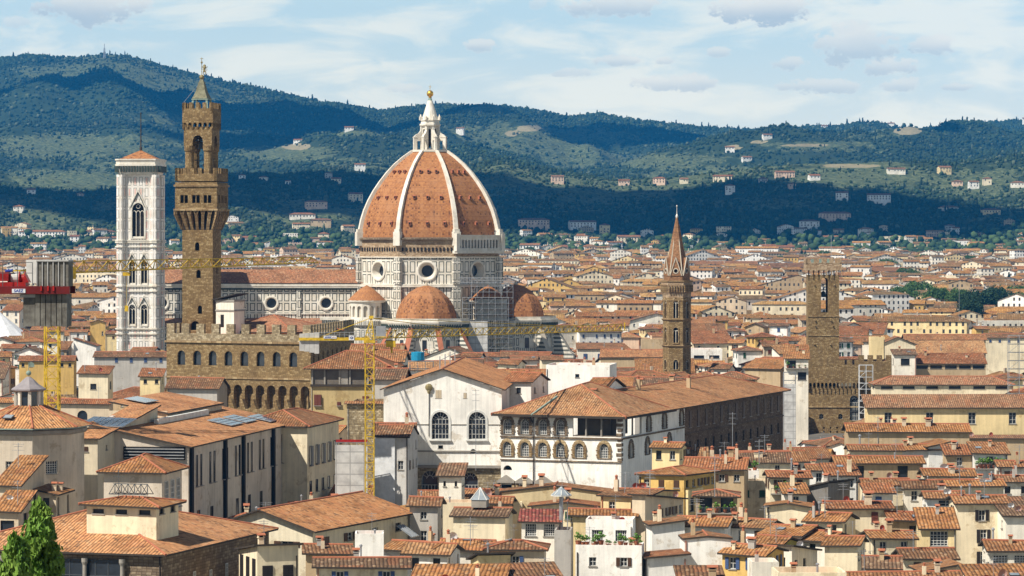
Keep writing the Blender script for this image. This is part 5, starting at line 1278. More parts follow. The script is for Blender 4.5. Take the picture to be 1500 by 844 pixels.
for k in range(6):
    aa = R(a0 + 60*k); b = MB(); b.bar((math.cos(aa)*(Rh - .5), math.sin(aa)*(Rh - .5), sv(402)), (0, 0, sv(318)), .34, 0, .16); b.build('spire_rib', ['weathered_marble'], spr)
    p, q2 = Vector((*hexa(Rh - .1)[k], 0)), Vector((*hexa(Rh - .1)[(k+1) % 6], 0)); L = (q2-p).length; ud = (q2-p).normalized()
    b = MB(); gz = sv(404); b.wall((0, 0, 0), (1, 0), [(.3, gz), (L - .3, gz), (L/2, gz + 5.8)], [circle(L/2, gz + 1.5, .62, 12)], .4, 0); b.bar((.3, -.05, gz), (L/2, -.05, gz + 5.8), .26, 1); b.bar((L - .3, -.05, gz), (L/2, -.05, gz + 5.8), .26, 1)
    b.poly([(L/2, 1.9, gz + 5.6), (L/2, 0, gz + 5.8), (L - .3, 0, gz), ], 0); b.poly([(L/2, 1.9, gz + 5.6), (.3, 0, gz), (L/2, 0, gz + 5.8)], 0); b.box(L/2 - .7, L/2 + .7, .3, .35, gz + .8, gz + 2.2, 2)
    frame_poly(b, circle(L/2, gz + 1.5, .9, 12), circle(L/2, gz + 1.5, .62, 12), -.12, 0, 1)
    b.build('gablet', ['spire_brick', 'weathered_marble', 'dark'], sp, None, (p.x, p.y, 0), math.atan2(ud.y, ud.x))
b = MB(); b.lathe([(.3, sv(319)), (.42, sv(317)), (.3, sv(315)), (.1, sv(313)), (.06, sv(303)), (.25, sv(302)), (0, sv(300))], 8); b.build('finial', ['white_marble'], sp)

# ---- square stone tower over its fortress block
FT = (xat(1184, 950), 950.0); fo = thing('fortress_palace', 'square brown stone tower rising from a crenellated medieval palace block', 'palace', (FT[0], FT[1], 0), R(-1.5))
footprint(FT[0], FT[1], 0, 27, 26)
fz = lambda py: zat(py, 950); wF = 9.35
b = MB(); bd = 24.0; blw = (1259 - 1184)/FPX*950
b.wall((0, 0, 0), (1, 0), rect(0, blw, 0, fz(566)), [arch((1203 - 1184)/FPX*950, fz(614), 1.3, 1.6, 6), arch((1231 - 1184)/FPX*950, fz(614), 1.3, 1.6, 6), arch((1251 - 1184)/FPX*950, fz(616), 2.6, 7.6, 8), arch((1203 - 1184)/FPX*950, fz(650), 2.4, 3.4, 8)] + [rect(x, x + .5, z, z + .5) for x in (4.5, 6.5, 8.5) for z in (fz(628), fz(634))], .8, 0)
b.wall((blw, 0, 0), (0, 1), rect(0, bd, 0, fz(545)), [], .8, 0); b.wall((0, bd, 0), (0, -1), rect(0, bd, 0, fz(545)), [], .8, 0); b.wall((blw + 10, 4, 0), (0, 1), rect(0, bd, 0, fz(532)), [], 0, 0); b.wall((blw, 4, 0), (1, 0), rect(0, 10, 0, fz(532)), [], 0, 0)
oc = [(0, fz(566))]; nA = 13; st = blw/nA
for i in range(nA):
    uc = st*(i + .5); r_ = st/2 - .2; oc += [(uc - r_, fz(570))] + [(uc - math.cos(math.pi*k/6)*r_, fz(563) + math.sin(math.pi*k/6)*r_*1.3) for k in range(7)] + [(uc + r_, fz(570))]
oc += [(blw, fz(570)), (blw, fz(536)), (0, fz(536))]; oc[0] = (0, fz(570))
b.wall((0, -.9, 0), (1, 0), oc, [], 0, 0); b.box(.01, blw - .01, -.85, 0, fz(558), fz(556), 0)
b.add([(.0, -.9, fz(570)), (0, 0, fz(575)), (0, 0, fz(536)), (0, -.9, fz(536))], [(0, 1, 2, 3)], 0); b.add([(blw, -.9, fz(570)), (blw, 0, fz(575)), (blw, 0, fz(536)), (blw, -.9, fz(536))], [(3, 2, 1, 0)], 0)
b.box(-.1, blw + .1, -.25, .0, fz(597), fz(595), 1)
b.build('wall', ['brown_stone', 'brown_stone_trim'], fo)
for x, y, w_, h in ((1203, 614, 1.4, 1.6), (1231, 614, 1.4, 1.6), (1251, 616, 2.6, 7.6), (1203, 650, 2.4, 3.4)): link('window', window_mesh(w_, h, 'grid' if h > 3 else 'plain', True), fo, None, ((x - 1184)/FPX*950, .75, fz(y)), 0)
b = MB(); merlons(b, (wF, -.9), (blw, -.9), fz(536), fz(534), fz(527), .6, 1.6, 1.4, (0, 1)); merlons(b, (blw, 4), (blw + 10, 4), fz(532), fz(530), fz(521), .6, 1.7, 1.3, (0, 1)); b.build('battlement', ['brown_stone'], fo)
rb, hf = roof_geo(blw + 8, 18, fz(540), 'gx', .22, .2); rb.build('roof', ['roof_tiles', 'dark_trim', 'terracotta'], fo, ROOFC['terracotta'], (.8, 4.5, 0))
b = MB(); tw_ = wF - .1
th_ = [[arch(wF/2 + .25, fz(458), 2.1, 10.6, 10, .1)], [arch(wF/2, fz(458), 2.1, 10.6, 10, .1)], [arch(wF/2 - .25, fz(458), 2.1, 10.6, 10, .1)], []]
for side in range(4):
    ud = [(1, 0), (0, 1), (-1, 0), (0, -1)][side]; o = [(0, -.002, 0), (wF, 0, 0), (wF, wF, 0), (0, wF, 0)][side]; b.wall(o, ud, rect(0, wF, 0 if side else fz(536), fz(403)), th_[side], 1.0, 0)
for zc in (492, 464): b.box(-.15, wF + .15, -.18, 0, fz(zc), fz(zc - 1.2), 1)
for x, y in ((1193, 418), (1222, 418), (1194, 470), (1217, 470), (1193, 505), (1216, 505), (1194, 478), (1220, 478)): b.box((x - 1184)*.2075 - .2, (x - 1184)*.2075 + .2, -.5, 0, fz(y), fz(y) + .3, 1)
b.build('tower_shaft', ['brown_stone', 'brown_stone_trim'], fo)
e_ = .75; b = MB(); nA = 7; W2 = wF + 2*e_; st = W2/nA
for side in range(4):
    ud = [(1, 0), (0, 1), (-1, 0), (0, -1)][side]; o = [(-e_, -e_, 0), (wF + e_, -e_, 0), (wF + e_, wF + e_, 0), (-e_, wF + e_, 0)][side]; oc = [(0, fz(404))]
    for i in range(nA): uc = st*(i + .5); r_ = st/2 - .18; oc += [(uc - r_, fz(404))] + [(uc - math.cos(math.pi*k/6)*r_, fz(399) + math.sin(math.pi*k/6)*r_*1.1) for k in range(7)] + [(uc + r_, fz(404))]
    oc += [(W2, fz(404)), (W2, fz(386)), (0, fz(386))]; b.wall(o, ud, oc, [], 0, 0)
b.box(-e_ + .1, wF + e_ - .1, -e_ + .1, wF + e_ - .1, fz(393), fz(391), 0)
for (p, q2, inw) in (((-e_, -e_), (wF + e_, -e_), (0, 1)), ((wF + e_, -e_), (wF + e_, wF + e_), (-1, 0)), ((wF + e_, wF + e_), (-e_, wF + e_), (0, -1)), ((-e_, wF + e_), (-e_, -e_), (1, 0))): merlons(b, p, q2, fz(387), fz(385), fz(378.5), .5, 1.35, 1.05, inw)
b.build('tower_battlement', ['rough_brick'], fo)
b = MB()
for i in range(3): x = -e_ + 1.35 + 1.05*.5 + i*2.37 + .2; b.box(x - .5, x + .5, -e_ + .15, -e_ + .3, fz(385), fz(379.5))
b.build('glass_screen', ['verdigris'], fo)
bl = MB(); cz = fz(428); cxb = wF/2 + .2; bl.lathe([(1.0, cz - 1.6), (.85, cz - 1.0), (.6, cz), (.1, cz + .3)], 12, c=(cxb, wF/2)); bl.bar((cxb - 2.2, wF/2, cz + .6), (cxb + 2.2, wF/2, cz + .6), .3); bl.bar((cxb, wF/2, cz), (cxb, wF/2, cz + .6), .2); bl.build('bell', ['dark_steel'], fo)
b = MB(); b.bar((wF*.78, wF/2, fz(386)), (wF*.78, wF/2, fz(345)), .14); b.build('flagpole', ['steel'], fo)

# ================================================================ THE GALLERY BLOCK AND OTHER LARGE BUILDINGS
HW = R(-3.0)
A_, w_h = corners(562, 0, 735, 28.8, -3.0, 612)
hall = thing('gallery_hall', 'large white gabled hall with two tall arched windows above a stone base', 'hall', (A_[0], A_[1], 0), HW)
footprint(A_[0], A_[1], HW, w_h, 62)
zz = lambda py: zat(py, 610); uu = lambda px: (px - 562)/(735 - 562)*w_h
b = MB(); pk = 28.8 + .34*w_h/2
wl = [(645, 604, 644, 25), (699, 604, 644, 25)]
hol = [arch(uu(x), zz(y1), w/7.5, zz(y0) - zz(y1), 12) for x, y0, y1, w in wl] + [rect(uu(638), uu(647), zz(584), zz(572)), rect(uu(679), uu(684), zz(584), zz(576)), rect(uu(642), uu(649), zz(658), zz(653)), arch(uu(693), zz(665), 1.1, .9, 6)]
b.wall((0, 0, 0), (1, 0), [(0, 14.0), (w_h, 14.0), (w_h, 28.8), (w_h/2, pk), (0, 28.8)], hol, .5, 0)
b.wall((w_h, 0, 0), (0, 1), rect(0, 62, 14, 28.8), [], 0, 0); b.wall((0, 62, 0), (0, -1), rect(0, 62, 14, 28.8), [], 0, 0)
hwl = b.build('wall', ['stucco'], hall, WALLC['white'])
b = MB(); b.wall((-.3, -.5, 0), (1, 0), rect(0, w_h + .6, 0, 13.6), [arch(uu(632), 3, 3.2, 10.0, 10), arch(uu(691), 3, 3.2, 9.6, 10), arch(uu(600), 2, 2.2, 7, 8)], .8, 0)
b.box(-.9, w_h + .9, -1.2, 0, 13.6, 14.1, 1); b.box(-.5, w_h + .5, -.25, 0, 16.7, 16.95, 1); b.box(-.1, w_h + .1, -.12, 0, 22.0, 22.12, 1); b.build('stone_base', ['rubble_stone', 'grey_stone'], hall)
for x, y0, y1, w in wl:
    link('window', window_mesh(w/7.5, zz(y0) - zz(y1), 'grid', True), hall, (.2, .2, .2), (uu(x), .45, zz(y1)), 0)
    f = MB(); frame_poly(f, arch(0, -.3, w/7.5 + .8, zz(y0) - zz(y1) + .7, 12), arch(0, 0, w/7.5, zz(y0) - zz(y1), 12), -.12, 0, 0); f.box(-w/15 - .5, w/15 + .5, -.4, 0, -.35, -.1, 0); f.build('window_surround', ['white_paint'], hall, None, (uu(x), -.01, zz(y1)), 0)
for x in (632, 691): link('window', window_mesh(3.2, 10, 'grid', True), hall, (.1, .1, .1), (uu(x) - .3, .2, 3), 0)
for x0, x1, y0, y1 in ((638, 647, 584, 572), (679, 684, 584, 576), (642, 649, 658, 653)): link('window', window_mesh(uu(x1) - uu(x0), zz(y1) - zz(y0), 'closed' if y0 < 600 else 'dark', False), hall, WALLC['beige'], (uu((x0+x1)/2), .4, zz(y0)), 0)
b = MB(); xr = uu(628.5); b.bar((xr, -.15, zz(640)), (xr, -.15, zz(572)), .12, 0); b.ball((xr, -.3, zz(568)), .75, .3, .75, 1, 10, 6); b.ball((xr, -.3, zz(574)), .35, .25, .5, 1, 8, 5); b.build('wall_lamp_bracket', ['dark_trim', 'old_gold'], hall)
rb, hf = roof_geo(w_h, 62, 28.8, 'gy', .34, .7); ro = rb.build('roof', ['roof_tiles', 'dark_trim', 'terracotta'], hall, (.58, .27, .11))
b = MB()
for y in (6, 20, 34, 48): b.bar((w_h/2 - 1.0, y, pk - .2), (w_h/2 - 1.0, y, pk + 2.4), .22, 0)
b.bar((w_h/2 - 1, 6, pk + 1.6), (w_h/2 - 1, 48, pk + 1.6), .1, 0); b.build('safety_rail', ['steel'], ro)

# stone wing with one arched window, left of the hall
A2, w2 = corners(508, 0, 612, 19, -3.0, 622)
house(A2, w2, 20, R(-3), zat(598, 622), 0, 'flat', .1, 'tan', 'terracotta', 0, wins=0, label='rough stone wing with a single arched window beside the white gabled hall', name='stone_wing', cat='building', wallmat='rubble_stone', extras=0)
s2 = HOUSES[-1]; link('window', window_mesh(3.4, 5.0, 'grid', True), s2, (.2, .2, .2), ((587 - 508)/104*w2, -.06, zat(640, 622)), 0)
b = MB(); b.slab([(-.5, -.6, zat(598, 622) + .95), (w2 + .5, -.6, zat(598, 622) + .95), (w2 + .5, 1.2, zat(598, 622) + 1.4), (-.5, 1.2, zat(598, 622) + 1.4)], .15, 0, 1); b.build('tiled_coping', ['roof_tiles', 'dark_trim'], s2, ROOFC['terracotta'])

# loggia block: white, arched windows with stone surrounds; its side runs back to a long dark brick wall
crn_Y = 600.0; cX = xat(910, crn_Y); rz = R(-20); ze = 24.4
wfx = 24.6; LA = (cX - wfx*math.cos(rz), crn_Y - wfx*math.sin(rz)); dw = 119.0
lg = thing('loggia_building', 'white building with arched windows, a corner loggia and a long dark brick side', 'building', (LA[0], LA[1], 0), rz)
footprint(LA[0], LA[1], rz, wfx, 28); footprint(LA[0] + (wfx - 20)*math.cos(rz), LA[1] + (wfx - 20)*math.sin(rz), rz, 20, dw)
zf = lambda py, Y=604: zat(py, Y)
fu_ = lambda px: ((px - 750)/FPX*LA[1] - LA[0])/(math.cos(rz) - (px - 750)/FPX*math.sin(rz))
def su_(px): k = (px - 750)/FPX; return (k*crn_Y - cX)/(-math.sin(rz) - k*math.cos(rz))*1.0
b = MB(); hol = []; W_ = []
for x in (743.5, 769, 795.4, 821): hol.append(arch(fu_(x), 20.4, 1.75, 3.0, 10)); W_.append((0, fu_(x), 20.4, 1.8, 3.0))
for x in (743, 769, 795, 821, 848.5, 885): hol.append(arch(fu_(x), 16.1, 1.7, 2.8, 10)); W_.append((0, fu_(x), 16.1, 1.8, 2.8))
l0, l1 = fu_(839), fu_(903); hol.append(rect(l0, l1, 20.2, 24.2)); hol.append(arch(fu_(743.5), zf(691), 1.8, .95, 10))
b.wall((0, 0, 0), (1, 0), rect(0, wfx, 0, ze), hol, .45, 0)
hol2 = []
s0, s1 = su_(916), su_(940); hol2.append(rect(s0, s1, 20.2, 24.2))
for x in (950, 973, 998): hol2.append(arch(su_(x), 20.4, 2.2, 3.0, 8)); W_.append((1, su_(x), 20.4, 2.2, 3.0))
for x in (924, 948, 980): hol2.append(arch(su_(x), 15.9, 2.2, 2.9, 8)); W_.append((1, su_(x), 15.9, 2.2, 3.0))
sE = su_(1003)
b.wall((wfx, 0, 0), (0, 1), rect(0, sE, 0, ze), hol2, .45, 0)
b.wall((0, 28, 0), (0, -1), rect(0, 28, 0, ze), [], 0, 0)
b.build('wall', ['stucco'], lg, WALLC['white'])
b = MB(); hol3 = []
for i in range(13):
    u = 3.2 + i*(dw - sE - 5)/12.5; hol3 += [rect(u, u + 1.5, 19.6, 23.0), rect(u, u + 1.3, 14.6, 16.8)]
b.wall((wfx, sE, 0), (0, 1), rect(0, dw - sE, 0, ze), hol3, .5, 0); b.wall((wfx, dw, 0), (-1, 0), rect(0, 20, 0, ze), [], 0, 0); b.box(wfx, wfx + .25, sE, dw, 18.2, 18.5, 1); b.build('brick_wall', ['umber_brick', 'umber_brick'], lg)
for i in range(13):
    u = 3.2 + i*(dw - sE - 5)/12.5
    link('window', window_mesh(1.6, 3.4, 'closed'), lg, (.12, .075, .05), (wfx - .3, sE + u + .75, 19.6), R(90)); link('window', window_mesh(1.4, 2.2, 'dark'), lg, (.1, .07, .05), (wfx - .3, sE + u + .65, 14.6), R(90))
for sd, u, z, w, h in W_:
    o = (u, .4, z) if sd == 0 else (wfx - .4, u, z); link('window', window_mesh(w, h, 'grid' if sd == 0 else 'plain', True), lg, (.1, .1, .1), o, R(90)*sd)
    f = MB(); n_ = 12; outr = arch(0, -.1, w + 1.1, h + .75, n_); outr = [(x*(1.0 if i % 2 else .90), zq) for i, (x, zq) in enumerate(outr)]
    frame_poly(f, outr, arch(0, 0, w, h, n_), -.16, 0, 0)
    for k in range(5): 
        for s_ in (-1, 1): f.box(s_*(w/2 + .38) - .2 - .12*(k % 2), s_*(w/2 + .38) + .2 + .12*(k % 2), -.2, 0, k*h*.16, k*h*.16 + .3, 0)
    o = (u, -.01, z) if sd == 0 else (wfx + .01, u, z); f.build('window_surround', ['brown_stone_trim' if z < 18 and sd == 0 else 'dark_stone'], lg, None, o, R(90)*sd)
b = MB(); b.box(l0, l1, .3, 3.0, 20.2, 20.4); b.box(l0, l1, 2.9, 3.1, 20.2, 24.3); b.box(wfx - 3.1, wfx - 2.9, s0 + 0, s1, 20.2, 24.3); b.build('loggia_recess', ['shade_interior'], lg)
for u in (fu_(858), fu_(880.5)): c = MB(); c.lathe([(.24, 20.2), (.2, 20.5), (.17, 23.5), (.28, 23.8), (.28, 24.3)], 10, c=(u, .25)); c.build('column', ['grey_stone'], lg)
c = MB(); c.lathe([(.24, 20.2), (.2, 20.5), (.17, 23.5), (.28, 23.8), (.28, 24.3)], 10, c=(wfx - .25, (s0 + s1)/2)); c.build('column', ['grey_stone'], lg)
b = MB(); b.box(-.1, wfx + .2, -.28, 0, 19.75, 20.05); b.box(-.1, wfx + .2, -.24, 0, 15.3, 15.5); b.box(wfx, wfx + .28, 0, sE, 19.75, 20.05)
for k in range(9): b.box(wfx - .75 - .25*(k % 2), wfx + .12, -.12, .7 + .25*(k % 2), 15.6 + k*.95, 15.6 + k*.95 + .6)
b.build('string_course', ['dark_stone'], lg)
b = MB(); b.lathe([(.12, 0), (.12, 24.2)], 8, c=(fu_(782), -.3)); b.bar((fu_(782), -.3, 22.5), (fu_(777), -.8, 24.3), .2); b.build('drain_pipe', ['dark_trim'], lg)
for x, tp in ((742, 0), (769, 1), (797, 0)):
    f = MB(); u = fu_(x); zt = zf(708)
    f.box(u - 1.8, u + 1.8, -.7, 0, zt - .2, zt + .2, 0)
    f.add([(u - 1.8, -.6, zt + .2), (u + 1.8, -.6, zt + .2), (u, -.6, zt + 1.35), (u - 1.8, 0, zt + .2), (u + 1.8, 0, zt + .2), (u, 0, zt + 1.35)], [(0, 1, 2), (0, 2, 5, 3), (1, 4, 5, 2)], 0)
    for s_ in (-1.5, 1.5): f.box(u + s_ - .25, u + s_ + .25, -.4, 0, 0, zt - .2, 1)
    f.box(u - 1.0, u + 1.0, -.02, .0, 4, zt - .6, 2); f.build('pediment', ['grey_stone', 'brown_stone_trim', 'dark'], lg)
rb, hf = roof_geo(wfx, dw, ze, 'hip', .25, 1.5); ro = rb.build('roof', ['roof_tiles', 'dark_trim', 'terracotta'], lg, (.46, .23, .10))
for x_, y_, kk in ((9, 30, 'chimney'), (14, 44, 'stack'), (10, 58, 'chimney'), (18, 22, 'skylight'), (17, 70, 'stack'), (9, 84, 'chimney'), (15, 12, 'chimney')):
    o_3 = link(small(kk).name.split('.')[0], small(kk), ro, WALLC['tan'], (x_, y_, hf(x_, y_) + .3)); o_3.scale = (1.4, 1.4, 1.1)
rb, hf2 = roof_geo(wfx, 30, ze, 'hip', .42, 1.5); rb.build('front_roof', ['roof_tiles', 'dark_trim', 'terracotta'], lg, (.44, .235, .11), (0, 0, .02))
b = MB(); u = fu_(782); b.bar((u, -1.5, ze - .2), (u + 2.5, 6.5, ze + 3.1), .34); b.build('roof_walkway', ['verdigris'], ro)
# small roof houses above it
H_(740, 556, 778, 27.5 + 1.6, -20, 10, 'gx', .32, 'white', 'rusty', 'small white attic house rising behind the loggia building, with one dark window', Y=640, rows=1, extras=1, fp=False, gap=5, skip=0, style='dark', wh=1.2)
H_(800, 531, 893, zat(540, 760), -8, 16, 'flat', .2, 'white', 'terracotta', 'long blank white rooftop block above the loggia building roof', Y=760, rows=1, gap=9, wh=1.0, skip=.2, extras=2, fp=False, style='dark')
H_(858, 559, 886, 28.0, -20, 12, 'gx', .3, 'white', 'orange', 'narrow white dormer with orange tiles on the loggia building', Y=632, wins=0, extras=0, fp=False)

# ochre house with a dark roof loggia beside the palace
H_(455, 537, 572, zat(537, 690), -4, 14, 'hip', .42, (.46, .35, .17), 'terracotta', 'ochre house with a dark covered roof loggia against the palace side', Y=690, wins=0, over=1.4, extras=0, name='ochre_house')
oc_ = HOUSES[-1]; Hh = zat(537, 690); w0 = corners(455, 0, 560, 0, -4, 690)[1]
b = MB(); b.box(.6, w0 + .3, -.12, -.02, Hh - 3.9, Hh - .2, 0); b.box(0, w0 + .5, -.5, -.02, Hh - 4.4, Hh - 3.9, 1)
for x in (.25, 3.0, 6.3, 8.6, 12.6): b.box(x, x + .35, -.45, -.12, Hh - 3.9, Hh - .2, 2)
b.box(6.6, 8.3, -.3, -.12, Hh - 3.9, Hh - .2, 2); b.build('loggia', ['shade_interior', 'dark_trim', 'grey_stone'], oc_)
for x, z, w, h in ((1.6, zat(594, 690), 1.6, 2.4), (6.3, zat(594, 690), .8, .8), (12.2, zat(596, 690), 1.4, 2.4)): link('window', window_mesh(w, h, 'closed'), oc_, SHUTC['red-brown'], (x, -.05, z), 0)
H_(555, 532, 590, zat(530, 706), -4, 12, 'gx', .36, 'off-white', 'terracotta', 'narrow pale house with a tiled gable behind the ochre house', Y=706, wins=1, rows=1, extras=1)
H_(512, 524, 586, zat(524, 712), -4, 14, 'gx', .36, 'tan', 'terracotta', 'brown tiled ridge roof showing between the ochre house and the cathedral', Y=716, wins=0, extras=2)

# left complex
OX, OY = xat(42, 492), 492.0
oh = thing('octagonal_building', 'octagonal plastered building with a conical tiled roof and small lead lantern', 'building', (OX, OY, 0), 0); footprint(OX - 8, OY - 8, 0, 16, 16)
b = MB(); Ro = 8.7; ox = [(Ro*math.cos(R(22.5 + 45*k - 10)), Ro*math.sin(R(22.5 + 45*k - 10))) for k in range(8)]; Wn = []
for k in range(8):
    p, q2 = ox[k], ox[(k+1) % 8]; L = math.hypot(q2[0]-p[0], q2[1]-p[1]); ud = ((q2[0]-p[0])/L, (q2[1]-p[1])/L); hl = []
    if ud[0] > .3: hl = [rect(L/2 - 1.0, L/2 + 1.0, 21.6, 23.6)]; Wn.append((p, ud, L))
    b.wall((*p, 0), ud, rect(0, L, 0, 28.7), hl, .4, 0)
b.build('wall', ['stucco'], oh, (.60, .51, .40))
for p, ud, L in Wn:
    link('window', window_mesh(2.0, 2.0, 'grid'), oh, SHUTC['dark'], (p[0] + ud[0]*L/2 - ud[1]*.35, p[1] + ud[1]*L/2 + ud[0]*.35, 21.6), math.atan2(ud[1], ud[0]))
b = MB(); b.lathe([(8.9, 27.6), (9.2, 27.9), (9.2, 28.3), (8.9, 28.5)], 8, rot=R(12.5)); b.build('cornice', ['grey_stone'], oh)
b = MB(); b.lathe([(9.9, 28.55), (9.9, 28.75), (2.2, 31.9)], 8, rot=R(12.5), m=0)
b.m[:8] = [1]*8; rf_ = b.build('roof', ['roof_tiles', 'verdigris'], oh, (.58, .29, .12))
for k in range(8): a = R(12.5 + 45*k); c = MB(); c.bar((math.cos(a)*9.9, math.sin(a)*9.9, 28.8), (math.cos(a)*2.2, math.sin(a)*2.2, 31.95), .3, 0, None, 6); c.build('hip_ridge', ['terracotta'], rf_)
s_ = link('skylight', small('skylight'), rf_, None, (-2.2, -6.0, 30.35)); s_.rotation_euler = (R(22), 0, R(-15)); s_.scale = (1.3, 1.3, 1)
b = MB(); b.lathe([(2.0, 31.7), (2.0, 34.3)], 8, rot=R(12.5), m=1)
for k in range(8): a = R(12.5 + 45*k); b.cbox((math.cos(a)*2.05, math.sin(a)*2.05, 31.6), .45, .5, 2.6, a, 0)
b.lathe([(2.35, 34.1), (2.7, 34.3), (2.7, 34.5), (1.6, 35.2), (.9, 35.9), (.25, 36.4)], 8, rot=R(12.5), m=2); b.ball((0, 0, 36.95), .42, m=3); b.bar((0, 0, 37.2), (0, 0, 38.6), .08, 3)
b.add([(0, 0, 38.0), (.9, .1, 37.9), (.8, .1, 38.5), (.35, 0, 38.75), (0, 0, 38.5)], [(0, 1, 2, 3, 4)], 3); b.build('lantern', ['white_marble', 'glass', 'lead', 'verdigris'], oh)

def fill(o_, name, mats, fn, color=None):
    b = MB(); fn(b); return b.build(name, mats, o_, color)
# great hall with slot windows, its long wall running back
A3 = (xat(276, 512) - 17*math.cos(R(-10)), 512 - 17*math.sin(R(-10)))
gh = house(A3, 17, 71, R(-10), 24.0, 0, 'sr', .20, (.60, .52, .43), (.58, .28, .12), .7, wins=0, label='long plastered hall with narrow slot windows and black drain pipes along its side', name='long_hall', cat='building', extras=0)
for i in range(8):
    y = 5 + i*8.2
    link('window', window_mesh(1.0, 5.2, 'dark'), gh, (.05, .05, .05), (17.01, y, 17.2), R(90)); link('window', window_mesh(1.0, 5.2, 'dark'), gh, (.05, .05, .05), (17.01, y + 2.6, 17.2), R(90))
    link('window', window_mesh(1.6, 4.0, 'dark'), gh, (.05, .05, .05), (17.01, y + 1, 9.2), R(90))
for y in (0.6, 21.5, 33.5, 54.5, 66):
    c = MB(); c.box(17.02, 17.5, y, y + 1.1, 0, 23.8); c.build('drain_pipe', ['dark'], gh)
c = MB(); c.box(6.0, 16.5, -.25, -.02, 21.9, 24.0, 0)
for i in range(4): c.box(6.3, 16.4, -.6, -.3, 22.1 + i*.5, 22.25 + i*.5, 1)
c.build('louvre_duct', ['dark', 'steel'], gh)
c = MB(); c.box(-.2, .5, 12, 71, 26, 28.3, 0); c.box(5.2, 6.0, 20, 52, 25.2, 27.4, 0); c.build('parapet', ['white_paint'], gh)
c = MB(); c.slab([(-6, 30, 29.9), (5.0, 30, 27.9), (5.0, 66, 27.9), (-6, 66, 29.9)], .3, 0, 1); c.build('upper_roof', ['roof_tiles', 'dark_trim'], gh, (.60, .29, .13))
c = MB(); c.box(4.4, 4.6, 30.2, 66, 26, 27.5); c.box(-6, 4.5, 30.4, 30.6, 24, 28.2); c.build('clerestory_band', ['stucco'], gh, WALLC['beige'])
for y, x in ((40, 9.0), (50, 9.0), (60, 11.0)):
    c = MB(); zt = 24 + .2*(17 - x) + .6; c.slab([(x, y, zt), (x + 4.5, y, zt - .9), (x + 4.5, y + 8, zt - .9), (x, y + 8, zt)], .12, 0, 1)
    for k in range(1, 4): c.bar((x + 4.5*k/4, y, zt - .9*k/4 + .02), (x + 4.5*k/4, y + 8, zt - .9*k/4 + .02), .08, 1)
    c.build('solar_panel', ['solar_glass', 'steel'], gh)
c = MB(); c.slab([(-5, 36, 30.1), (-1, 36, 29.4), (-1, 44, 29.4), (-5, 44, 30.1)], .1, 0, 1); c.build('roof_light', ['skylight_glass', 'steel'], gh)
A4, w4 = corners(105, 0, 143, 26, -10, 506)
lb = house(A4, w4, 34, R(-10), 25.6, 0, 'sf', .11, (.66, .57, .42), (.58, .28, .12), .5, wins=1, rows=1, wh=.8, ww=.8, label='cream block with a low pitched roof between the octagonal building and the long hall', name='cream_block', cat='building', extras=0)
c = MB(); c.slab([(-2.0, 10, 27.5), (5.5, 10, 27.2), (5.5, 18, 28.1), (-2.0, 18, 28.4)], .12, 0, 1)
for k in range(1, 6): c.bar((-2 + 7.5*k/6, 10, 27.52 - .05*k), (-2 + 7.5*k/6, 18, 28.42 - .05*k), .07, 1)
c.build('solar_panel', ['solar_glass', 'steel'], lb)
pv_ = H_(152, 683, 237, 22.6, -10, 11, 'hip', .42, (.60, .52, .42), 'orange', 'plastered pavilion under a hipped orange roof in front of the long hall', Y=478, wins=0, extras=0, over=.9)
wv_ = corners(152, 0, 237, 0, -10, 478)[1]
for i in range(3): link('window', window_mesh(2.0, 4.4, 'grid'), pv_, (.1, .1, .1), (wv_ + .02, 2.4 + 3.2*i, 16.6), R(90))

# buildings right of the long hall
p_ = H_(352, 600, 450, 24.0, -12, 22, 'hip', .34, 'cream', 'terracotta', 'tall cream building with a hipped roof and rows of tall windows on its shaded side', Y=575, wins=0, extras=1, over=.8)
wp_ = corners(352, 0, 450, 0, -12, 575)[1]
for r_ in range(3):
    for i in range(5): link('window', window_mesh(1.4, (3.6, 2.2, 2.2)[r_], 'closed' if r_ == 0 else 'dark'), p_, SHUTC['grey'], (wp_ + .02, 2.2 + i*4.2, (16.6, 11.6, 7.0)[r_]), R(90))
H_(545, 545, 590, zat(556, 650), -5, 12, 'gx', .3, 'grey', 'dull brown', 'low brown roof squeezed between the ochre house and the white gabled hall', Y=650, wins=0)
H_(550, 625, 607, 20.5, 2, 11, 'gx', .35, 'off-white', 'brown', 'small plastered house with a plain tiled roof against the stone wing', Y=600, rows=1, wins=1, extras=1)
H_(548, 590, 600, 20.6, -3, 9, 'gx', .3, 'grey', 'dull brown', 'brown roof tucked beside the rough stone wing', Y=612, wins=0, extras=1, fp=False)

# wrapped building site behind the crane mast
nt_ = thing('wrapped_scaffold', 'scaffold wrapped in pale netting beside the yellow crane mast', 'scaffold', (xat(492, 560), 560, 0), R(-2)); footprint(xat(492, 560), 560, 0, 12, 10)
scaffold(nt_, 0, 5.6, 0, 1.4, 0, zat(648, 560), 2.2, 2.0, .09); fill(nt_, 'netting', ['netting'], lambda b: b.box(-.1, 5.7, -.25, -.12, 0, zat(652, 560)))
fill(nt_, 'hoarding', ['red_paint'], lambda b: b.box(0, 5.6, 0, .1, zat(648, 560), zat(644, 560)))
wr = house((xat(550, 565), 565), 6.0, 10, R(-8), zat(640, 565), 0, 'gx', .34, (.55, .53, .50), 'brown', .3, wins=1, rows=2, label='narrow rendered tower house half covered by white sheeting behind the crane mast', name='tower_house', extras=0)
fill(wr, 'sheeting', ['sheet_white'], lambda b: b.box(-.2, 3.6, -.35, -.1, 4, zat(642, 565)))

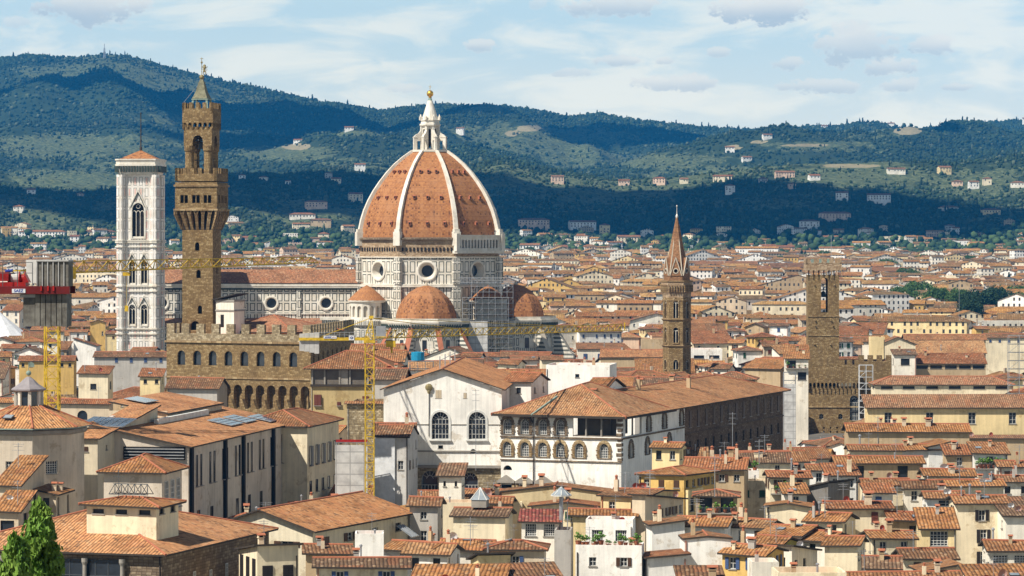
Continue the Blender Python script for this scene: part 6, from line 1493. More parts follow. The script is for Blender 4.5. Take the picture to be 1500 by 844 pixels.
# big nave like roof, middle front
bn = H_(362, 0, 400, 16.3, -19, 30, 'gx', .01, 'cream', 'orange', 'x', Y=470, wins=0, fp=False) if False else None
def gable_hall(pxc, Y, ze, rz_, w, d, label, **k):
    A = (xat(pxc, Y), Y); return house(A, w, d, R(rz_), ze, 0, label=label, **k)
ga = gable_hall(458, 402, 18.6, 50, 22, 12, 'broad church-like building with a large orange roof and a cream arched gable', roof='gx', pitch=.36, wall='cream', roofc='orange', over=.7, wins=1, rows=1, extras=0, sides=[3], fp=True) if False else None
cn_Y = 4580*(57 - 16.5)/(779 - 360); cnX = xat(458, cn_Y)
# eave runs from (458,779) to (600,748): right and back
fY = 4580*(57 - 16.5)/(752 - 360); fX = xat(600, fY); ang = math.degrees(math.atan2(fY - cn_Y, fX - cnX)); Lw = math.hypot(fX - cnX, fY - cn_Y)
ga = house((cnX, cn_Y), Lw, 16.5, R(ang), 16.5, 0, 'gx', .34, (.70, .62, .46), (.57, .27, .11), .8, wins=1, rows=1, extras=0, label='broad church-like building with a large orange roof and blank cream gable end', name='church_hall', cat='building', wh=1.2, ww=2.0, gap=7)
for u in (.38, .80): 
    c = MB(); c.slab([(Lw*u, -3.4, 13.6), (Lw*u + 2.6, -3.4, 13.6), (Lw*u + 2.6, -.9, 15.2), (Lw*u, -.9, 15.2)], .12, 0, 1)
    for k in range(1, 4): c.bar((Lw*u + .65*k, -3.4, 13.65), (Lw*u + .65*k, -.9, 15.25), .1, 1)
    c.build('glass_canopy', ['skylight_glass', 'steel'], ga)

# corner building, lower left, with glazed loggia and stone side
A5 = (xat(237, 396) - 30*math.cos(R(-17)), 396 - 30*math.sin(R(-17)))
cb = house(A5, 30, 37, R(-17), 18.0, 0, 'hip', .28, 'tan', (.56, .28, .125), 1.0, wins=0, label='stone building with a broad hipped roof, glazed loggia and small windows in its side', name='stone_house', cat='building', wallmat='dark_stone', extras=0)
c = MB(); c.box(3, 24.5, -.14, -.02, 10, 17.0, 0)
for i in range(13): c.box(3 + i*1.79 - .05, 3 + i*1.79 + .05, -.2, -.12, 10, 17, 1)
for z in (12.5, 14.9): c.box(3, 24.5, -.2, -.12, z, z + .1, 1)
c.build('loggia_glazing', ['glass', 'dark_steel'], cb)
for x in (8.2, 14.0, 19.6, 24.8): c = MB(); c.lathe([(.36, 10), (.3, 10.4), (.26, 16.3), (.42, 16.7), (.42, 17.2)], 12, c=(x, -.55)); c.build('column', ['grey_stone'], cb)
for i, y in enumerate((5, 10.5, 16, 21.5, 27)):
    link('window', window_mesh(.8, 2.0, 'plain'), cb, (.1, .1, .1), (30.03, y, 12.4 + (i % 2)*.3), R(90))
A6, w6 = corners(127, 0, 229, 0, -17, 405)
at2 = house(A6, w6, 7.2, R(-17), zat(740, 405), 18.5, 'hip', .20, 'cream', 'orange', .8, wins=1, rows=1, wh=.8, ww=1.6, gap=2.6, skip=0, style='dark', top=.25, label='low rooftop lantern room with a strip of dark windows on the broad hipped roof', name='roof_room', cat='roof room', extras=0, fp=False)
c = MB(); c.truss((2.0, 3.4, zat(740, 405) - 18.5 + 1.3), (7.5, 3.4, zat(740, 405) - 18.5 + 1.3), 1.8, 1.3, 6, .08, 'tri'); c.bar((3, 3.4, zat(740, 405) - 18.5 + 1), (3, 3.4, zat(740, 405) - 18.5 + 4.6), .07); 
for z in (2.6, 3.5, 4.3): c.bar((2.2, 3.4, zat(740, 405) - 18.5 + z), (3.8, 3.4, zat(740, 405) - 18.5 + z), .05)
c.build('glazed_ridge', ['dark_steel'], at2)

# ================================================================ CRANES
def mast(b, x, y, z0, z1, w, seg, r, m=0): b.truss((x, y, z0), (x, y, z1), w, w, seg, r, 'box', m=m)
# crane with its mast standing beyond the grey ballast
c2 = thing('tower_crane', 'yellow tower crane whose lattice arm passes before the marble bell tower', 'crane', (xat(76.5, 512), 512, 0))
b = MB(); b.truss((0, 0, 0), (0, 0, zat(415, 512)), 2.2, 2.2, 26, .15, 'box'); b.build('mast', ['yellow_paint'], c2)
b = MB(); J0 = Vector((0, 0, zat(401, 512))); tipx = xat(463, 600) - xat(76.5, 512); J1 = Vector((tipx, 88, zat(384.5, 600)))
b.truss(J0, J1, 1.6, 2.0, 24, .14, 'tri', w2=1.0, h2=1.0); b.build('jib', ['yellow_paint'], c2)
b = MB(); dn = (J1 - J0).normalized(); b.truss(J0, J0 - dn*11, 1.5, 1.4, 5, .16); b.build('counter_jib', ['yellow_paint'], c2)
b = MB(); b.cbox((2.6, 1.2, zat(409, 512)), 1.6, 1.8, 2.0, .6, 0); b.box(1.0, 3.4, -.8, .8, zat(404, 512), zat(402, 512), 0); b.build('cab', ['yellow_paint'], c2)
b = MB(); p = J0 + dn*24; b.box(p.x - .6, p.x + .6, p.y - .6, p.y + .6, p.z - .9, p.z - .3); b.bar((p.x, p.y, p.z - .5), (p.x, p.y, p.z - 6), .05); b.box(p.x - .3, p.x + .3, p.y - .2, p.y + .2, p.z - 7, p.z - 6); b.build('trolley', ['yellow_paint'], c2)
# crane in front of the hall
c3 = thing('tower_crane', 'yellow tower crane with a tall apex and grey ballast plates before the palace', 'crane', (xat(541.5, 555), 555, 0))
zc = zat(497.5, 555)
b = MB(); b.truss((0, 0, 0), (0, 0, zc - .3), 1.55, 1.55, 26, .115); b.box(-1.0, 1.0, -1.0, 1.0, zc - .6, zc - .1); b.build('mast', ['yellow_paint'], c3)
za = zat(466, 555); b = MB()
for s1 in (-1, 1):
    b.bar((-.9, s1*.7, zc), (.25, 0, za), .16); b.bar((.8, s1*.7, zc), (.35, 0, za), .16)
for i in range(1, 6):
    t = i/6; z = zc + (za - zc)*t; b.bar((-.9 + 1.15*t, -.7*(1-t), z), (.8 - .45*t, -.7*(1-t), z), .1); b.bar((-.9 + 1.15*t, -.7*(1-t), z), (.8 - .45*(t - .16), -.7*(1-t), z - (za-zc)/6), .09)
b.box(-.1, .7, -.3, .3, za - .1, za + .4); b.build('apex', ['yellow_paint'], c3)
kx = xat(435, 549) - xat(541.5, 555); 
b = MB(); b.box(kx, 0, -.9, -.65, zc - .15, zc + .35); b.box(kx, 0, .65, .9, zc - .15, zc + .35); b.box(kx, 0, -.65, .65, zc, zc + .06, 0)
for i in range(12): b.bar((kx + 3.6 - i*kx/14, -.85, zc + .35), (kx + 3.6 - i*kx/14, -.85, zc + 1.3), .06, 1)
b.bar((kx + 3.6, -.85, zc + 1.3), (-1, -.85, zc + 1.3), .07, 1); b.bar((kx + 3.6, -.85, zc + .85), (-1, -.85, zc + .85), .05, 1); b.bar((kx + 3.6, 0, zc + .4), (.2, 0, za), .12, 0); b.build('counter_jib', ['yellow_paint', 'steel'], c3)
for i in range(4):
    b = MB(); b.box(kx + .05 + i*.88, kx + .89 + i*.88, -.55, .55, zat((514, 515, 516.5, 518)[i], 555), zat(489 - i*.6, 555)); b.build('ballast_plate', ['pale_concrete'], c3)
def xr(px): return xat(px, 554) - xat(541.5, 555)
b = MB(); b.box(xr(511), xr(519), -1.0, -.95, zat(498.5, 554), zat(491.5, 554), 0)
e0, e1, ez = xr(513), xr(517.2), zat(495, 554)
b.lathe([(0, 0), (0, 0)], 3); b.add([((e0+e1)/2 + math.cos(t)*.24, -1.02, ez + math.sin(t)*.24) for t in [2*math.pi*i/12 for i in range(12)]], [tuple(range(12))], 1); b.add([((e0+e1)/2 - .37, -1.02, ez), ((e0+e1)/2, -1.02, ez - .12), ((e0+e1)/2 + .37, -1.02, ez), ((e0+e1)/2, -1.02, ez + .12)], [(0, 1, 2, 3)], 1)
b.add([((e0+e1)/2 + math.cos(t)*.10, -1.03, ez + math.sin(t)*.10) for t in [2*math.pi*i/10 for i in range(10)]], [tuple(range(10))], 0); b.build('emblem_sign', ['sheet_white', 'blue_mark'], c3)
b = MB(); x0, x1, z0, z1 = xr(474), xr(493), zat(496, 554), zat(492, 554); b.box(x0, x1, -1.0, -.95, z0, z1, 0)
for i in range(5): xx = x0 + .25 + i*.22; b.add([(xx, -1.02, z0 + .1), (xx + .13, -1.02, z0 + .1), (xx + .25, -1.02, z1 - .1), (xx + .12, -1.02, z1 - .1)], [(0, 1, 2, 3)], 1)
b.box(x0 + 1.5, x1 - .1, -1.02, -1.0, z0 + .2, z1 - .2, 2); b.build('banner_sign', ['sheet_white', 'blue_mark', 'terracotta'], c3)
JB = Vector((.8, 0, zc + .2)); tx_, tY = xat(915, 650), 650.0; JT = Vector((tx_ - xat(541.5, 555), tY - 555, zat(484, tY)))
b = MB(); b.truss(JB, JT, 1.35, 1.4, 34, .105, 'tri', w2=1.2, h2=1.25); b.bar(JT, JT + Vector((0, 0, 1.6)), .25); b.build('jib', ['yellow_paint'], c3)
dn = (JT - JB); b = MB()
for t in (.30, .72): b.bar((.3, 0, za), JB + dn*t + Vector((0, 0, 1.3)), .11)
b.build('pendant_line', ['yellow_paint'], c3)
b = MB(); b.box(1.2, 2.9, -1.7, -.5, zc + .6, zc + 2.4, 1); b.box(1.1, 3.0, -1.8, -.4, zc + .45, zc + .6, 0); b.box(2.9, 4.6, -.7, .7, zc - 1.3, zc - .2, 0); b.bar((3.9, 0, zc - 1), (3.9, 0, zc - 2.4), .35, 0); b.build('cab', ['yellow_paint', 'steel'], c3)
# near crane: only its counter arm and ribbed concrete ballast stand in view
c1 = thing('tower_crane', 'dark red counter arm of a crane carrying tall ribbed concrete ballast', 'crane', (xat(-210, 236), 236, 0), R(0))
ox_ = -xat(-210, 236); X_ = lambda px: xat(px, 230) + ox_ + (xat(0, 236) - xat(0, 236)); Z_ = lambda py: zat(py, 230); X_ = lambda px: xat(px, 230) - xat(-210, 236)
b = MB(); b.truss((0, 0, 0), (0, 0, Z_(432)), 1.9, 1.9, 26, .18); b.build('mast', ['red_paint'], c1)
b = MB(); b.box(-1, X_(104.5), -6.9, -6.6, Z_(430.5), Z_(419.5), 0); b.box(-1, X_(104.5), -4.0, -3.7, Z_(430.5), Z_(419.5), 0); b.box(-1, X_(58), -6.6, -4.0, Z_(421), Z_(420), 0); b.box(-1, 2, -6.9, 1, Z_(432), Z_(430.5), 0)
for px in (62, 72, 80): b.box(X_(px), X_(px + 2.4), -7.0, -6.9, Z_(426), Z_(418.5), 1)
b.build('counter_arm', ['dark_red_paint', 'red_paint'], c1)
b = MB(); b.truss((-1, -5.3, Z_(424)), (-38, -5.3, Z_(424)), 1.6, 1.8, 16, .15, 'tri'); b.build('jib', ['red_paint'], c1)
for i in range(6):
    x0, x1 = 55 + i*7.9, 62.3 + i*7.9; b = MB()
    b.box(X_(x0 + 1.4), X_(x1 - .2), -6.5, -4.1, Z_(419.5), Z_(382 - (i % 2)*.5), 0); b.box(X_(x0 - .0), X_(x0 + 1.3), -6.58, -4.02, Z_(419), Z_(383), 1); b.box(X_(x0 - .3), X_(x1 + .2), -6.62, -3.98, Z_(383), Z_(381 - (i % 2)*.4), 1)
    b.box(X_(x0 - 1.8), X_(x1 - 2.3), -6.55, -4.05, Z_(477.5 + (i % 3)*.5), Z_(431), 0); b.build('ballast_block', ['concrete', 'pale_concrete'], c1)
b = MB(); b.box(X_(35.5), X_(52.5), -6.5, -4.05, Z_(478), Z_(436), 0); b.box(X_(30), X_(56), -6.4, -4.1, Z_(436), Z_(431), 1); b.build('ballast_block', ['concrete', 'pale_concrete'], c1)
b = MB(); b.box(X_(27.5), X_(52.5), -2.5, -2.2, Z_(416), Z_(381), 0); b.build('machine_housing', ['white_paint'], c1)
b = MB(); zc1 = Z_(408)
b.bar((X_(13), -5.3, zc1), (X_(26), -5.3, zc1), .75, 2, None, 14)
for px, ww in ((10, .95), (13, .8), (26, 1.0), (34, 1.0)): b.bar((X_(px), -5.3, zc1), (X_(px + 1.5), -5.3, zc1), ww, 0, None, 16)
b.bar((X_(27), -5.3, zc1), (X_(34), -5.3, zc1), .62, 0, None, 12); b.box(X_(-4), X_(12), -5.9, -4.9, Z_(412), Z_(399), 0); b.box(X_(0), X_(38), -6.2, -4.6, Z_(419.5), Z_(413.5), 0)
b.add([(X_(32), -5.9, Z_(414)), (X_(42), -5.9, Z_(414)), (X_(36), -5.9, Z_(402)), (X_(32), -4.8, Z_(414)), (X_(42), -4.8, Z_(414)), (X_(36), -4.8, Z_(402))], [(0, 1, 2), (5, 4, 3), (1, 4, 5, 2), (0, 2, 5, 3)], 0)
b.bar((X_(6), -5.5, Z_(397.5)), (X_(17), -5.5, Z_(396.5)), .22, 1, None, 8); b.build('winch', ['red_paint', 'blue_mark', 'pale_concrete'], c1)
b = MB()
for px in (6.5, 28, 50): b.bar((X_(px), -6.75, Z_(419.5)), (X_(px), -6.75, Z_(384.5)), .05)
for py in (384.5, 400): b.bar((X_(-6), -6.75, Z_(py)), (X_(50), -6.75, Z_(py)), .045)
b.build('hand_rail', ['dark_steel'], c1)
b = MB(); b.box(X_(20.5), X_(40), -6.95, -6.905, Z_(429), Z_(423), 0); sg = b.build('name_plate', ['sheet_white'], c1)
cu = bpy.data.curves.new('lettering', 'FONT'); cu.body = 'SAEZ'; cu.size = .30; cu.align_x = 'CENTER'; cu.align_y = 'CENTER'; cu.extrude = .004; cu.offset = .008; cu.materials.append(MATS['blue_mark'])
lt = link('lettering', cu, sg, None, ((X_(20.5) + X_(40))/2, -6.957, (Z_(429) + Z_(423))/2)); lt.rotation_euler = (R(90), 0, 0); bpy.context.view_layer.update(); lme = bpy.data.meshes.new_from_object(lt); bpy.data.objects.remove(lt); lt = link('lettering', lme, sg, None, ((X_(20.5) + X_(40))/2, -6.957, (Z_(429) + Z_(423))/2)); lt.rotation_euler = (R(90), 0, 0)
# white tent roof behind
tn = thing('marquee', 'white peaked fabric tent roof behind the crane ballast', 'tent', (xat(-2, 1400), 1400, 0))
b = MB(); b.lathe([(14.5, zat(493, 1400)), (11.5, zat(486, 1400)), (8.0, zat(477, 1400)), (4.2, zat(467, 1400)), (1.6, zat(460, 1400)), (.3, zat(455, 1400))], 14, rot=R(20)); [b.bar((14*math.cos(R(20 + 45*i)), 14*math.sin(R(20 + 45*i)), 0), (14*math.cos(R(20 + 45*i)), 14*math.sin(R(20 + 45*i)), zat(492, 1400)), .3) for i in range(8)]; b.build('canopy', ['sheet_white'], tn)
footprint(xat(-2, 1400) - 10, 1390, 0, 20, 20)

# ================================================================ THE OLD TOWN, house by house from the photograph
# (pxL, y of the front eave, pxR, eave height, turn, depth, roof, pitch, wall, roof colour, label, options)
TG = 'houses of the old town'
T = [
 # ---- bottom edge and lower middle
 (377, 815, 437, 17.0, 20, 13, 'sb', .20, 'cream', 'orange', 'cream house with tall closed dark shutters between the stone house and church hall', dict(style='closed', shut='dark', wh=3.0, ww=1.4, skip=0, rows=1, gap=2.6)),
 (448, 812, 512, 15.5, 4, 9, 'gx', .34, 'tan', 'brown', 'brown roofed house tucked under the eave of the broad church hall', dict(rows=1, style='dark')),
 (520, 792, 562, 18.0, 2, 7, 'flat', .2, 'white', 'terracotta', 'flat white attic with a wide three-pane window', dict(style='plain', rows=1, ww=3.2, wh=1.6, gap=4, skip=0, top=.5)),
 (562, 806, 628, 15.8, -28, 9, 'gx', .33, 'white', 'orange', 'white gabled house with air conditioners on its end wall, beside the flat white attic', dict(rows=1, style='dark')),
 (463, 832, 597, 16.6, 2, 8, 'gx', .34, 'cream', 'dull brown', 'long cream house with blue shutters at the bottom edge under a dull brown roof', dict(style='shutter', shut='blue', gap=4.4, skip=0, rows=1, wh=1.6)),
 (600, 868, 730, 17.4, -6, 12, 'sf', .34, 'cream', 'orange', 'wide orange tiled roof along the bottom edge below the small white attic tower', dict(wins=0)),
 (593, 812, 655, 15.6, -12, 11, 'gx', .36, 'white', 'pale orange', 'white house with a ragged orange roof and dark doorway under its eave', dict(rows=1, style='dark', wh=1.8)),
 (645, 806, 716, 15.0, -8, 10, 'gx', .34, 'off-white', 'orange', 'low pale house with an orange roof crowded by chimney pots', dict(extras=6, rows=1)),
 (713, 806, 797, 16.6, -3, 9, 'hip', .36, 'beige', 'brown', 'beige house with one blue-grey shuttered window under a hipped brown roof', dict(style='shutter', shut='blue', gap=6, skip=0, rows=1)),
 (700, 826, 748, 15.2, 12, 7, 'sb', .3, 'pale yellow', 'terracotta', 'small yellow house with green windows in front of the beige hipped house', dict(style='shutter', shut='green', rows=1)),
 (745, 866, 830, 17.4, 12, 12, 'sf', .34, 'cream', 'brown', 'brown tiled roof cut by the bottom edge, right of the small yellow house', dict(wins=0)),
 (600, 742, 641, 17.6, -6, 9, 'gx', .40, 'grey', 'brown', 'grey rendered house with a steep brown roof below the stone base of the hall', dict(rows=2, style='plain')),
 (643, 697, 676, 20.6, -6, 6, 'sf', .45, 'off-white', 'dull brown', 'slim white attic tower with three small windows before the gabled hall', dict(rows=1, wh=1.2, ww=.5, gap=1.3, skip=0, style='dark', extras=0, base=1)),
 (629, 745, 765, 16.4, 3, 9, 'flat', .2, 'cream', 'terracotta', 'long cream terrace house with a blue door and a satellite dish', dict(rows=1, style='closed', shut='blue', gap=9, wh=2.0, extras=3)),
 (664, 757, 740, 17.8, -10, 9, 'gx', .34, 'cream', 'dull brown', 'house with a lichen-dark roof bearing a glass pyramid skylight', dict(wins=0, extras=1, pyr=(3.4, 3))),
 (700, 738, 746, 17.4, -6, 9, 'gx', .30, 'tan', 'terracotta', 'low tan house in the court before the white loggia building', dict(rows=1)),
 (735, 722, 890, 18.6, -5, 9, 'gy', .17, (.62, .50, .30), 'terracotta', 'broad low gabled house with a blank stained yellow wall', dict(wins=0, over=.25, extras=3)),
 (778, 742, 884, 17.4, -4, 8, 'gy', .15, 'cream', 'rusty', 'cream house with green shuttered window and air conditioner below the stained yellow gable', dict(rows=1, style='closed', shut='green', gap=3, extras=4)),
 (764, 765, 818, 17.4, -4, 7, 'sf', .30, 'off-white', 'rusty', 'rooftop conservatory with a flat red roof and pale blue glazing', dict(rows=1, style='grid', shut='blue', gap=2.0, ww=1.7, wh=1.8, skip=0, top=.2, extras=0, roofc=(.27, .07, .055))),
 (812, 786, 836, 15.8, -4, 8, 'flat', .2, 'grey', 'terracotta', 'small concrete roof terrace beside the conservatory', dict(wins=0, extras=1)),
 (835, 756, 930, 16.6, -6, 8, 'gx', .30, 'pale yellow', 'orange', 'pale yellow house with orange roof right of the steel chimney', dict(rows=1, style='closed', shut='green', skip=.4)),
 (858, 770, 927, 17.4, -6, 8, 'flat', .2, 'white', 'terracotta', 'bright white penthouse with brown glazed doors and a terrace full of flowerpots', dict(rows=1, style='grid', gap=2.4, ww=1.5, wh=2.4, skip=0, top=.6, extras=2)),
 (843, 808, 940, 15.7, -6, 8, 'flat', .2, 'white', 'terracotta', 'white lower block holding the flowerpot terrace', dict(rows=2, gap=3.4, skip=.2, shut='brown', extras=2, pots=14)),
 (926, 742, 945, 18.0, -25, 22, 'sb', .15, 'beige', 'orange', 'narrow beige side wall with a climbing pipe beside the white penthouse', dict(rows=2)),
 (880, 727, 945, 19.2, -22, 20, 'gx', .10, 'pale yellow', 'terracotta', 'wide nearly flat tiled roof crowded with skylights, over a yellow wall', dict(extras=9, rows=1)),
 (936, 695, 1002, 19.4, -28, 18, 'hip', .26, 'ochre', 'orange', 'ochre house with a round window under a wide hipped orange roof', dict(rows=1, extras=0)),
 (945, 724, 1008, 16.2, -24, 10, 'flat', .1, 'pale yellow', 'terracotta', 'yellow roofless loggia with pillars above a dark glazed front', dict(rows=2, ww=2.2, wh=2.2, gap=2.9, skip=0, style='dark', extras=0)),
 (955, 657, 995, 20.6, -15, 9, 'gx', .30, 'pale yellow', 'orange', 'small yellow house with an orange roof at the foot of the dark brick wall', dict(rows=1, extras=1)),
 (1003, 688, 1090, 18.8, -8, 16, 'gx', .36, 'tan', 'rusty', 'large red-brown tiled roof with small dormers before the dark brick wall', dict(extras=5, rows=1)),
 (1050, 697, 1112, 16.8, 0, 8, 'flat', .2, 'white', 'terracotta', 'white roof terrace with green shrubs and a canopy', dict(rows=1, pots=7, extras=1)),
 (1082, 712, 1128, 15.4, 4, 7, 'flat', .2, 'cream', 'terracotta', 'cream terrace house with a green shutter below the shrub terrace', dict(rows=1, style='closed', shut='green', extras=2)),
 (1019, 727, 1080, 17.2, -4, 9, 'hip', .28, 'tan', 'dull brown', 'open rooftop pavilion with a grey-brown hipped roof and potted plants', dict(rows=1, wh=2.4, ww=1.9, gap=2.4, skip=0, top=.15, style='dark', extras=0, pots=5)),
 (990, 770, 1062, 16.0, -14, 11, 'gx', .30, 'white', 'orange', 'white house with a broad orange roof below the open rooftop pavilion', dict(wins=0, extras=2)),
 (1050, 772, 1122, 15.4, -24, 10, 'gx', .32, 'white', 'pale orange', 'white house with a pale orange roof and two round dishes', dict(rows=1, extras=4)),
 (955, 770, 1003, 16.4, 6, 8, 'sl', .18, 'white', 'terracotta', 'windowless white block with a curved blue dish beside the dark alley', dict(wins=0, extras=2)),
 (1002, 791, 1071, 17.0, 3, 8, 'gy', .20, 'white', 'terracotta', 'tall blank bright white gable wall near the bottom edge', dict(wins=0, extras=1, over=.2)),
 (948, 818, 1006, 14.8, 6, 8, 'sl', .12, 'white', 'rusty', 'low white lean-to at the foot of the blank white gable', dict(wins=0, extras=0)),
 (1058, 812, 1118, 15.2, -26, 11, 'gx', .30, 'ochre', 'orange', 'house with a mustard wall, blue shutters and a sprawling orange roof', dict(rows=1, style='shutter', shut='blue', skip=0, gap=2.8, extras=3)),
 (1100, 800, 1140, 15.0, -24, 12, 'gx', .3, (.42, .36, .10), 'orange', 'olive yellow house with paired windows under an orange eave', dict(rows=1, style='dark', skip=0)),
 (1131, 812, 1160, 14.4, -30, 12, 'sb', .2, 'off-white', 'orange', 'pale house with dark balcony doors right of the olive yellow house', dict(rows=1, style='dark')),
 (1115, 783, 1172, 15.8, -32, 13, 'gx', .28, 'white', 'orange', 'white house with small square windows and two red dishes near its gable', dict(rows=1, style='dark', ww=.8, wh=1.0, extras=3)),
 (1123, 742, 1186, 16.8, -8, 8, 'gy', .22, 'cream', 'orange', 'cream gabled house below a stepped orange roof', dict(rows=1, skip=.6, extras=2)),
 (1003, 868, 1062, 17.6, 2, 12, 'sf', .3, 'pale yellow', 'brown', 'tiled roof end poking over the bottom edge below the blank white gable', dict(wins=0, extras=1)),
 (1102, 834, 1141, 16.0, 2, 8, 'flat', .2, 'off-white', 'terracotta', 'small white rooftop box with an open hatch at the bottom edge', dict(wins=0, extras=1)),
 (1128, 700, 1186, 18.0, 2, 9, 'gx', .3, 'cream', 'rusty', 'cream house with potted trees on its balcony below the white scaffold chute', dict(rows=2, pots=4)),
 (1150, 724, 1182, 16.8, 2, 7, 'sf', .3, 'off-white', 'orange', 'little white house with an orange lean-to roof right of the cream gable', dict(rows=1)),
 # ---- lower right quarter
 (1226, 680, 1352, 18.8, 1, 10, 'gx', .36, 'tan', 'orange', 'long tan house with five dark windows under a wide orange roof', dict(rows=1, gap=5.4, style='dark', wh=2.2, ww=1.8, skip=0, top=.3, extras=3)),
 (1246, 661, 1322, 19.2, 1, 8, 'gx', .36, 'cream', 'terracotta', 'terracotta roof directly behind the long tan house', dict(wins=0, extras=2)),
 (1318, 660, 1380, 19.0, 8, 8, 'gx', .36, 'white', 'orange', 'orange roof with a white gable end right of the long tan house', dict(wins=0, extras=2)),
 (1360, 655, 1388, 19.6, 10, 10, 'sl', .25, 'white', 'orange', 'blank white wedge-shaped wall rising among the roofs', dict(wins=0, extras=0)),
 (1387, 667, 1424, 19.0, 1, 7, 'sf', .36, 'tan', 'rusty', 'small tan house with a clean rusty roof left of the green balcony', dict(rows=1, skip=.7)),
 (1427, 665, 1476, 19.4, 0, 8, 'sf', .36, 'white', 'terracotta', 'white house with two tall doors opening on a green balcony', dict(rows=1, wh=2.2, ww=1.2, gap=4, skip=0, style='plain', pots=8)),
 (1356, 698, 1428, 17.4, 1, 9, 'gx', .38, 'cream', 'orange', 'plain orange roof in the row below the green balcony', dict(wins=0, extras=4)),
 (1464, 684, 1510, 18.4, 0, 8, 'gx', .36, 'off-white', 'terracotta', 'pale house with terracotta roof cut by the frame edge, beside the green balcony', dict(rows=1)),
 (1464, 706, 1512, 17.4, 0, 8, 'gx', .36, 'off-white', 'brown', 'brown roofed house with two white dishes under its eave', dict(rows=1, style='dark', extras=3)),
 (1213, 698, 1257, 18.2, 4, 8, 'sf', .36, 'white', 'rusty', 'white house with a deep rusty roof and grey weathered side wall', dict(rows=2, skip=.3, style='plain')),
 (1185, 690, 1214, 18.0, 0, 8, 'gx', .32, 'white', 'terracotta', 'white house left of the rusty roofed house', dict(rows=1)),
 (1180, 715, 1213, 17.4, -40, 9, 'sl', .3, 'grey', 'brown', 'dark grey weathered gable wall with a climbing pipe', dict(wins=0, wall=(.20, .185, .17))),
 (1226, 667, 1262, 20.4, 0, 0.01, 'flat', .1, 'tan', 'terracotta', '', None),
 (1214, 747, 1306, 17.4, 3, 9, 'gx', .30, 'cream', 'rusty', 'wide cream house with red-brown shutters below and an arcade of dark openings above', dict(rows=2, style='closed', shut='red-brown', gap=4.6, skip=.2, extras=3)),
 (1267, 711, 1332, 17.8, 2, 8, 'gx', .34, 'cream', 'terracotta', 'low terracotta roof with a skylight, above the wide cream house', dict(wins=0, extras=3)),
 (1270, 723, 1308, 17.0, 3, 6, 'sf', .36, 'off-white', 'rusty', 'little attic with a blue window above the wide cream house', dict(rows=1, style='closed', shut='blue', skip=0, gap=3, wh=1.0, top=.3, extras=0)),
 (1325, 716, 1382, 17.4, 0, 9, 'gx', .40, 'off-white', 'brown', 'off-white house with a steep brown roof beside a tall round chimney', dict(rows=1, skip=.5, extras=3)),
 (1358, 731, 1412, 17.0, 0, 8, 'gx', .36, 'white', 'terracotta', 'white house with a wide white-framed attic window', dict(rows=1, style='plain', ww=2.4, wh=1.0, gap=4, skip=0, top=.2)),
 (1305, 763, 1364, 16.0, 2, 9, 'gx', .36, 'tan', 'rusty', 'tan house with rusty roof and one dark opening, left of the glazed veranda', dict(rows=1, style='dark', gap=5, skip=0)),
 (1350, 776, 1401, 15.8, -2, 11, 'sf', .40, 'pale yellow', 'orange', 'house with a steep orange roof above a pale green glazed veranda', dict(rows=1, style='grid', ww=2.6, wh=2.2, gap=2.8, skip=0, top=.2, extras=1)),
 (1402, 739, 1476, 18.4, 2, 10, 'gx', .30, 'cream', 'terracotta', 'tall cream block with dark shutters and an outside drainpipe', dict(rows=3, style='shutter', shut='dark', gap=4.0, wh=2.0, skip=.15, extras=6)),
 (1390, 714, 1470, 18.2, 2, 9, 'gx', .30, 'cream', 'orange', 'jumble of orange roofs just behind the tall cream block', dict(wins=0, extras=6)),
 (1473, 757, 1515, 17.0, 4, 12, 'sf', .34, 'off-white', 'dull brown', 'off-white house with blue windows right of the tall cream block', dict(rows=2, style='plain', shut='blue', gap=3)),
 (1180, 764, 1234, 16.2, -22, 10, 'gx', .34, 'cream', 'orange', 'cream house with ragged orange roof at the foot of the grey gable', dict(rows=1, style='dark', extras=4)),
 (1172, 792, 1208, 15.2, -34, 12, 'gx', .3, 'off-white', 'orange', 'pale house with an orange roof left of the tall cream wall with a thin pipe', dict(rows=1, style='dark', extras=2)),
 (1208, 800, 1256, 16.0, -14, 11, 'gx', .30, 'cream', 'orange', 'plain cream block with a thin wall pipe and dark side windows', dict(rows=1, sides=[1], style='dark', extras=1)),
 (1268, 834, 1317, 15.2, -6, 10, 'gx', .42, 'off-white', 'dull brown', 'steep dull brown roof over a low wall near the bottom edge', dict(wins=0, extras=1)),
 (1325, 820, 1400, 15.0, 4, 9, 'gx', .38, 'cream', 'brown', 'brown hipped roof at the bottom edge, right of the steep dull brown roof', dict(rows=1, extras=1)),
 (1352, 838, 1402, 14.8, 6, 8, 'sl', .2, 'cream', 'terracotta', 'blank cream wedge wall at the bottom edge before the tall block', dict(wins=0, extras=1)),
 (1278, 790, 1340, 15.4, 6, 9, 'gx', .28, 'cream', 'orange', 'low cream house with a red dish in front of the tan house', dict(rows=1, extras=3)),
 (1450, 808, 1512, 15.4, 0, 10, 'gx', .36, 'off-white', 'terracotta', 'house with a green shopfront-like veranda at the frame corner', dict(rows=1, style='grid', shut='green', ww=2, gap=2.4, skip=0, top=.2)),
 (1430, 862, 1520, 17.4, 2, 12, 'sf', .26, 'cream', 'orange', 'orange roof running out of the bottom corner', dict(wins=0, extras=4)),
 (1140, 850, 1240, 17.0, 2, 10, 'flat', .26, 'cream', 'orange', 'flat cream terrace edge at the bottom with an orange awning', dict(wins=0, extras=2)),
 (1212, 850, 1420, 14.6, 1, 9, 'gx', .2, 'cream', 'terracotta', 'long low roof strip along the very bottom edge', dict(wins=0, extras=3)),
 # ---- right middle
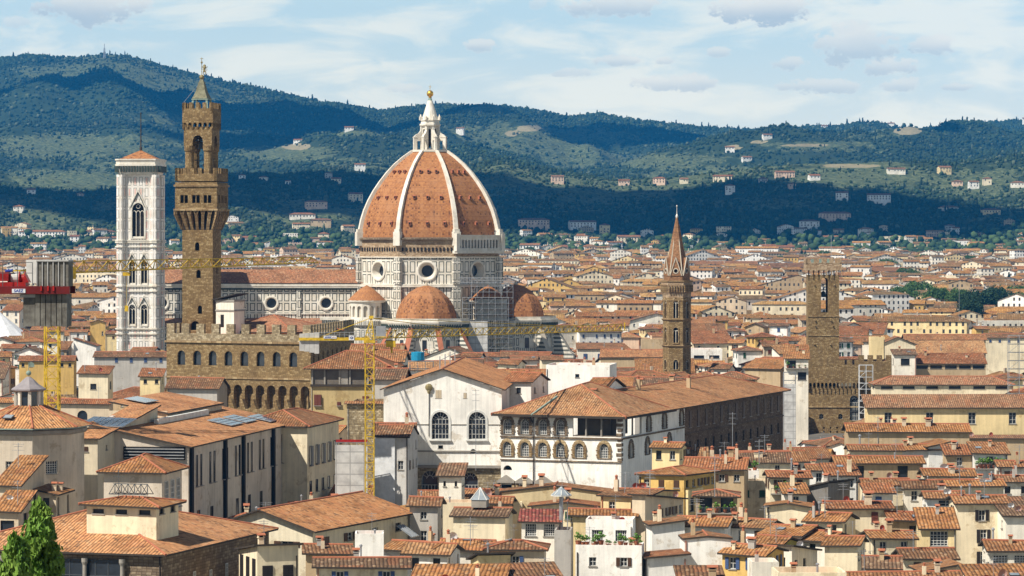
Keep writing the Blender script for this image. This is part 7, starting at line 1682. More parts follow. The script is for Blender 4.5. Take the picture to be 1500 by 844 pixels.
 (1271, 597, 1515, zat(597, 760), 0, 9.5, 'sf', .36, 'pale yellow', (.34, .185, .10), 'long yellow palace wing with six tall windows under a brown roof', dict(Y=760, rows=1, gap=9.6, ww=1.8, wh=2.8, skip=0, style='plain', extras=0, top=1.2, over=.8)),
 (1282, 564, 1484, zat(564, 785), 0, 14, 'hip', .40, 'cream', (.38, .20, .11), 'long hipped brown roof above a strip of dark attic windows, behind the yellow wing', dict(Y=845, Y2=564, rows=1, gap=6, ww=3.2, wh=.9, skip=.2, style='dark', extras=0, top=.2)),
 (1240, 641, 1515, zat(643, 745), 0, 5, 'sf', .12, 'tan', (.30, .16, .09), 'dark lean-to roof strip at the foot of the yellow palace wing', dict(Y=745, wins=0, extras=3)),
 (1243, 648, 1420, 18.8, 1, 10, 'gx', .36, 'tan', 'orange', 'red roof row under the yellow wing with a white chimney', dict(wins=0, extras=5, Y=640)),
 (1340, 533, 1444, zat(533, 850), 0, 12, 'sf', .36, 'tan', 'rusty', 'wide rusty roof with two pale skylights above a dark shadowed wall', dict(Y=1060, Y2=533, rows=1, style='dark', ww=4, wh=1.6, gap=4.4, top=.1, skip=0)),
 (1310, 534, 1342, zat(518, 850), 0, 10, 'sf', .2, 'off-white', 'dull brown', 'pale tower-like house with one large grey window left of the rusty roof', dict(Y=1055, Y2=520, rows=1, ww=3, wh=3, gap=6, skip=0, style='dark')),
 (1326, 498, 1444, zat(498, 905), 0, 14, 'gx', .40, 'terracotta' if False else 'tan', 'terracotta', 'long brown roof above a row of small blue openings', dict(Y=1290, Y2=498, rows=1, style='closed', shut='blue', gap=4.5, skip=0, wh=.9, top=.5, ww=1.0, extras=0)),
 (1330, 520, 1444, zat(516, 885), 0, 12, 'sf', .5, 'tan', 'pale orange', 'steep tiled slope with tiny dormers beneath the row of blue openings', dict(Y=1265, Y2=517, wins=0, extras=2)),
 (1289, 508, 1341, zat(504, 880), 0, 16, 'gy', .42, 'cream', 'terracotta', 'cream gabled church front with a buttress pier', dict(Y=1210, Y2=505, wins=0, extras=0)),
 (1275, 497, 1296, zat(497, 870), 0, 8, 'flat', .1, 'pale yellow', 'terracotta', 'slim pale yellow tower house left of the cream church front', dict(Y=1200, Y2=497, wins=0, extras=1)),
 (1444, 495, 1512, zat(495, 930), 0, 14, 'gx', .3, 'cream', 'brown', 'cream public building with five violet shuttered windows at the frame edge', dict(Y=1330, Y2=495, rows=1, style='closed', shut='blue', gap=3.4, skip=0, extras=0)),
 (1297, 441, 1397, zat(441, 1180), 4, 20, 'gx', .30, 'ochre', 'terracotta', 'long yellow-ochre hall with a brown roof before the park trees', dict(Y=2150, Y2=441, rows=1, wins=0, extras=0)),
 (1456, 462, 1520, zat(462, 1120), 4, 18, 'gy', .30, 'cream', 'orange', 'cream gabled hall with a round window right of the park trees', dict(Y=1780, Y2=462, wins=0, extras=0)),
 (1150, 538, 1184, zat(522, 900), -4, 16, 'sf', .2, 'off-white', 'orange', 'tall pale house with stacked loggias left of the stone tower', dict(Y=880, pots=4, rows=3, ww=2.4, wh=2.2, gap=3.2, style='dark', skip=0)),
 (1090, 540, 1143, zat(540, 900), -35, 22, 'gx', .34, 'tan', 'orange', 'broad orange hipped roof beyond the end of the dark brick wall', dict(Y=980, Y2=540, wins=0, extras=0)),
 (1040, 560, 1106, zat(556, 800), -8, 16, 'hip', .30, 'tan', 'brown', 'brown hipped roof just behind the long dark brick wing', dict(Y=880, Y2=556, wins=0, extras=0)),
 (930, 578, 1004, zat(566, 735), -6, 16, 'gx', .36, 'grey', 'dull brown', 'dull brown roofs behind the loggia building, below the brick spire', dict(Y=850, Y2=566, wins=0, extras=2)),
 # ---- left middle
 (115, 614, 158, zat(545, 610) - 0, -6, 9, 'sf', .3, 'cream', 'rusty', 'cream tower house with one dark square window right of the crane mast', dict(Y=900, Y2=548, rows=1, ww=1.8, wh=2.2, gap=5, skip=0, style='dark', top=2.2)),
 (102, 503, 127, zat(487, 720), 0, 8, 'gx', .3, 'white', 'terracotta', 'white tower house with a small grid window behind the crane', dict(Y=1400, Y2=487, rows=1, gap=4, skip=0)),
 (108, 520, 141, zat(507, 700), -10, 8, 'sr', .3, 'white', 'rusty', 'white house with a slanted roof and blank wall below the white tower house', dict(Y=1270, Y2=507, wins=0)),
 (28, 529, 108, zat(529, 690), 0, 10, 'gx', .40, 'ochre', 'rusty', 'ochre house with a broad rusty roof behind the lattice mast', dict(Y=1080, Y2=529, rows=1, style='dark', skip=.2)),
 (138, 523, 246, zat(523, 720), -2, 12, 'gx', .34, 'grey', 'brown', 'long grey house with blue shutters and a brown roof before the bell tower', dict(Y=1070, Y2=523, rows=1, style='closed', shut='blue', gap=5)),
 (155, 500, 178, zat(490, 860), 0, 10, 'gx', .3, 'pale yellow', 'brown', 'yellow house with one tall window left of the bell tower foot', dict(Y=1380, Y2=490, rows=1, gap=4, skip=0)),
 (245, 565, 318, zat(569, 680), -6, 12, 'gx', .34, 'grey', 'brown', 'grey house with a long tiled roof at the foot of the palace', dict(Y=722, Y2=569, wins=0, extras=1)),
 (205, 552, 236, zat(552, 640), -4, 8, 'sf', .34, 'pale yellow', 'rusty', 'yellow house with a dark loggia below the palace corner', dict(Y=900, Y2=552, rows=1, style='dark', gap=3)),
 (0, 590, 26, zat(590, 560), 0, 8, 'gx', .34, 'cream', 'orange', 'cream house with a half round window at the frame edge', dict(Y=820, Y2=590, rows=1, arched=True, ww=2.0, wh=1.4, style='plain')),
 (80, 590, 160, zat(592, 560), -3, 8, 'gx', .34, 'beige', 'rusty', 'low beige house with an arched dark gateway behind the octagonal building', dict(Y=800, Y2=592, rows=1, arched=True, ww=2.6, wh=2.4, gap=8, skip=0, style='dark', top=1.6)),
 (-6, 682, 27, 22.0, -8, 13, 'sf', .25, 'beige', 'orange', 'beige block with an orange roof and blank upper wall at the frame edge', dict(Y=455, wins=0, extras=1)),
 (-8, 722, 27, 19.6, -8, 10, 'sf', .3, 'beige', 'orange', 'low beige annex with a tall dark window at the frame edge', dict(Y=440, rows=1, ww=2, wh=3, gap=4, skip=0, style='dark')),
 (53, 708, 82, 20.2, -8, 11, 'sr', .2, 'beige', 'orange', 'beige lean-to with an orange roof at the foot of the octagonal building', dict(Y=462, rows=1, style='dark', wh=2.6)),
]
def solveY(py, h):
    best = min(range(600, 3850, 5), key=lambda Y: abs(zat(py, Y) - float(zground(Y)) - h)); return float(best)
T = [(e[:3] + (zat(e[11]['Y2'], e[11]['Y']),) + e[4:11] + ({k_: v_ for k_, v_ in e[11].items() if k_ != 'Y2'},)) if e[11] and 'Y2' in e[11] else e for e in T]
for e in T:
    pl, py, pr, z, rot, dd, roof, pitch, wall, rc, lab, o = e
    if o is None: continue
    o = dict(o); dd *= (.70 if z < 22 else 1); pitch *= (.72 if z < 22 and not o.get('Y') else 1); o.setdefault('skip', .12); o.setdefault('gap', 2.5); o.setdefault('top', .45); pots = o.pop('pots', 0); pyr = o.pop('pyr', None); wl_ = o.pop('wall', wall); rc = o.pop('roofc', rc)
    h = H_(pl, py, pr, z, rot, dd, roof, pitch, wl_, rc, lab, group=TG, **o)
    if pots:
        w_ = corners(pl, py, pr, z, rot, o.get('Y'))[1]
        for i in range(pots):
            p = link('potted_plant', small('pot'), h, None, (w_*(i + .5)/pots + rng.uniform(-.2, .2), rng.uniform(.3, 1.2), z + (.05 if roof == 'flat' else -2.0) + (.55 if roof == 'flat' else 0))); s_ = rng.uniform(.8, 2.0); p.scale = (s_, s_, s_)
            if roof != 'flat': p.location.y = -rng.uniform(.3, .7); p.location.z = z - 2.6
    if pots and roof != 'flat':
        b = MB(); b.box(.1, w_ - .1, -1.0, -.02, z - 2.75, z - 2.6, 0); b.bar((.1, -.95, z - 1.7), (w_ - .1, -.95, z - 1.7), .07, 1); [b.bar((.1 + (w_ - .2)*i/14, -.95, z - 2.6), (.1 + (w_ - .2)*i/14, -.95, z - 1.7), .035, 1) for i in range(15)]; b.build('balcony', ['grey_stone', 'dark_steel'], h)
    if pyr:
        b = MB(); b.box(-1.1, 1.1, -1.1, 1.1, -.6, .5, 1); b.lathe([(1.7, .5), (0.05, 2.2)], 4, rot=R(45), m=0)
        for k in range(4): a = R(45 + 90*k); b.bar((math.cos(a)*1.7, math.sin(a)*1.7, .52), (0, 0, 2.25), .12, 2); b.bar((math.cos(a + .785)*1.2, math.sin(a + .785)*1.2, .52), (0, 0, 2.25), .08, 2)
        b.build('pyramid_skylight', ['skylight_glass', 'grey_stone', 'white_paint'], h, None, (pyr[0], pyr[1], z + 1.8))
# free-standing steel flue with a cone cap beside the conservatory
ch_ = thing('steel_chimney', 'tall steel flue with a glazed pyramid cap above the conservatory roof', 'chimney', (xat(822, 448), 448, 0))
b = MB(); b.lathe([(.28, 0), (.28, zat(722, 448))], 10, m=0); b.bar((.9, 0, 14), (.9, 0, zat(735, 448)), .12, 0); b.build('flue', ['steel'], ch_)
b = MB(); b.lathe([(1.45, zat(725, 448)), (.2, zat(714, 448))], 8, m=0); b.lathe([(1.5, zat(726.5, 448)), (1.5, zat(725, 448))], 8, m=1)
for k in range(8): a = R(45*k); b.bar((math.cos(a)*1.45, math.sin(a)*1.45, zat(725, 448)), (0, 0, zat(713.5, 448)), .1, 1)
b.build('glass_cap', ['skylight_glass', 'white_paint'], ch_)
# rubbish chute of white mesh bays climbing a house front
cs = thing('scaffold', 'narrow white meshed scaffold tower left of the square stone tower', 'scaffold', (xat(1147, 860), 858, 0)); b = MB(); b.box(0, 3.3, -.2, 0, 0, zat(562, 860)); b.build('netting', ['netting'], cs); scaffold(cs, 0, 3.3, 0, 1.5, 0, zat(545, 860), 3.3, 2.2, .12)
cs = thing('scaffold', 'tall steel scaffold standing at the right frame edge', 'scaffold', (xat(1478, 800), 800, 0)); scaffold(cs, 0, 8, 0, 2, 0, zat(492, 800), 2.6, 2.1, .12)
cs = thing('scaffold', 'small white scaffold beside the stone fortress corner', 'scaffold', (xat(1259, 930), 930, 0)); scaffold(cs, 0, 4, 0, 2, 0, zat(535, 930), 1.6, 1.8, .14, 'sheet_white')
b = thing('site_hut', 'bright blue tarpaulin tank on scaffolding behind the gabled hall', 'tank', (xat(612, 800), 800, 0)); m2 = MB(); m2.lathe([(1.7, zat(528, 800)), (1.7, zat(516, 800)), (0, zat(515, 800))], 12); m2.build('tarpaulin', ['blue_tarp'], b); scaffold(b, -6, 4, -1.5, 1.5, 0, zat(529, 800), 2, 2, .1, 'steel')
b['category'] = 'tank'; b.name = 'covered_tank'
# steel stair on the flowerpot block, mast antennas
def aerial(px, py0, py1, Y, label):
    t = thing('aerial_mast', label, 'aerial', (xat(px, Y), Y, 0)); b = MB(); z0, z1 = zat(py1, Y), zat(py0, Y); b.bar((0, 0, z0), (0, 0, z1), .10); b.build('pole', ['steel'], t)
    b = MB()
    for z in (z1 - .3, z1 - 1.1, z1 - 2.2): b.bar((-.7, 0, z), (.7, 0, z), .06); [b.bar((-.6 + .3*k, -.3, z), (-.6 + .3*k, .3, z), .04) for k in range(5)]
    b.build('aerial_rods', ['steel'], t)
for a in ((1047, 668, 728, 470, 'tall rooftop aerial mast right of the ochre hipped house'), (1073, 604, 655, 590, 'aerial mast standing against the dark brick wall'), (697, 570, 690, 595, 'thin mast in front of the gabled hall'), (1112, 644, 680, 520, 'pale pole on the gable end of the large red-brown roof'), (1405, 398, 470, 1100, 'lattice aerial rising over the far rooftops'), (1286, 610, 700, 640, 'thin aerial over the orange roofs before the stone fortress')): aerial(*a)

# ---- distinct larger buildings farther out (pxL, py eave, pxR, Y, rot, depth, roof, pitch, wall, roofcolour, label, options)
FARB = [
 (870, 392, 990, 2600, 3, 30, 'flat', .2, 'white', 'terracotta', 'long white institutional building with two rows of windows below the wooded hill', dict(rows=3, gap=4.2, wh=2.2, ww=1.6, skip=0, style='dark', top=1.6)),
 (858, 391, 935, 2540, 3, 20, 'gx', .35, 'white', 'terracotta', 'white wing with a tiled roof before the long white institutional building', dict(rows=2, gap=4.2, wh=2.2, ww=1.6, skip=0, style='dark', top=1.6)),
 (1110, 411, 1186, 1750, -4, 16, 'gx', .30, (.74, .70, .46), 'orange', 'pale green-yellow apartment block with an orange roof left of the stone tower', dict(rows=3, gap=4, wh=1.7, ww=1.3, skip=.1)),
 (1098, 395, 1130, 2050, 0, 20, 'gx', .3, 'ochre', 'terracotta', 'vivid ochre building near the spire of the brick tower', dict(rows=2, gap=5)),
 (1130, 392, 1178, 2150, 4, 24, 'gx', .3, 'ochre', 'brown', 'long ochre building with dark gallery windows below the hill', dict(rows=1, gap=5, ww=2.6, wh=2.6, skip=0, style='dark')),
 (1000, 388, 1110, 2350, 0, 24, 'gx', .26, 'pale yellow', 'terracotta', 'long low yellow building with a terracotta roof right of the brick spire', dict(rows=1, gap=7)),
 (1290, 380, 1352, 2800, 0, 22, 'flat', .2, 'pale yellow', 'terracotta', 'modern long pale building at the foot of the wooded hill', dict(rows=2, gap=5, wh=1.8, ww=3.4, skip=0, style='dark')),
 (1352, 378, 1440, 2780, 0, 22, 'gx', .2, 'cream', 'terracotta', 'modern cream block with window bands under the dark woods', dict(rows=2, gap=5, wh=1.8, ww=3.4, skip=0, style='dark')),
 (1245, 398, 1335, 2100, 0, 30, 'gx', .22, 'tan', 'terracotta', 'very long low brown roofed market building right of the stone tower', dict(rows=1, gap=6, style='dark')),
 (1310, 412, 1388, 1650, 2, 18, 'gx', .28, 'cream', 'orange', 'cream building with an orange roof behind the park trees', dict(rows=2, gap=4)),
 (1390, 400, 1442, 1900, 0, 20, 'flat', .28, 'white', 'orange', 'white flat-roofed block in the distance above the park trees', dict(rows=2, gap=4)),
 (1452, 395, 1520, 2000, 0, 20, 'gx', .28, 'off-white', 'orange', 'off-white apartment building at the frame edge above the park trees', dict(rows=2, gap=4)),
 (891, 437, 932, 1500, 0, 30, 'gy', .34, 'grey', 'terracotta', 'grey basilica front with a pediment among the distant roofs', dict(rows=1, gap=8, wh=2)),
  (828, 449, 866, 1380, -18, 22, 'sl', .16, 'white', 'terracotta', 'blank white box house beyond the cathedral apse', dict(rows=1, gap=9, skip=.3)),
 (940, 500, 992, 1100, 0, 24, 'flat', .16, 'tan', 'terracotta', 'plain terrace roof left of the brick tower shaft', dict(wins=0)),
 (846, 512, 912, 1050, 0, 14, 'sf', .14, 'off-white', 'terracotta', 'two storey off-white house with grey-blue doors right of the cathedral apse', dict(rows=1, ww=1.6, wh=2.6, gap=5, skip=0, style='closed', shut='blue')),
 (1012, 515, 1058, 1060, 0, 16, 'flat', .14, 'white', 'terracotta', 'white house with a long dark terrace window right of the brick tower shaft', dict(rows=1, ww=4, wh=1.6, gap=4.4, skip=0, style='dark')),
 (880, 524, 975, 1180, -4, 17, 'gx', .30, 'tan', (.46, .225, .10), 'long plain orange roof just left of the brick tower shaft', dict(wins=0, extras=3)),
]
for pl, py, pr, Y, rot, dd, roof, pitch, wall, rc, lab, o in FARB:
    o = dict(o); Y = solveY(py, 16 if Y < 2400 else 14); zb = float(zground(Y)); z = zat(py, Y)
    H_(pl, py, pr, z, rot, dd, roof, pitch, wall, rc, lab, Y=Y, zb=zb, group=TG, over=.5, extras=o.pop('extras', 1), **o)

# ================================================================ THE REST OF THE TOWN
ANCH = [('the bell tower', 207, 505), ('the crenellated palace', 330, 580), ('the cathedral apse', 780, 500), ('the brick spire', 991, 540), ('the stone tower', 1207, 520), ('the stone fortress', 1240, 640), ('the yellow wing', 1390, 610),
        ('the crane mast', 76, 560), ('the octagonal building', 42, 620), ('the gabled hall', 650, 580), ('the dark brick wall', 1070, 590), ('the park trees', 1400, 440), ('the church hall', 480, 760), ('the cream block', 1440, 780), ('the white marquee', 15, 490),
        ('the roof pavilion', 1050, 725), ('the white institution', 920, 400), ('the nave roof', 400, 410), ('the basilica front', 911, 430), ('the green-yellow apartments', 1148, 420), ('the church front', 1315, 500), ('the white penthouse', 892, 785), ('the blank gable', 1036, 800)]
# visibility buffer in the photograph's frame, filled front to back with silhouettes
VB = np.zeros((844, 1500), bool)
def sil(x, y, rz, w, d, z0, z1):
    c, s = math.cos(rz), math.sin(rz); P = [(x + a*c - b_*s, y + a*s + b_*c) for a, b_ in ((0, 0), (w, 0), (w, d), (0, d))]
    px = [750 + FPX*p[0]/p[1] for p in P]; Yn, Yf = min(p[1] for p in P), max(p[1] for p in P)
    return min(px), max(px), PY0 - (z1 - CAMZ)*FPX/((Yn + Yf)/2), PY0 - (z0 - CAMZ)*FPX/Yn, Yn
items = []
for hs in HOUSES:
    pass
big = [(560, 735, 545, 700, 612), (725, 1000, 560, 720, 600), (1000, 1143, 572, 660, 650), (245, 455, 485, 600, 735), (268, 325, 150, 500, 755), (176, 240, 236, 560, 1133), (520, 740, 350, 560, 1120), (240, 520, 400, 520, 1140), (740, 812, 430, 540, 1120),
       (972, 1011, 330, 560, 985), (1184, 1229, 385, 560, 950), (1184, 1259, 535, 660, 950), (277, 425, 620, 760, 520), (117, 277, 600, 700, 520), (0, 128, 598, 760, 484), (0, 378, 770, 844, 396), (455, 572, 520, 620, 690), (350, 480, 600, 740, 575), (380, 600, 740, 830, 420), (152, 277, 660, 760, 478), (508, 612, 598, 700, 622)]
for l, r_, t_, b_, Y in big: items.append((Y, l, r_, t_, b_, None))
cand = []
KEEP = [(1262, 1500, 644, 758), (1180, 1262, 642, 950), (236, 262, 560, 735), (325, 460, 592, 735), (966, 1016, 543, 985), (515, 815, 514, 1100), (172, 242, 506, 1110), (240, 520, 470, 1110), (562, 735, 716, 612), (725, 918, 716, 600), (915, 1003, 672, 612), (1000, 1145, 662, 712),
        (270, 428, 752, 520), (425, 492, 736, 575), (490, 612, 715, 600), (1338, 1446, 546, 1055), (1287, 1343, 528, 1205), (1308, 1342, 546, 1050), (1324, 1446, 530, 1260), (1444, 1500, 532, 1325), (1274, 1500, 574, 843), (1292, 1500, 452, 2140), (570, 735, 560, 640), (790, 915, 560, 755), (0, 130, 700, 484), (1144, 1170, 660, 856), (1150, 1186, 600, 878),
        (455, 572, 606, 688), (60, 92, 560, 510), (0, 62, 493, 1380), (1274, 1300, 530, 1190), (1088, 1145, 560, 975), (1000, 1100, 572, 870)]
KEEP += [(e[0], e[2], e[1] + (14 if e[3] < 1300 else 8 if e[3] < 2000 else 5), solveY(e[1], 16 if e[3] < 2400 else 14) - 1) for e in FARB]
KEEP += [(e[0], e[2], e[1] + 50, corners(e[0], e[1], e[2], e[3], e[4], e[11].get('Y'))[0][1]) for e in T if e[11] is not None]
rr = random.Random(77)
WL = ['white', 'white', 'white', 'white', 'off-white', 'off-white', 'cream', 'cream', 'cream', 'pale yellow', 'beige', 'ochre', 'pinkish', 'off-white', 'tan']
RL = ['orange', 'terracotta', 'terracotta', 'rusty', 'brown', 'brown', 'dull brown', 'pale orange', 'orange']
Yr = 372.0
while Yr < 1500:
    half = Yr*.1638 + 14; x = -half - rr.random()*10; blk = rr.uniform(-14, 14)
    while x < half:
        w = rr.uniform(8, 17)*(1.0 if Yr < 700 else 1.12); d = rr.uniform(8, 13)
        if rr.random() < .08: w *= 1.7; d *= 1.25
        if rr.random() < .15: blk = rr.uniform(-24, 24)
        rz = R(blk + rr.uniform(-4, 4)); zg = float(zground(Yr)); hh = 15.0 + rr.uniform(-3.8, 3.4) + (2.8 if rr.random() < .12 else 0) + (1.2 if Yr > 800 else 0)
        if Yr < 625: hh = rr.uniform(8.5, 11.5) if x + w > -22 or Yr > 560 else rr.uniform(9, 13)
        elif rr.random() < .27: hh += rr.uniform(2.0, 4.5); w = rr.uniform(5.5, 9); d = rr.uniform(6, 9)
        y = Yr + rr.uniform(-2.5, 2.5)
        pa, pb = 750 + FPX*(x - 1)/y, 750 + FPX*(x + w + 1)/y
        for kl, kr, ky, kY in KEEP:
            if y < kY and pb > kl and pa < kr: hh = min(hh, zat(ky, y + 4) - zg - 1.9)
        if hh < 3.5: x += w; continue
        c, s = math.cos(rz), math.sin(rz); cx, cy = x + c*w/2 - s*d/2, y + s*w/2 + c*d/2
        if not overlaps(cx, cy, rz, w, d, .3):
            FOOT.append((cx, cy, c, s, w/2 - .6, d/2 - .6)); cand.append((x, y, rz, w, d, zg, zg + hh))
        x += w*(1.0 + (.10 if rr.random() < .2 else 0))
    Yr += 9.8 if Yr < 800 else 12.5
for c in cand:
    l, r_, t_, b_, Yn = sil(c[0], c[1], c[2], c[3], c[4], c[5], c[6] + 1.6); items.append((Yn, l, r_, t_, b_, c))
for e in T:
    if e[11] is None: continue
    A, w = corners(e[0], e[1], e[2], e[3], e[4], e[11].get('Y')); l, r_, t_, b_, Yn = sil(A[0], A[1], R(e[4]), w, e[5], 0, e[3] + 1.4); items.append((Yn, l, r_, t_, b_, None))
vis = []
for Yn, l, r_, t_, b_, c in sorted(items, key=lambda i: i[0]):
    l, r_, t_, b_ = int(max(0, l)), int(min(1500, r_)), int(max(0, t_)), int(min(844, b_))
    if r_ <= l or b_ <= t_: continue
    reg = VB[t_:b_, l:r_]; n = int((~reg).sum()); reg[:] = True
    if c and n > 6: vis.append((n, c))
vis.sort(key=lambda v: -v[0])
N_IND = 300 - len(HOUSES)
used_lab = {}
def relabel(desc, px, py):
    best = sorted(ANCH, key=lambda a: math.hypot(a[1] - px, (a[2] - py)*2.2))[:1][0]; dx_, dy_ = px - best[1], py - best[2]
    ver = 'before' if dy_ > 14 else 'behind' if dy_ < -14 else ''
    hor = 'left of' if dx_ < -22 else 'right of' if dx_ > 22 else ''
    rel = (ver + (' and ' if ver and hor else '') + hor) or 'beside'
    return desc, rel, best[0], math.hypot(dx_, dy_*2.2)
pend = []
RD = {'orange': 'an orange', 'terracotta': 'a terracotta', 'brown': 'a brown', 'dull brown': 'a dull brown', 'rusty': 'a rusty', 'pale orange': 'a pale orange'}
for n, (x, y, rz, w, d, z0, z1) in vis[:N_IND]:
    typ = rr.choice(['gx', 'gx', 'gx', 'hip', 'gy', 'sf', 'gx', 'hip', 'flat' if rr.random() < .4 else 'gx']); wc, rc = rr.choice(WL), rr.choice(RL); near = y < 700
    h = house((x, y), w, d, rz, z1, z0, typ, rr.uniform(.27, .38), wc, rc, .55, wins=1, style=rr.choice(['plain', 'shutter', 'closed', 'dark', None, None]), shut=rr.choice(list(SHUTC)), rows=2, extras=rr.choice([1, 2, 3, 4]) if near else rr.choice([0, 1, 2]), gap=rr.uniform(2.8, 4.2), skip=.25, label='house', group=TG, fp=False, wh=rr.choice([1.4, 1.6, 1.8]), ww=rr.choice([.8, 1.0, 1.2]), top=.5)
    cx, cy = x + w/2*math.cos(rz), y + 2; px, py = 750 + FPX*cx/cy, PY0 - (z1 - CAMZ)*FPX/cy
    size = 'large ' if w > 17 else 'narrow ' if w < 10 else ''
    form = {'gx': ' roof', 'gy': ' gable', 'hip': ' hipped roof', 'sf': ' lean-to', 'flat': ''}[typ]
    desc = f"{size}{wc} house, " + (f"{rc}{form}" if typ != 'flat' else 'flat terrace roof') + ','
    pend.append((relabel(desc, px, py), h, cy))
seen = {}
ORD = ['', 'second ', 'third ', 'fourth ', 'fifth ', 'sixth ', 'seventh ', 'eighth ', 'ninth ', 'tenth ', 'eleventh ', 'twelfth ', 'thirteenth ', 'fourteenth ']
for (desc, rel, an, dist), h, cy in sorted(pend, key=lambda p: p[0][3]):
    k = (desc, rel, an); i = seen.get(k, 0); seen[k] = i + 1
    h['label'] = f"{ORD[min(i, 13)]}{desc} {rel} {an}"
# everything smaller and farther: one mass of houses
fb_w, fb_r = MB(), MB()
def mass_house(x, y, rz, w, d, z0, z1, r):
    c, s = math.cos(rz), math.sin(rz); P = lambda a, b_, z: (x + a*c - b_*s, y + a*s + b_*c, z)
    wc = WALLC[r.choice(WL)]; k = r.uniform(.85, 1.08); fb_w.tint = tuple(v*k for v in wc); rc = ROOFC[r.choice(RL)]; k = r.uniform(.8, 1.15); fb_r.tint = (rc[0]*k, rc[1]*k*1.08, rc[2]*k*.85)
    zb = z0 - 1; t = r.random(); pit = r.uniform(.26, .38)
    q4 = [P(0, 0, zb), P(w, 0, zb), P(w, d, zb), P(0, d, zb), P(0, 0, z1), P(w, 0, z1), P(w, d, z1), P(0, d, z1)]; fb_w.add(q4, [(0, 1, 5, 4), (1, 2, 6, 5), (2, 3, 7, 6), (3, 0, 4, 7)], 0); o = .5; lo = z1 - pit*o + .1
    if t < .55:
        zr = z1 + pit*d/2 + .1; fb_w.add([P(0, 0, z1), P(0, d, z1), P(0, d/2, zr - .1), P(w, 0, z1), P(w, d, z1), P(w, d/2, zr - .1)], [(0, 1, 2), (3, 4, 5)], 0)
        fb_r.add([P(-o, -o, lo), P(w+o, -o, lo), P(w+o, d/2, zr), P(-o, d/2, zr), P(w+o, d+o, lo), P(-o, d+o, lo)], [(0, 1, 2, 3), (4, 5, 3, 2)], 0)
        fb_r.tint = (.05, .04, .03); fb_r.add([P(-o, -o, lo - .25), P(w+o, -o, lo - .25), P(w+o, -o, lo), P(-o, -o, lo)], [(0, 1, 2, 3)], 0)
    elif t < .72:
        zr = z1 + pit*w/2 + .1; fb_w.add([P(0, 0, z1), P(w, 0, z1), P(w/2, 0, zr - .1)], [(0, 1, 2)], 0)
        fb_r.add([P(-o, d+o, lo), P(-o, -o, lo), P(w/2, -o, zr), P(w/2, d+o, zr), P(w+o, -o, lo), P(w+o, d+o, lo)], [(0, 1, 2, 3), (4, 5, 3, 2)], 0)
    elif t < .93:
        h = min(w, d)/2; zr = z1 + pit*h; fb_r.add([P(-o, -o, lo), P(w+o, -o, lo), P(w+o, d+o, lo), P(-o, d+o, lo), P(h, d/2, zr), P(max(w - h, h + .01), d/2, zr)], [(0, 1, 5, 4), (1, 2, 5), (2, 3, 4, 5), (3, 0, 4)], 0)
    else: fb_r.tint = r.choice([(.55, .50, .44), (.40, .30, .24), (.62, .60, .56)]); fb_r.add([P(0, 0, z1 - .3), P(w, 0, z1 - .3), P(w, d, z1 - .3), P(0, d, z1 - .3)], [(0, 1, 2, 3)], 0)
    if r.random() < .5: fb_w.tint = (.5, .4, .3); a, b_ = r.uniform(.2, .8)*w, r.uniform(.3, .7)*d; fb_w.cbox(P(a, b_, z1), .8, .8, 3.2, rz, 0)
for n, (x, y, rz, w, d, z0, z1) in vis[N_IND:]: mass_house(x, y, rz, w, d, z0, z1, rr)
Yr = 1500.0
while Yr < 3860:
    half = Yr*.1638 + 60; x = -half; 
    while x < half:
        w = rr.uniform(8, 22); d = rr.uniform(9, 15)
        if rr.random() < .13: w *= rr.uniform(1.8, 3.0)
        if rr.random() < (.12 if Yr < 3000 else .3): x += w; continue
        mass_house(x, Yr + rr.uniform(-8, 8), R(rr.uniform(-22, 22)), w, d, float(zground(Yr)), float(zground(Yr)) + 13.5 + rr.uniform(-5.5, 5) + (5 if rr.random() < .10 else 0), rr); x += w*rr.uniform(1.0, 1.25)
    Yr += 19 if Yr < 2600 else 30
for i in range(240):
    px = rr.choice([rr.uniform(745, 1500), rr.uniform(745, 1500), rr.uniform(0, 520)]); Yh = 3858 + 480*rr.random()**1.8; X = xat(px, Yh); zh = float(hills_z(X, Yh))
    mass_house(X, Yh, R(rr.uniform(-25, 25)), rr.uniform(10, 24), rr.uniform(9, 13), zh - 3, zh + rr.uniform(7, 13), rr)
tag(fb_w.build('distant_house_walls', 'stucco_far'), 'pale walls of the countless houses filling the far town', 'distant town', kind='stuff')
tag(fb_r.build('distant_house_roofs', 'roof_tiles_far'), 'mass of small terracotta roofs filling the far town', 'distant town', kind='stuff')

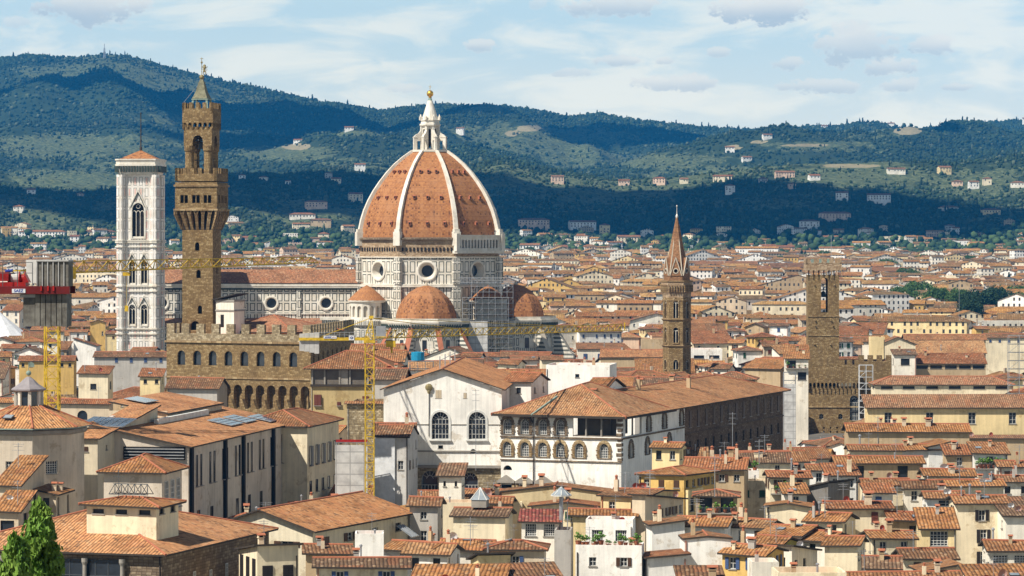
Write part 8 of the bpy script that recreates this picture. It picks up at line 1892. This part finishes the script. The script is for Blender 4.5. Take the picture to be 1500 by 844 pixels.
# ---- villas on the slopes, each standing where the photograph shows it
VILLAS = [(28, 344, 95, 340, 3920, 'white', 'long white villa with a red roof at the foot of the hill', 2), (120, 170, 342, 340, 3940, 'cream', 'cream convent building beside the bell tower top', 1), (40, 52, 280, 0, 0, 'white', 'white farmhouse alone on the lower green slope', 1), (113, 122, 265, 0, 0, 'pinkish', 'pink farmhouse above the white farmhouse on the slope', 1),
          (20, 35, 305, 0, 0, 'off-white', 'off-white farm low on the far left slope', 1), (103, 116, 352, 0, 0, 'white', 'white house under the trees at the hill foot', 2), (165, 178, 350, 0, 0, 'cream', 'cream house just beside the marble tower at the hill foot', 1),
          (350, 360, 257, 0, 0, 'white', 'small white house beside the clock tower on the slope', 1), (380, 392, 260, 0, 0, 'off-white', 'two-toned white villa in the dark woods above the crane arm', 1), (418, 425, 266, 0, 0, 'white', 'tiny white house in the dark woods left of the dome', 1),
          (448, 480, 300, 0, 0, 'pinkish', 'long pink villa with a small turret on the dark slope', 2), (476, 486, 257, 0, 0, 'grey', 'grey tower-like house on the wooded crest left of the dome', 2), (486, 500, 262, 0, 0, 'cream', 'cream house on the wooded crest left of the dome', 1), (512, 532, 290, 0, 0, 'cream', 'cream villa with a round tower close to the dome edge', 2),
          (455, 485, 325, 0, 0, 'tan', 'tan farm buildings low on the dark slope', 1), (466, 482, 352, 0, 0, 'cream', 'square cream villa tower above the pines left of the dome', 3), (424, 462, 314, 0, 0, 'off-white', 'pale low villa half hidden by dark trees', 1), (355, 375, 350, 0, 0, 'pinkish', 'reddish houses at the foot of the woods right of the clock tower', 1),
          (808, 826, 263, 0, 0, 'pinkish', 'pink villa among cypresses above the far right of the dome', 2), (906, 922, 265, 0, 0, 'pinkish', 'pink house on the ridge road right of the dome', 1), (956, 974, 264, 0, 0, 'pinkish', 'rose villa on the ridge left of the spire', 2), (996, 1008, 262, 0, 0, 'cream', 'yellowish villa on the ridge above the brick spire', 1),
          (1044, 1072, 247, 0, 0, 'cream', 'large cream villa on the crest right of the brick spire', 2), (1062, 1076, 278, 0, 0, 'white', 'tall white villa on the dark slope below the crest', 3), (1110, 1124, 262, 0, 0, 'grey', 'grey villa half way up the slope left of the stone tower', 1),
          (1136, 1164, 254, 0, 0, 'pinkish', 'pink twin villa on the slope above the stone tower', 2), (1186, 1202, 258, 0, 0, 'white', 'white villa above the stone tower on the slope', 1), (1155, 1166, 270, 0, 0, 'pinkish', 'small pink house among the dark woods above the stone tower', 1), (1224, 1242, 288, 0, 0, 'white', 'white square villa in the dark woods right of the stone tower', 2),
          (1270, 1304, 292, 0, 0, 'white', 'long bright white villa in the dark woods', 2), (1172, 1200, 330, 0, 0, 'white', 'white villa low on the slope above the stone tower', 2), (1200, 1246, 318, 0, 0, 'pinkish', 'row of pinkish houses low in the dark woods', 2), (1376, 1394, 230, 0, 0, 'pale yellow', 'yellow domed villa on the near crest', 2), (1300, 1326, 233, 0, 0, 'off-white', 'pale farm on the crest left of the yellow domed villa', 1),
          (1376, 1404, 302, 0, 0, 'off-white', 'off-white villa on the right hand slope', 1), (1420, 1434, 270, 0, 0, 'white', 'white house amid olive groves on the right slope', 2), (1440, 1452, 264, 0, 0, 'cream', 'cream tower villa in the right hand olive groves', 2), (1440, 1466, 308, 0, 0, 'pale yellow', 'yellow villa among dark trees near the frame edge', 1),
          (1384, 1398, 335, 0, 0, 'grey', 'grey-blue villa low in the dark woods at right', 2), (1480, 1500, 268, 0, 0, 'off-white', 'off-white houses at the frame edge on the upper slope', 1), (1396, 1410, 266, 0, 0, 'pinkish', 'pink villa among the right hand olive terraces', 1),
          (835, 874, 330, 3950, 3950, 'white', 'large white villa above the pines right of the dome', 2), (878, 893, 338, 3940, 3940, 'pale yellow', 'yellow villa tower above the pines right of the dome', 3), (905, 938, 352, 3900, 3900, 'cream', 'cream villa in the pines left of the spire', 2), (761, 790, 369, 3700, 3700, 'white', 'white three storey villa at the edge of the pines', 3),
          (818, 836, 366, 3700, 3700, 'pinkish', 'small pink villa among round pines', 2), (760, 805, 330, 3960, 3960, 'pinkish', 'cluster-like reddish villa on the wooded rise beside the dome', 2), (1120, 1164, 372, 3500, 3500, 'pinkish', 'pink villa block in the pines left of the stone tower', 3)]
def ray_ground(px, py):
    lo, hi = 3870.0, Y1 - 30
    Ys = np.linspace(lo, hi, 240); Xs = (px - 750)/FPX*Ys; v = PY0 - (hills_z(Xs, Ys) - CAMZ)*FPX/Ys
    i = np.argmax(v <= py); return float(Ys[i]) if v.min() <= py else None
for pl, pr, py, a_, b_, wc, lab, rows in VILLAS:
    Y = None if a_ == 0 else (b_ if b_ > 1000 else 3930.0)
    if pl > pr or pr > 200 and pl < 30: pl, pr = 28, 96; py = 342; Y = 3920
    Y = ray_ground((pl + pr)/2, py + 7) or 4900.0
    X0 = xat(pl, Y); zg = float(hills_z(X0, Y)) if Y > 3850 else float(zground(Y)); w = xat(pr, Y) - X0; hh = 4.0 + rows*3.3
    zt = zat(py, Y); 
    zt = zg + hh
    house((X0, Y - 4), w, min(14, w), R(rr.uniform(-12, 12)), zt, zg - 6, rr.choice(['hip', 'gx', 'hip']), .3, wc, rr.choice(['terracotta', 'rusty', 'brown']), .6, wins=1, rows=rows, wh=2.0, ww=1.6, gap=4.2, skip=.1, style='dark', label=lab, name='villa', cat='villa', extras=0, fp=False, group='villas on the hills')
# far farms on the high mountain, and its aerials
for px, py, lab in ((153, 64, 'tall lattice radio mast on the mountain summit'), (3, 97, 'short radio mast at the frame edge on the mountain'), (9, 94, 'second short radio mast near the frame edge'), (26, 98, 'slim white radio mast on the mountain shoulder')):
    Y = 9700.0; X = xat(px, Y); zg = float(hills_z(X, Y)); t = thing('radio_mast', lab, 'radio mast', (X, Y, zg - 5)); b = MB(); zt = (zat(py, Y) - zg + 5); b.truss((0, 0, 0), (0, 0, zt*.7), 6, 6, 6, 1.1, w2=3, h2=3); b.bar((0, 0, zt*.7), (0, 0, zt), 1.6)
    b.build('lattice', ['steel' if px > 20 else 'sheet_white'], t)
FF = [(430, 212, 'pale farm by the bare field on the mountain'), (520, 250, 'pinkish farm on the slope left of the dome'), (505, 194, 'small farm beyond the mountain meadow'), (1300, 182, 'farm on the skyline meadow'), (1203, 187, 'white house on the far skyline'), (1497, 186, 'white tower block on the skyline at the frame edge'), (1062, 224, 'white farm on the far green slope'), (1088, 238, 'pink farm in the far valley'), (668, 196, 'white farm just right of the lantern'), (1118, 206, 'tiny white chapel on the far slope')]
for px, py, lab in FF:
    Ys = np.linspace(5600, 9750, 400); v = PY0 - (hills_z(xat(px, Ys), Ys) - CAMZ)*FPX/Ys; i = int(np.argmax(v <= py)); Y = float(Ys[i]) if v.min() <= py else 9750.0; X = xat(px, Y); zg = float(hills_z(X, Y))
    house((X, Y - 6), 20 if px != 1497 else 22, 12, R(rr.uniform(-20, 20)), zg + (10 if px != 1497 else 26), zg - 8, 'gx', .35, 'white', 'terracotta', .8, wins=1, rows=1, wh=2.4, ww=2, gap=6, skip=0, style='dark', label=lab, name='farmhouse', cat='farmhouse', extras=0, fp=False, group='farms on the mountains')

# ================================================================ TREES
tree(xat(50, 110), 110, float(zground(110)) - 1, 5.0, 'shaggy', 'bright green shaggy conifer in the lower left corner close to the viewer', mt='conifer_leaves', seed=31, nleaf=15000, leaf=.034, wide=.50)
tree(xat(8, 104), 104, float(zground(104)) - 1, 4.35, 'shaggy', 'lower bright green conifer at the frame edge beside the taller one', mt='conifer_leaves', seed=32, nleaf=13000, leaf=.034, wide=.55)
tree(xat(86, 118), 118, zat(828, 118) - 6.6, 2.6, 'shaggy', 'small green sapling tip at the bottom edge beside the tall conifer', mt='conifer_leaves', seed=33, nleaf=9000, leaf=.03, wide=.4)
PT = [(1345, 432, 1330, 13, 'round'), (1325, 436, 1320, 10, 'round'), (1372, 438, 1330, 9, 'round'), (1404, 440, 1300, 8, 'round'), (1436, 446, 1210, 15, 'round'), (1462, 440, 1260, 12, 'round'), (1420, 452, 1215, 9, 'round'), (1488, 438, 1240, 13, 'round'), (1500, 446, 1200, 11, 'round')]
PL = ['dark round park tree behind the long ochre hall', 'smaller park tree left of the dark round one', 'park tree right of the dark round one above the ochre roof', 'low park tree between the ochre hall and the big crowns', 'largest park tree crown right of the ochre hall', 'tall park tree behind the largest crown', 'low park tree in front of the largest crown', 'park tree at the frame edge', 'front park tree at the frame edge']
for (px, py, Y, s, k), l in zip(PT, PL):
    rp = .8*s/Y*FPX; Y = solveY(py - 22, 27); h_t = zat(py - 22, Y) - float(zground(Y)); s = h_t/1.85; tree(xat(px, Y), Y, float(zground(Y)), s, k, l, 'trees of the park', 'leaves' if rr.random() < .6 else 'dark_leaves', rr.choice([1, 2, 3]), 6000, .045, wide=rp*Y/FPX/s*.95)
for px, pyt, Y, hh, l in ((857, 407, 1900, 22, 'broad dark cypress standing alone among the roofs beyond the apse'), (815, 430, 1600, 16, 'slim cypress left of the blank white box house'), (820, 430, 1610, 16, 'second slim cypress left of the blank white box house'), (1478, 398, 1500, 22, 'tall dark cypress rising from the park trees'), (845, 386, 2500, 20, 'dark conifer left of the white institution'), (1345, 396, 2400, 22, 'dark conifer in the distance over the market building'), (826, 390, 2450, 18, 'dark conifer among the far houses right of the dome')):
    hp_ = hh/Y*FPX*.55; Y = min([float(v) for v in range(900, 3700, 10)], key=lambda v: abs(zat(pyt, v) - float(zground(v)) - max(9, hp_*v/FPX))); hh = max(9, hp_*Y/FPX); tree(xat(px, Y), Y, float(zground(Y)) - .5, hh/2.2, 'cypress', l, 'cypresses in the town', 'dark_leaves', 5, 3000, .045)
for px, py, Y, s, l in ((1275, 428, 1500, 8, 'bright tree right of the stone tower among the roofs'), (1242, 425, 1600, 7, 'low green tree just right of the stone tower'), (1124, 436, 1500, 7, 'round tree below the green-yellow apartment block'), (1330, 410, 2100, 12, 'distant tree clump above the cream building'), (1300, 396, 2300, 12, 'distant broad tree over the long market roof'), (1362, 394, 2350, 10, 'distant low tree beside the conifer'), (500, 372, 3300, 12, 'round tree beyond the nave roof'), (1400, 470, 1000, 6, 'small tree on a terrace above the cream church front'), (170, 418, 1700, 9, 'bright tree left of the marble bell tower'), (770, 398, 2700, 12, 'tree clump right of the drum')):
    rp = .8*s/Y*FPX; far_ = Y > 900; Y2_ = min([float(v) for v in range(900, 3700, 10)], key=lambda v: abs(zat(py - rp, v) - float(zground(v)) - 1.85*rp*v/FPX)) if far_ else Y; s_t = rp*Y2_/FPX
    if not far_: s_t = s*.8
    tree(xat(px, Y2_), Y2_, float(zground(Y2_)) if far_ else zat(py, Y) - s*1.2, s_t, 'round', l, 'trees among the houses', 'bright_leaves' if rr.random() < .3 else 'leaves', rr.choice([1, 2, 3]), 4000, .06)
# belt of pines and garden trees where the town meets the hill
n_ = 0; NEARW = []
for i in range(230):
    px = rr.uniform(-20, 1520); Y = rr.uniform(3300, 3950)
    dens = 1.0 if (740 < px < 1000 or 330 < px < 520 or px > 1020 or px < 180) else .5
    if rr.random() > dens: continue
    s = rr.uniform(10, 17); z = float(zground(Y)) if Y < 3850 else float(hills_z(xat(px, Y), Y)); k = rr.choice(['pine', 'round', 'round', 'pine', 'cypress'])
    if n_ >= 150: break
    n_ += 1
    t = tree(xat(px, Y), Y, z + 2, s*(.62 if k != 'cypress' else .55), k, {'pine': 'umbrella pine', 'round': 'round leafy tree', 'cypress': 'dark cypress'}[k] + ' in the green belt where the town meets the hill', {'pine': 'umbrella pines of the green belt', 'round': 'leafy trees of the green belt', 'cypress': 'cypresses of the green belt'}[k], {'pine': 'leaves', 'round': rr.choice(['leaves', 'bright_leaves', 'leaves']), 'cypress': 'dark_leaves'}[k], rr.choice([1, 2, 3]) if k != 'cypress' else 5, 1800, .09)
rs = np.random.RandomState(9); n = 17000; px = rs.uniform(-40, 1540, n); Yw = np.where(rs.rand(n) < .10, rs.uniform(1500, 3400, n), rs.uniform(3350, 4280, n)); keep = rs.rand(n) < np.where(Yw > 3950, (.9 - (Yw - 3950)/420), np.where(Yw > 3600, 1.0, .55))*np.where((px > 500) & (px < 740), .3, 1); px, Yw = px[keep], Yw[keep]; Xw = (px - 750)/FPX*Yw; zw = np.where(Yw < 3850, zground(Yw), hills_z(Xw, np.maximum(Yw, 3851))); m_ = len(px)
s = 2.2 + 4.4*rs.rand(m_)**1.5; P_ = np.stack([Xw, Yw, zw + 1 + s*.7 + 5*rs.rand(m_)], 1); S_ = np.stack([s*.9, s*.85], 1); k = rs.rand(m_, 1); T_ = (np.array([.016, .038, .014])*(1 - k) + np.array([.065, .105, .03])*k)*(.6 + .8*fbm(Xw/70, Yw/90, 3))[:, None]
tag(link('garden_foliage', blob_mesh('garden_foliage', P_, S_, T_, 8)), 'green garden trees massed where the town meets the hill', 'foliage', kind='stuff')

# nothing more
